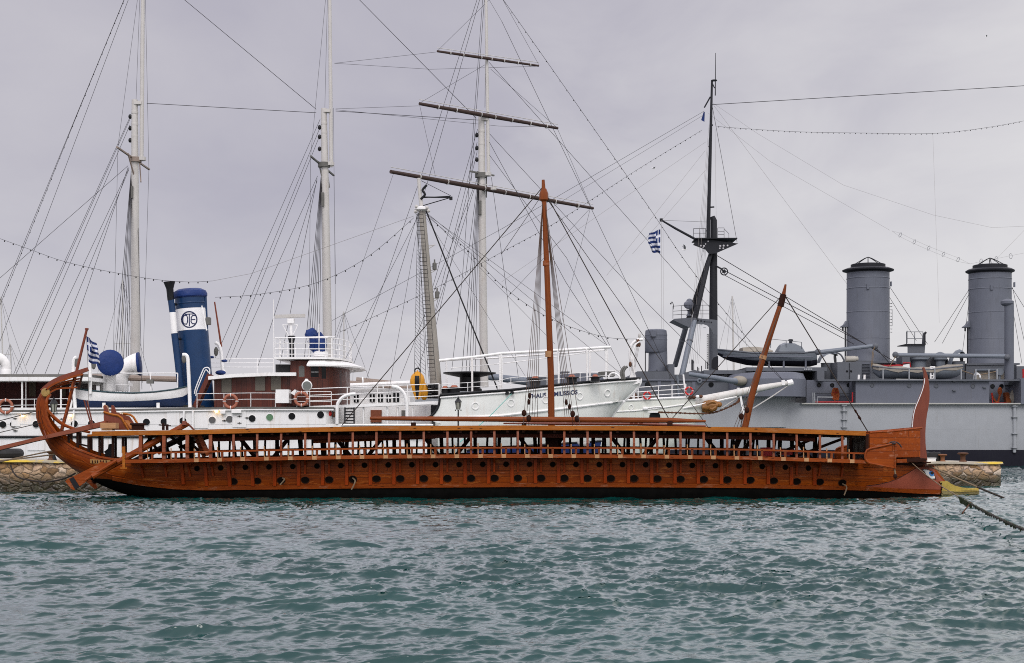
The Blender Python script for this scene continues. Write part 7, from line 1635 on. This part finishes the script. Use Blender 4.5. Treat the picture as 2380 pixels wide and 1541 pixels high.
for pts in (((1375, 1032), (1374, 1040)), ((1380, 1030), (1377.5, 1035), (1382, 1035)), ((1382, 1031), (1380.5, 1040))):
    for a, b in zip(pts, pts[1:]):
        dx_, dy_ = b[0]-a[0], b[1]-a[1]; L = math.hypot(dx_, dy_); nx, ny = -dy_/L*.6, dx_/L*.6
        lt.decal([(a[0]+nx, a[1]+ny), (b[0]+nx, b[1]+ny), (b[0]-nx, b[1]-ny), (a[0]-nx, a[1]-ny)], BV, .02, 1, 76)
lt.build('bow_number', M_white, bb, False)
c = thing('dinghy', 'small white dinghy lying beyond the blue workboat', 'dinghy', W(1359, 1033, 80)); rgd = []
for i in range(9):
    f = i/8; x = 1342+28*f; b = .5*math.sin(math.pi*(.08+.84*f)); rgd.append([W(x, 1026, 75.2)+V((0, -b*math.cos(a), -.30*math.sin(a)*math.sin(math.pi*(.1+.8*f))+0)) for a in [k*math.pi/8 for k in range(9)]])
MB().loft(rgd).build('hull', M_trim, c); MB().loft([[r[0], r[-1]] for r in rgd]).build('cover', M_canvas, c)
# ---- mooring ropes
def rope(lab, pts, r, mat, sm=6, n=7, name='mooring_rope', loc=None):
    q = smooth_path(pts, sm); o = MB().tube(q, r, n).build(name, mat, None); tag(o, lab, 'rope'); return o, q
rope('tan mooring rope from the galley stern down left to the quay, upper one', [P(cE, 480, 952, 59.2), P(cE, 300, 972, 60.2), P(cE, 0, 1030, 62), P(cE, -345, 1105, 64)], .030, M_rope)
rope('tan mooring rope from the galley stern down left to the quay, lower one', [P(cE, 600, 994, 59.1), P(cE, 380, 1008, 60), P(cE, 0, 1055, 62), P(cE, -345, 1092, 64)], .030, M_rope)
rope('thin dark line running left from the widest bend of the sternpost', [P(cJ, 490, 1160, 59.6), P(cJ, 250, 1225, 60), P(cJ, -40, 1300, 60.5)], .018, M_ropedark); rope('thin dark line running left just above the gangplank', [P(cJ, 560, 1320, 59.6), P(cJ, 280, 1385, 60), P(cJ, -40, 1460, 60.5)], .016, M_ropedark)
rope('heavy drooping rope hanging along the stone face under the stern', [P(cA, 70, 1215, 63.6), P(cA, 95, 1270, 63.4), P(cA, 150, 1305, 63.2), P(cA, 300, 1325, 63), P(cA, 420, 1305, 62.6), P(cA, 500, 1268, 62)], .035, M_ropedark)
rope('pale mooring rope from the galley bow down to the water at right', [P(cI, 808, 470, 59.7), P(cI, 860, 474, 59.6), P(cI, 925, 492, 59.5), P(cI, 1020, 535, 59.4), P(cI, 1400, 700, 59.2), P(cI, 1725, 842, 59)], .034, M_rope)
rope('dark wet end of the mooring rope dipping into the water beyond the ram', [P(cI, 1725, 842, 59), P(cI, 1900, 915, 58.9), P(cI, 2090, 992, 58.8)], .040, M_ropedark)
rope('tan rope crossing the painted eye from the bow deck', [P(cI, 808, 474, 59.7), P(cI, 1010, 650, 57.6), P(cI, 1260, 835, 54), P(cI, 1500, 982, 49.5)], .019, M_rope)
wr, q = rope('weed-hung dark mooring rope stretching over the water to the lower right', [P(cI, 1500, 982, 49.5), P(cI, 1640, 1062, 46), P(cI, 1800, 1150, 42), P(cI, 2050, 1275, 37.5), P(cI, 2353, 1408, 33), P(cI, 2750, 1560, 28)], .030, M_ropedark)
m = MB(); rs = random.Random(5)
for i in range(260):
    f = rs.random(); k = min(int(f*(len(q)-1)), len(q)-2); p = q[k].lerp(q[k+1], f*(len(q)-1)-k); big = 1.8 if f < .22 else 1
    l = rs.uniform(.04, .12)*big; w = rs.uniform(.012, .028)*big; dx = rs.uniform(-.05, .05); p = p+V((rs.uniform(-.02, .02), rs.uniform(-.02, .02), 0))
    m.lathe(p+V((0, 0, .03)), [(w, 0), (w*1.1, l*.4), (w*.3, l)], (dx, rs.uniform(-.2, .2), -1), 5)
tag(m.build('seaweed', paint('wet_weed', (.025, .035, .012), .5, var=.4, dirt=(.03, .06, .01), damt=.6), wr), kind='stuff')
sk = MB().tube([P(cI, 1645, 1045, 45.9), P(cI, 1620, 1085, 45.8), P(cI, 1565, 1150, 45.4), P(cI, 1535, 1192, 45.2)], [.02, .024, .02, .03], 6).build('hanging_stick', M_rust, None); tag(sk, 'thin rusty stick dangling from the weed-hung mooring rope', 'stick')
o = MB().tube([P(cC, 70, 735, 89.3), P(cB, 1590, 885, 80), P(cB, 1390, 1060, 70)], .02, 5).build('mooring_line', paint('turquoise_line', (.10, .42, .36), .7), None); tag(o, 'thin turquoise line slanting from the white bow fairlead to the quay', 'rope')
# ---- flags
M_fb, M_fw = paint('flag_blue', (.012, .030, .13), .8, var=.12), paint('flag_white', (.62, .63, .68), .8, var=.06)
def flag(name, lab, loc, fn, nu=27, nv=18, canton=True):
    t_ = thing(name, lab, 'flag', loc); m = MB(); g = [[m.bm.verts.new(fn(i/nu, j/nv)) for i in range(nu+1)] for j in range(nv+1)]
    for j in range(nv):
        for i in range(nu):
            st = (j*9//nv) % 2 == 0; u, v = (i+.5)/nu*27, (j+.5)/nv*18
            if u < 10 and v < 10: st = not (4 <= u < 6 or 4 <= v < 6)
            m.face((g[j][i], g[j][i+1], g[j+1][i+1], g[j+1][i]), 0 if st else 1)
    o = m.build('cloth', [M_fb, M_fw], t_, angle=180); return t_
pA = [cJ(*p) for p in ((1180, 140), (1205, 488))]; 
def f_stern(u, v):
    x0, y0 = 1180+25*v, 140+348*v; wv = math.sin(u*9-v*5)
    x = x0+u*(135+40*v)+6*wv; y = y0+u*(95-40*v)-8*math.sin(u*7+v*3)
    return P(cJ, x, y, 60+.12*math.sin(u*11+v*4)+.05*wv)
fl1 = flag('national_flag', 'blue and white striped flag with cross flying from the galley sternpost staff', P(cJ, 1180, 140, 60), f_stern)
MB().tube([P(cJ, 1178, 100, 60), P(cJ, 1205, 640, 60.2), P(cJ, 1212, 1060, 60.2)], .010, 4).build('halyard', M_wirel, fl1)
def f_gaff(u, v):
    x = 865-u*(60+7*math.sin(v*4))+(10*u*v if v > .5 else 0); y = 1252+v*130-u*(14-26*v)*-1-2*math.sin(u*8+v*5)+u*8
    return P(cS3, x, y, DA-.8+.25*math.sin(u*9+v*5))
flag('national_flag', 'blue and white striped flag hanging from the gaff of the warship mast', P(cS3, 865, 1252, DA-.8), f_gaff)
sp = MB().prism([P(cS3, x, y, DA) for x, y in ((1102, 610), (1108, 612), (1106, 665), (1088, 655))], (0, .03, 0)).build('pennant', M_fb, None); tag(sp, 'small dark pennant hanging below the top of the black mast', 'pennant')
# ---- birds
def gull(lab, x, y, d, s, flap, face=1):
    c = W(x, y, d); b = thing('gull', lab, 'bird', c)
    pts = [c+V((face*s*k, 0, dz*s)) for k, dz in ((-.95, .05), (-.6, .0), (-.1, -.02), (.35, .03), (.55, .10), (.75, .08))]
    MB().tube(smooth_path(pts, 3), [s*r for r in (.02, .06, .10, .13, .16, .19, .20, .19, .17, .14, .12, .13, .12, .08, .04, .02)], 10).build('body', M_trim, b)
    for sg in (1, -1):
        q = [c+V((face*s*.25, 0, .05*s)), c+V((-face*s*.30, 0, .02*s)), c+V((-face*s*.45, -sg*s*.9, flap*s*.75)), c+V((-face*s*.7, -sg*s*1.7, flap*s*1.3)), c+V((-face*s*.2, -sg*s*1.3, flap*s*1.15)), c+V((face*s*.15, -sg*s*.75, flap*s*.7))]
        MB().prism(q, (0, 0, .03*s)).build('wing', paint('wing_grey', (.22, .22, .23), .7), b)
gull('grey gull with raised wings flying beside the black mast', 1592, 580, 112, .26, .95); gull('distant gull gliding right of the tall masts', 1519, 391, 150, .28, .15, -1); gull('tiny distant bird high at the right', 2293, 85, 260, .35, .3)
# ---- sailing boats moored far behind
def sailboat(lab, xb, xt, ytop, d, ybase=905, spread=None, w=.10):
    t_ = thing('sailboat', lab, 'sailboat', V((W(xb, 1010, d).x, d, 0)), 'far sailing boats behind the ships'); b = V((W(xb, 1010, d).x, d, 1.0)); top = W(xt, ytop, d)
    rg = []
    for i in range(9):
        f = i/8; x = b.x-5+10*f; hb = 1.6*math.sin(math.pi*(.12+.88*f))**.6 if i < 8 else .05; rg.append([V((x, d-hb*math.cos(a), 1.1-1.6*math.sin(a)*(1 if i else .8)+.25*f)) for a in [k*math.pi/8 for k in range(9)]])
    MB().loft(rg, cap=True).loft([[r[0], r[-1]] for r in rg]).build('hull', M_trim, t_)
    MB().tube([b, top], [w, w*.6], 8).build('mast', M_mastw, t_); mid = b.lerp(top, .62); MB().tube([mid+V((-.9, 0, 0)), mid+V((.9, 0, 0))], .03, 5).build('spreader', M_mastw, t_)
    for s in (-5, 5): MB().tube([b+V((s, 0, .2)), top], .016, 3).build('stay', M_wire, t_)
    for s in (-1.3, 1.3): MB().tube([b+V((s*.4, s, .1)), mid+V((s*.7, 0, 0)), top], .014, 3).build('stay', M_wire, t_)
sailboat('far sailboat mast rising behind the warship launch', 1709, 1702, 688, 190, w=.16); sailboat('far sailboat mast rising between wheelhouse and striped buoy', 800.5, 799, 724, 150, w=.09); sailboat('far sailboat mast at the extreme left edge', 12, 2, 690, 160, w=.1); sailboat('far short sailboat mast behind the left roof cowl', 26, 24, 800, 170, w=.07); sailboat('far sailboat mast left of the first tall white mast', 286, 285, 650, 170, w=.09)
MB_ = MB().tube([P(cA, 1470, 430, 96), P(cA, 1425, 130, 96)], [.07, .05], 6).build('ensign_staff', M_stem, th)

# repeats of one kind share a group
for nm, gr in (('mooring_bollard', 'iron bollards along the quay'), ('rubber_fender', 'black rubber fenders on the quay'), ('crate', 'red crates inside the galley'), ('buoy', 'yellow buoys on the steamer deck'), ('national_flag', 'blue and white national flags'),
               ('gull', 'gulls in the sky'), ('fire_hose', 'orange fire hoses on the warship'), ('mooring_rope', 'mooring ropes of the galley')):
    for o in bpy.data.objects:
        if o.parent is None and o.name.split('.')[0] == nm and 'group' not in o: o['group'] = gr
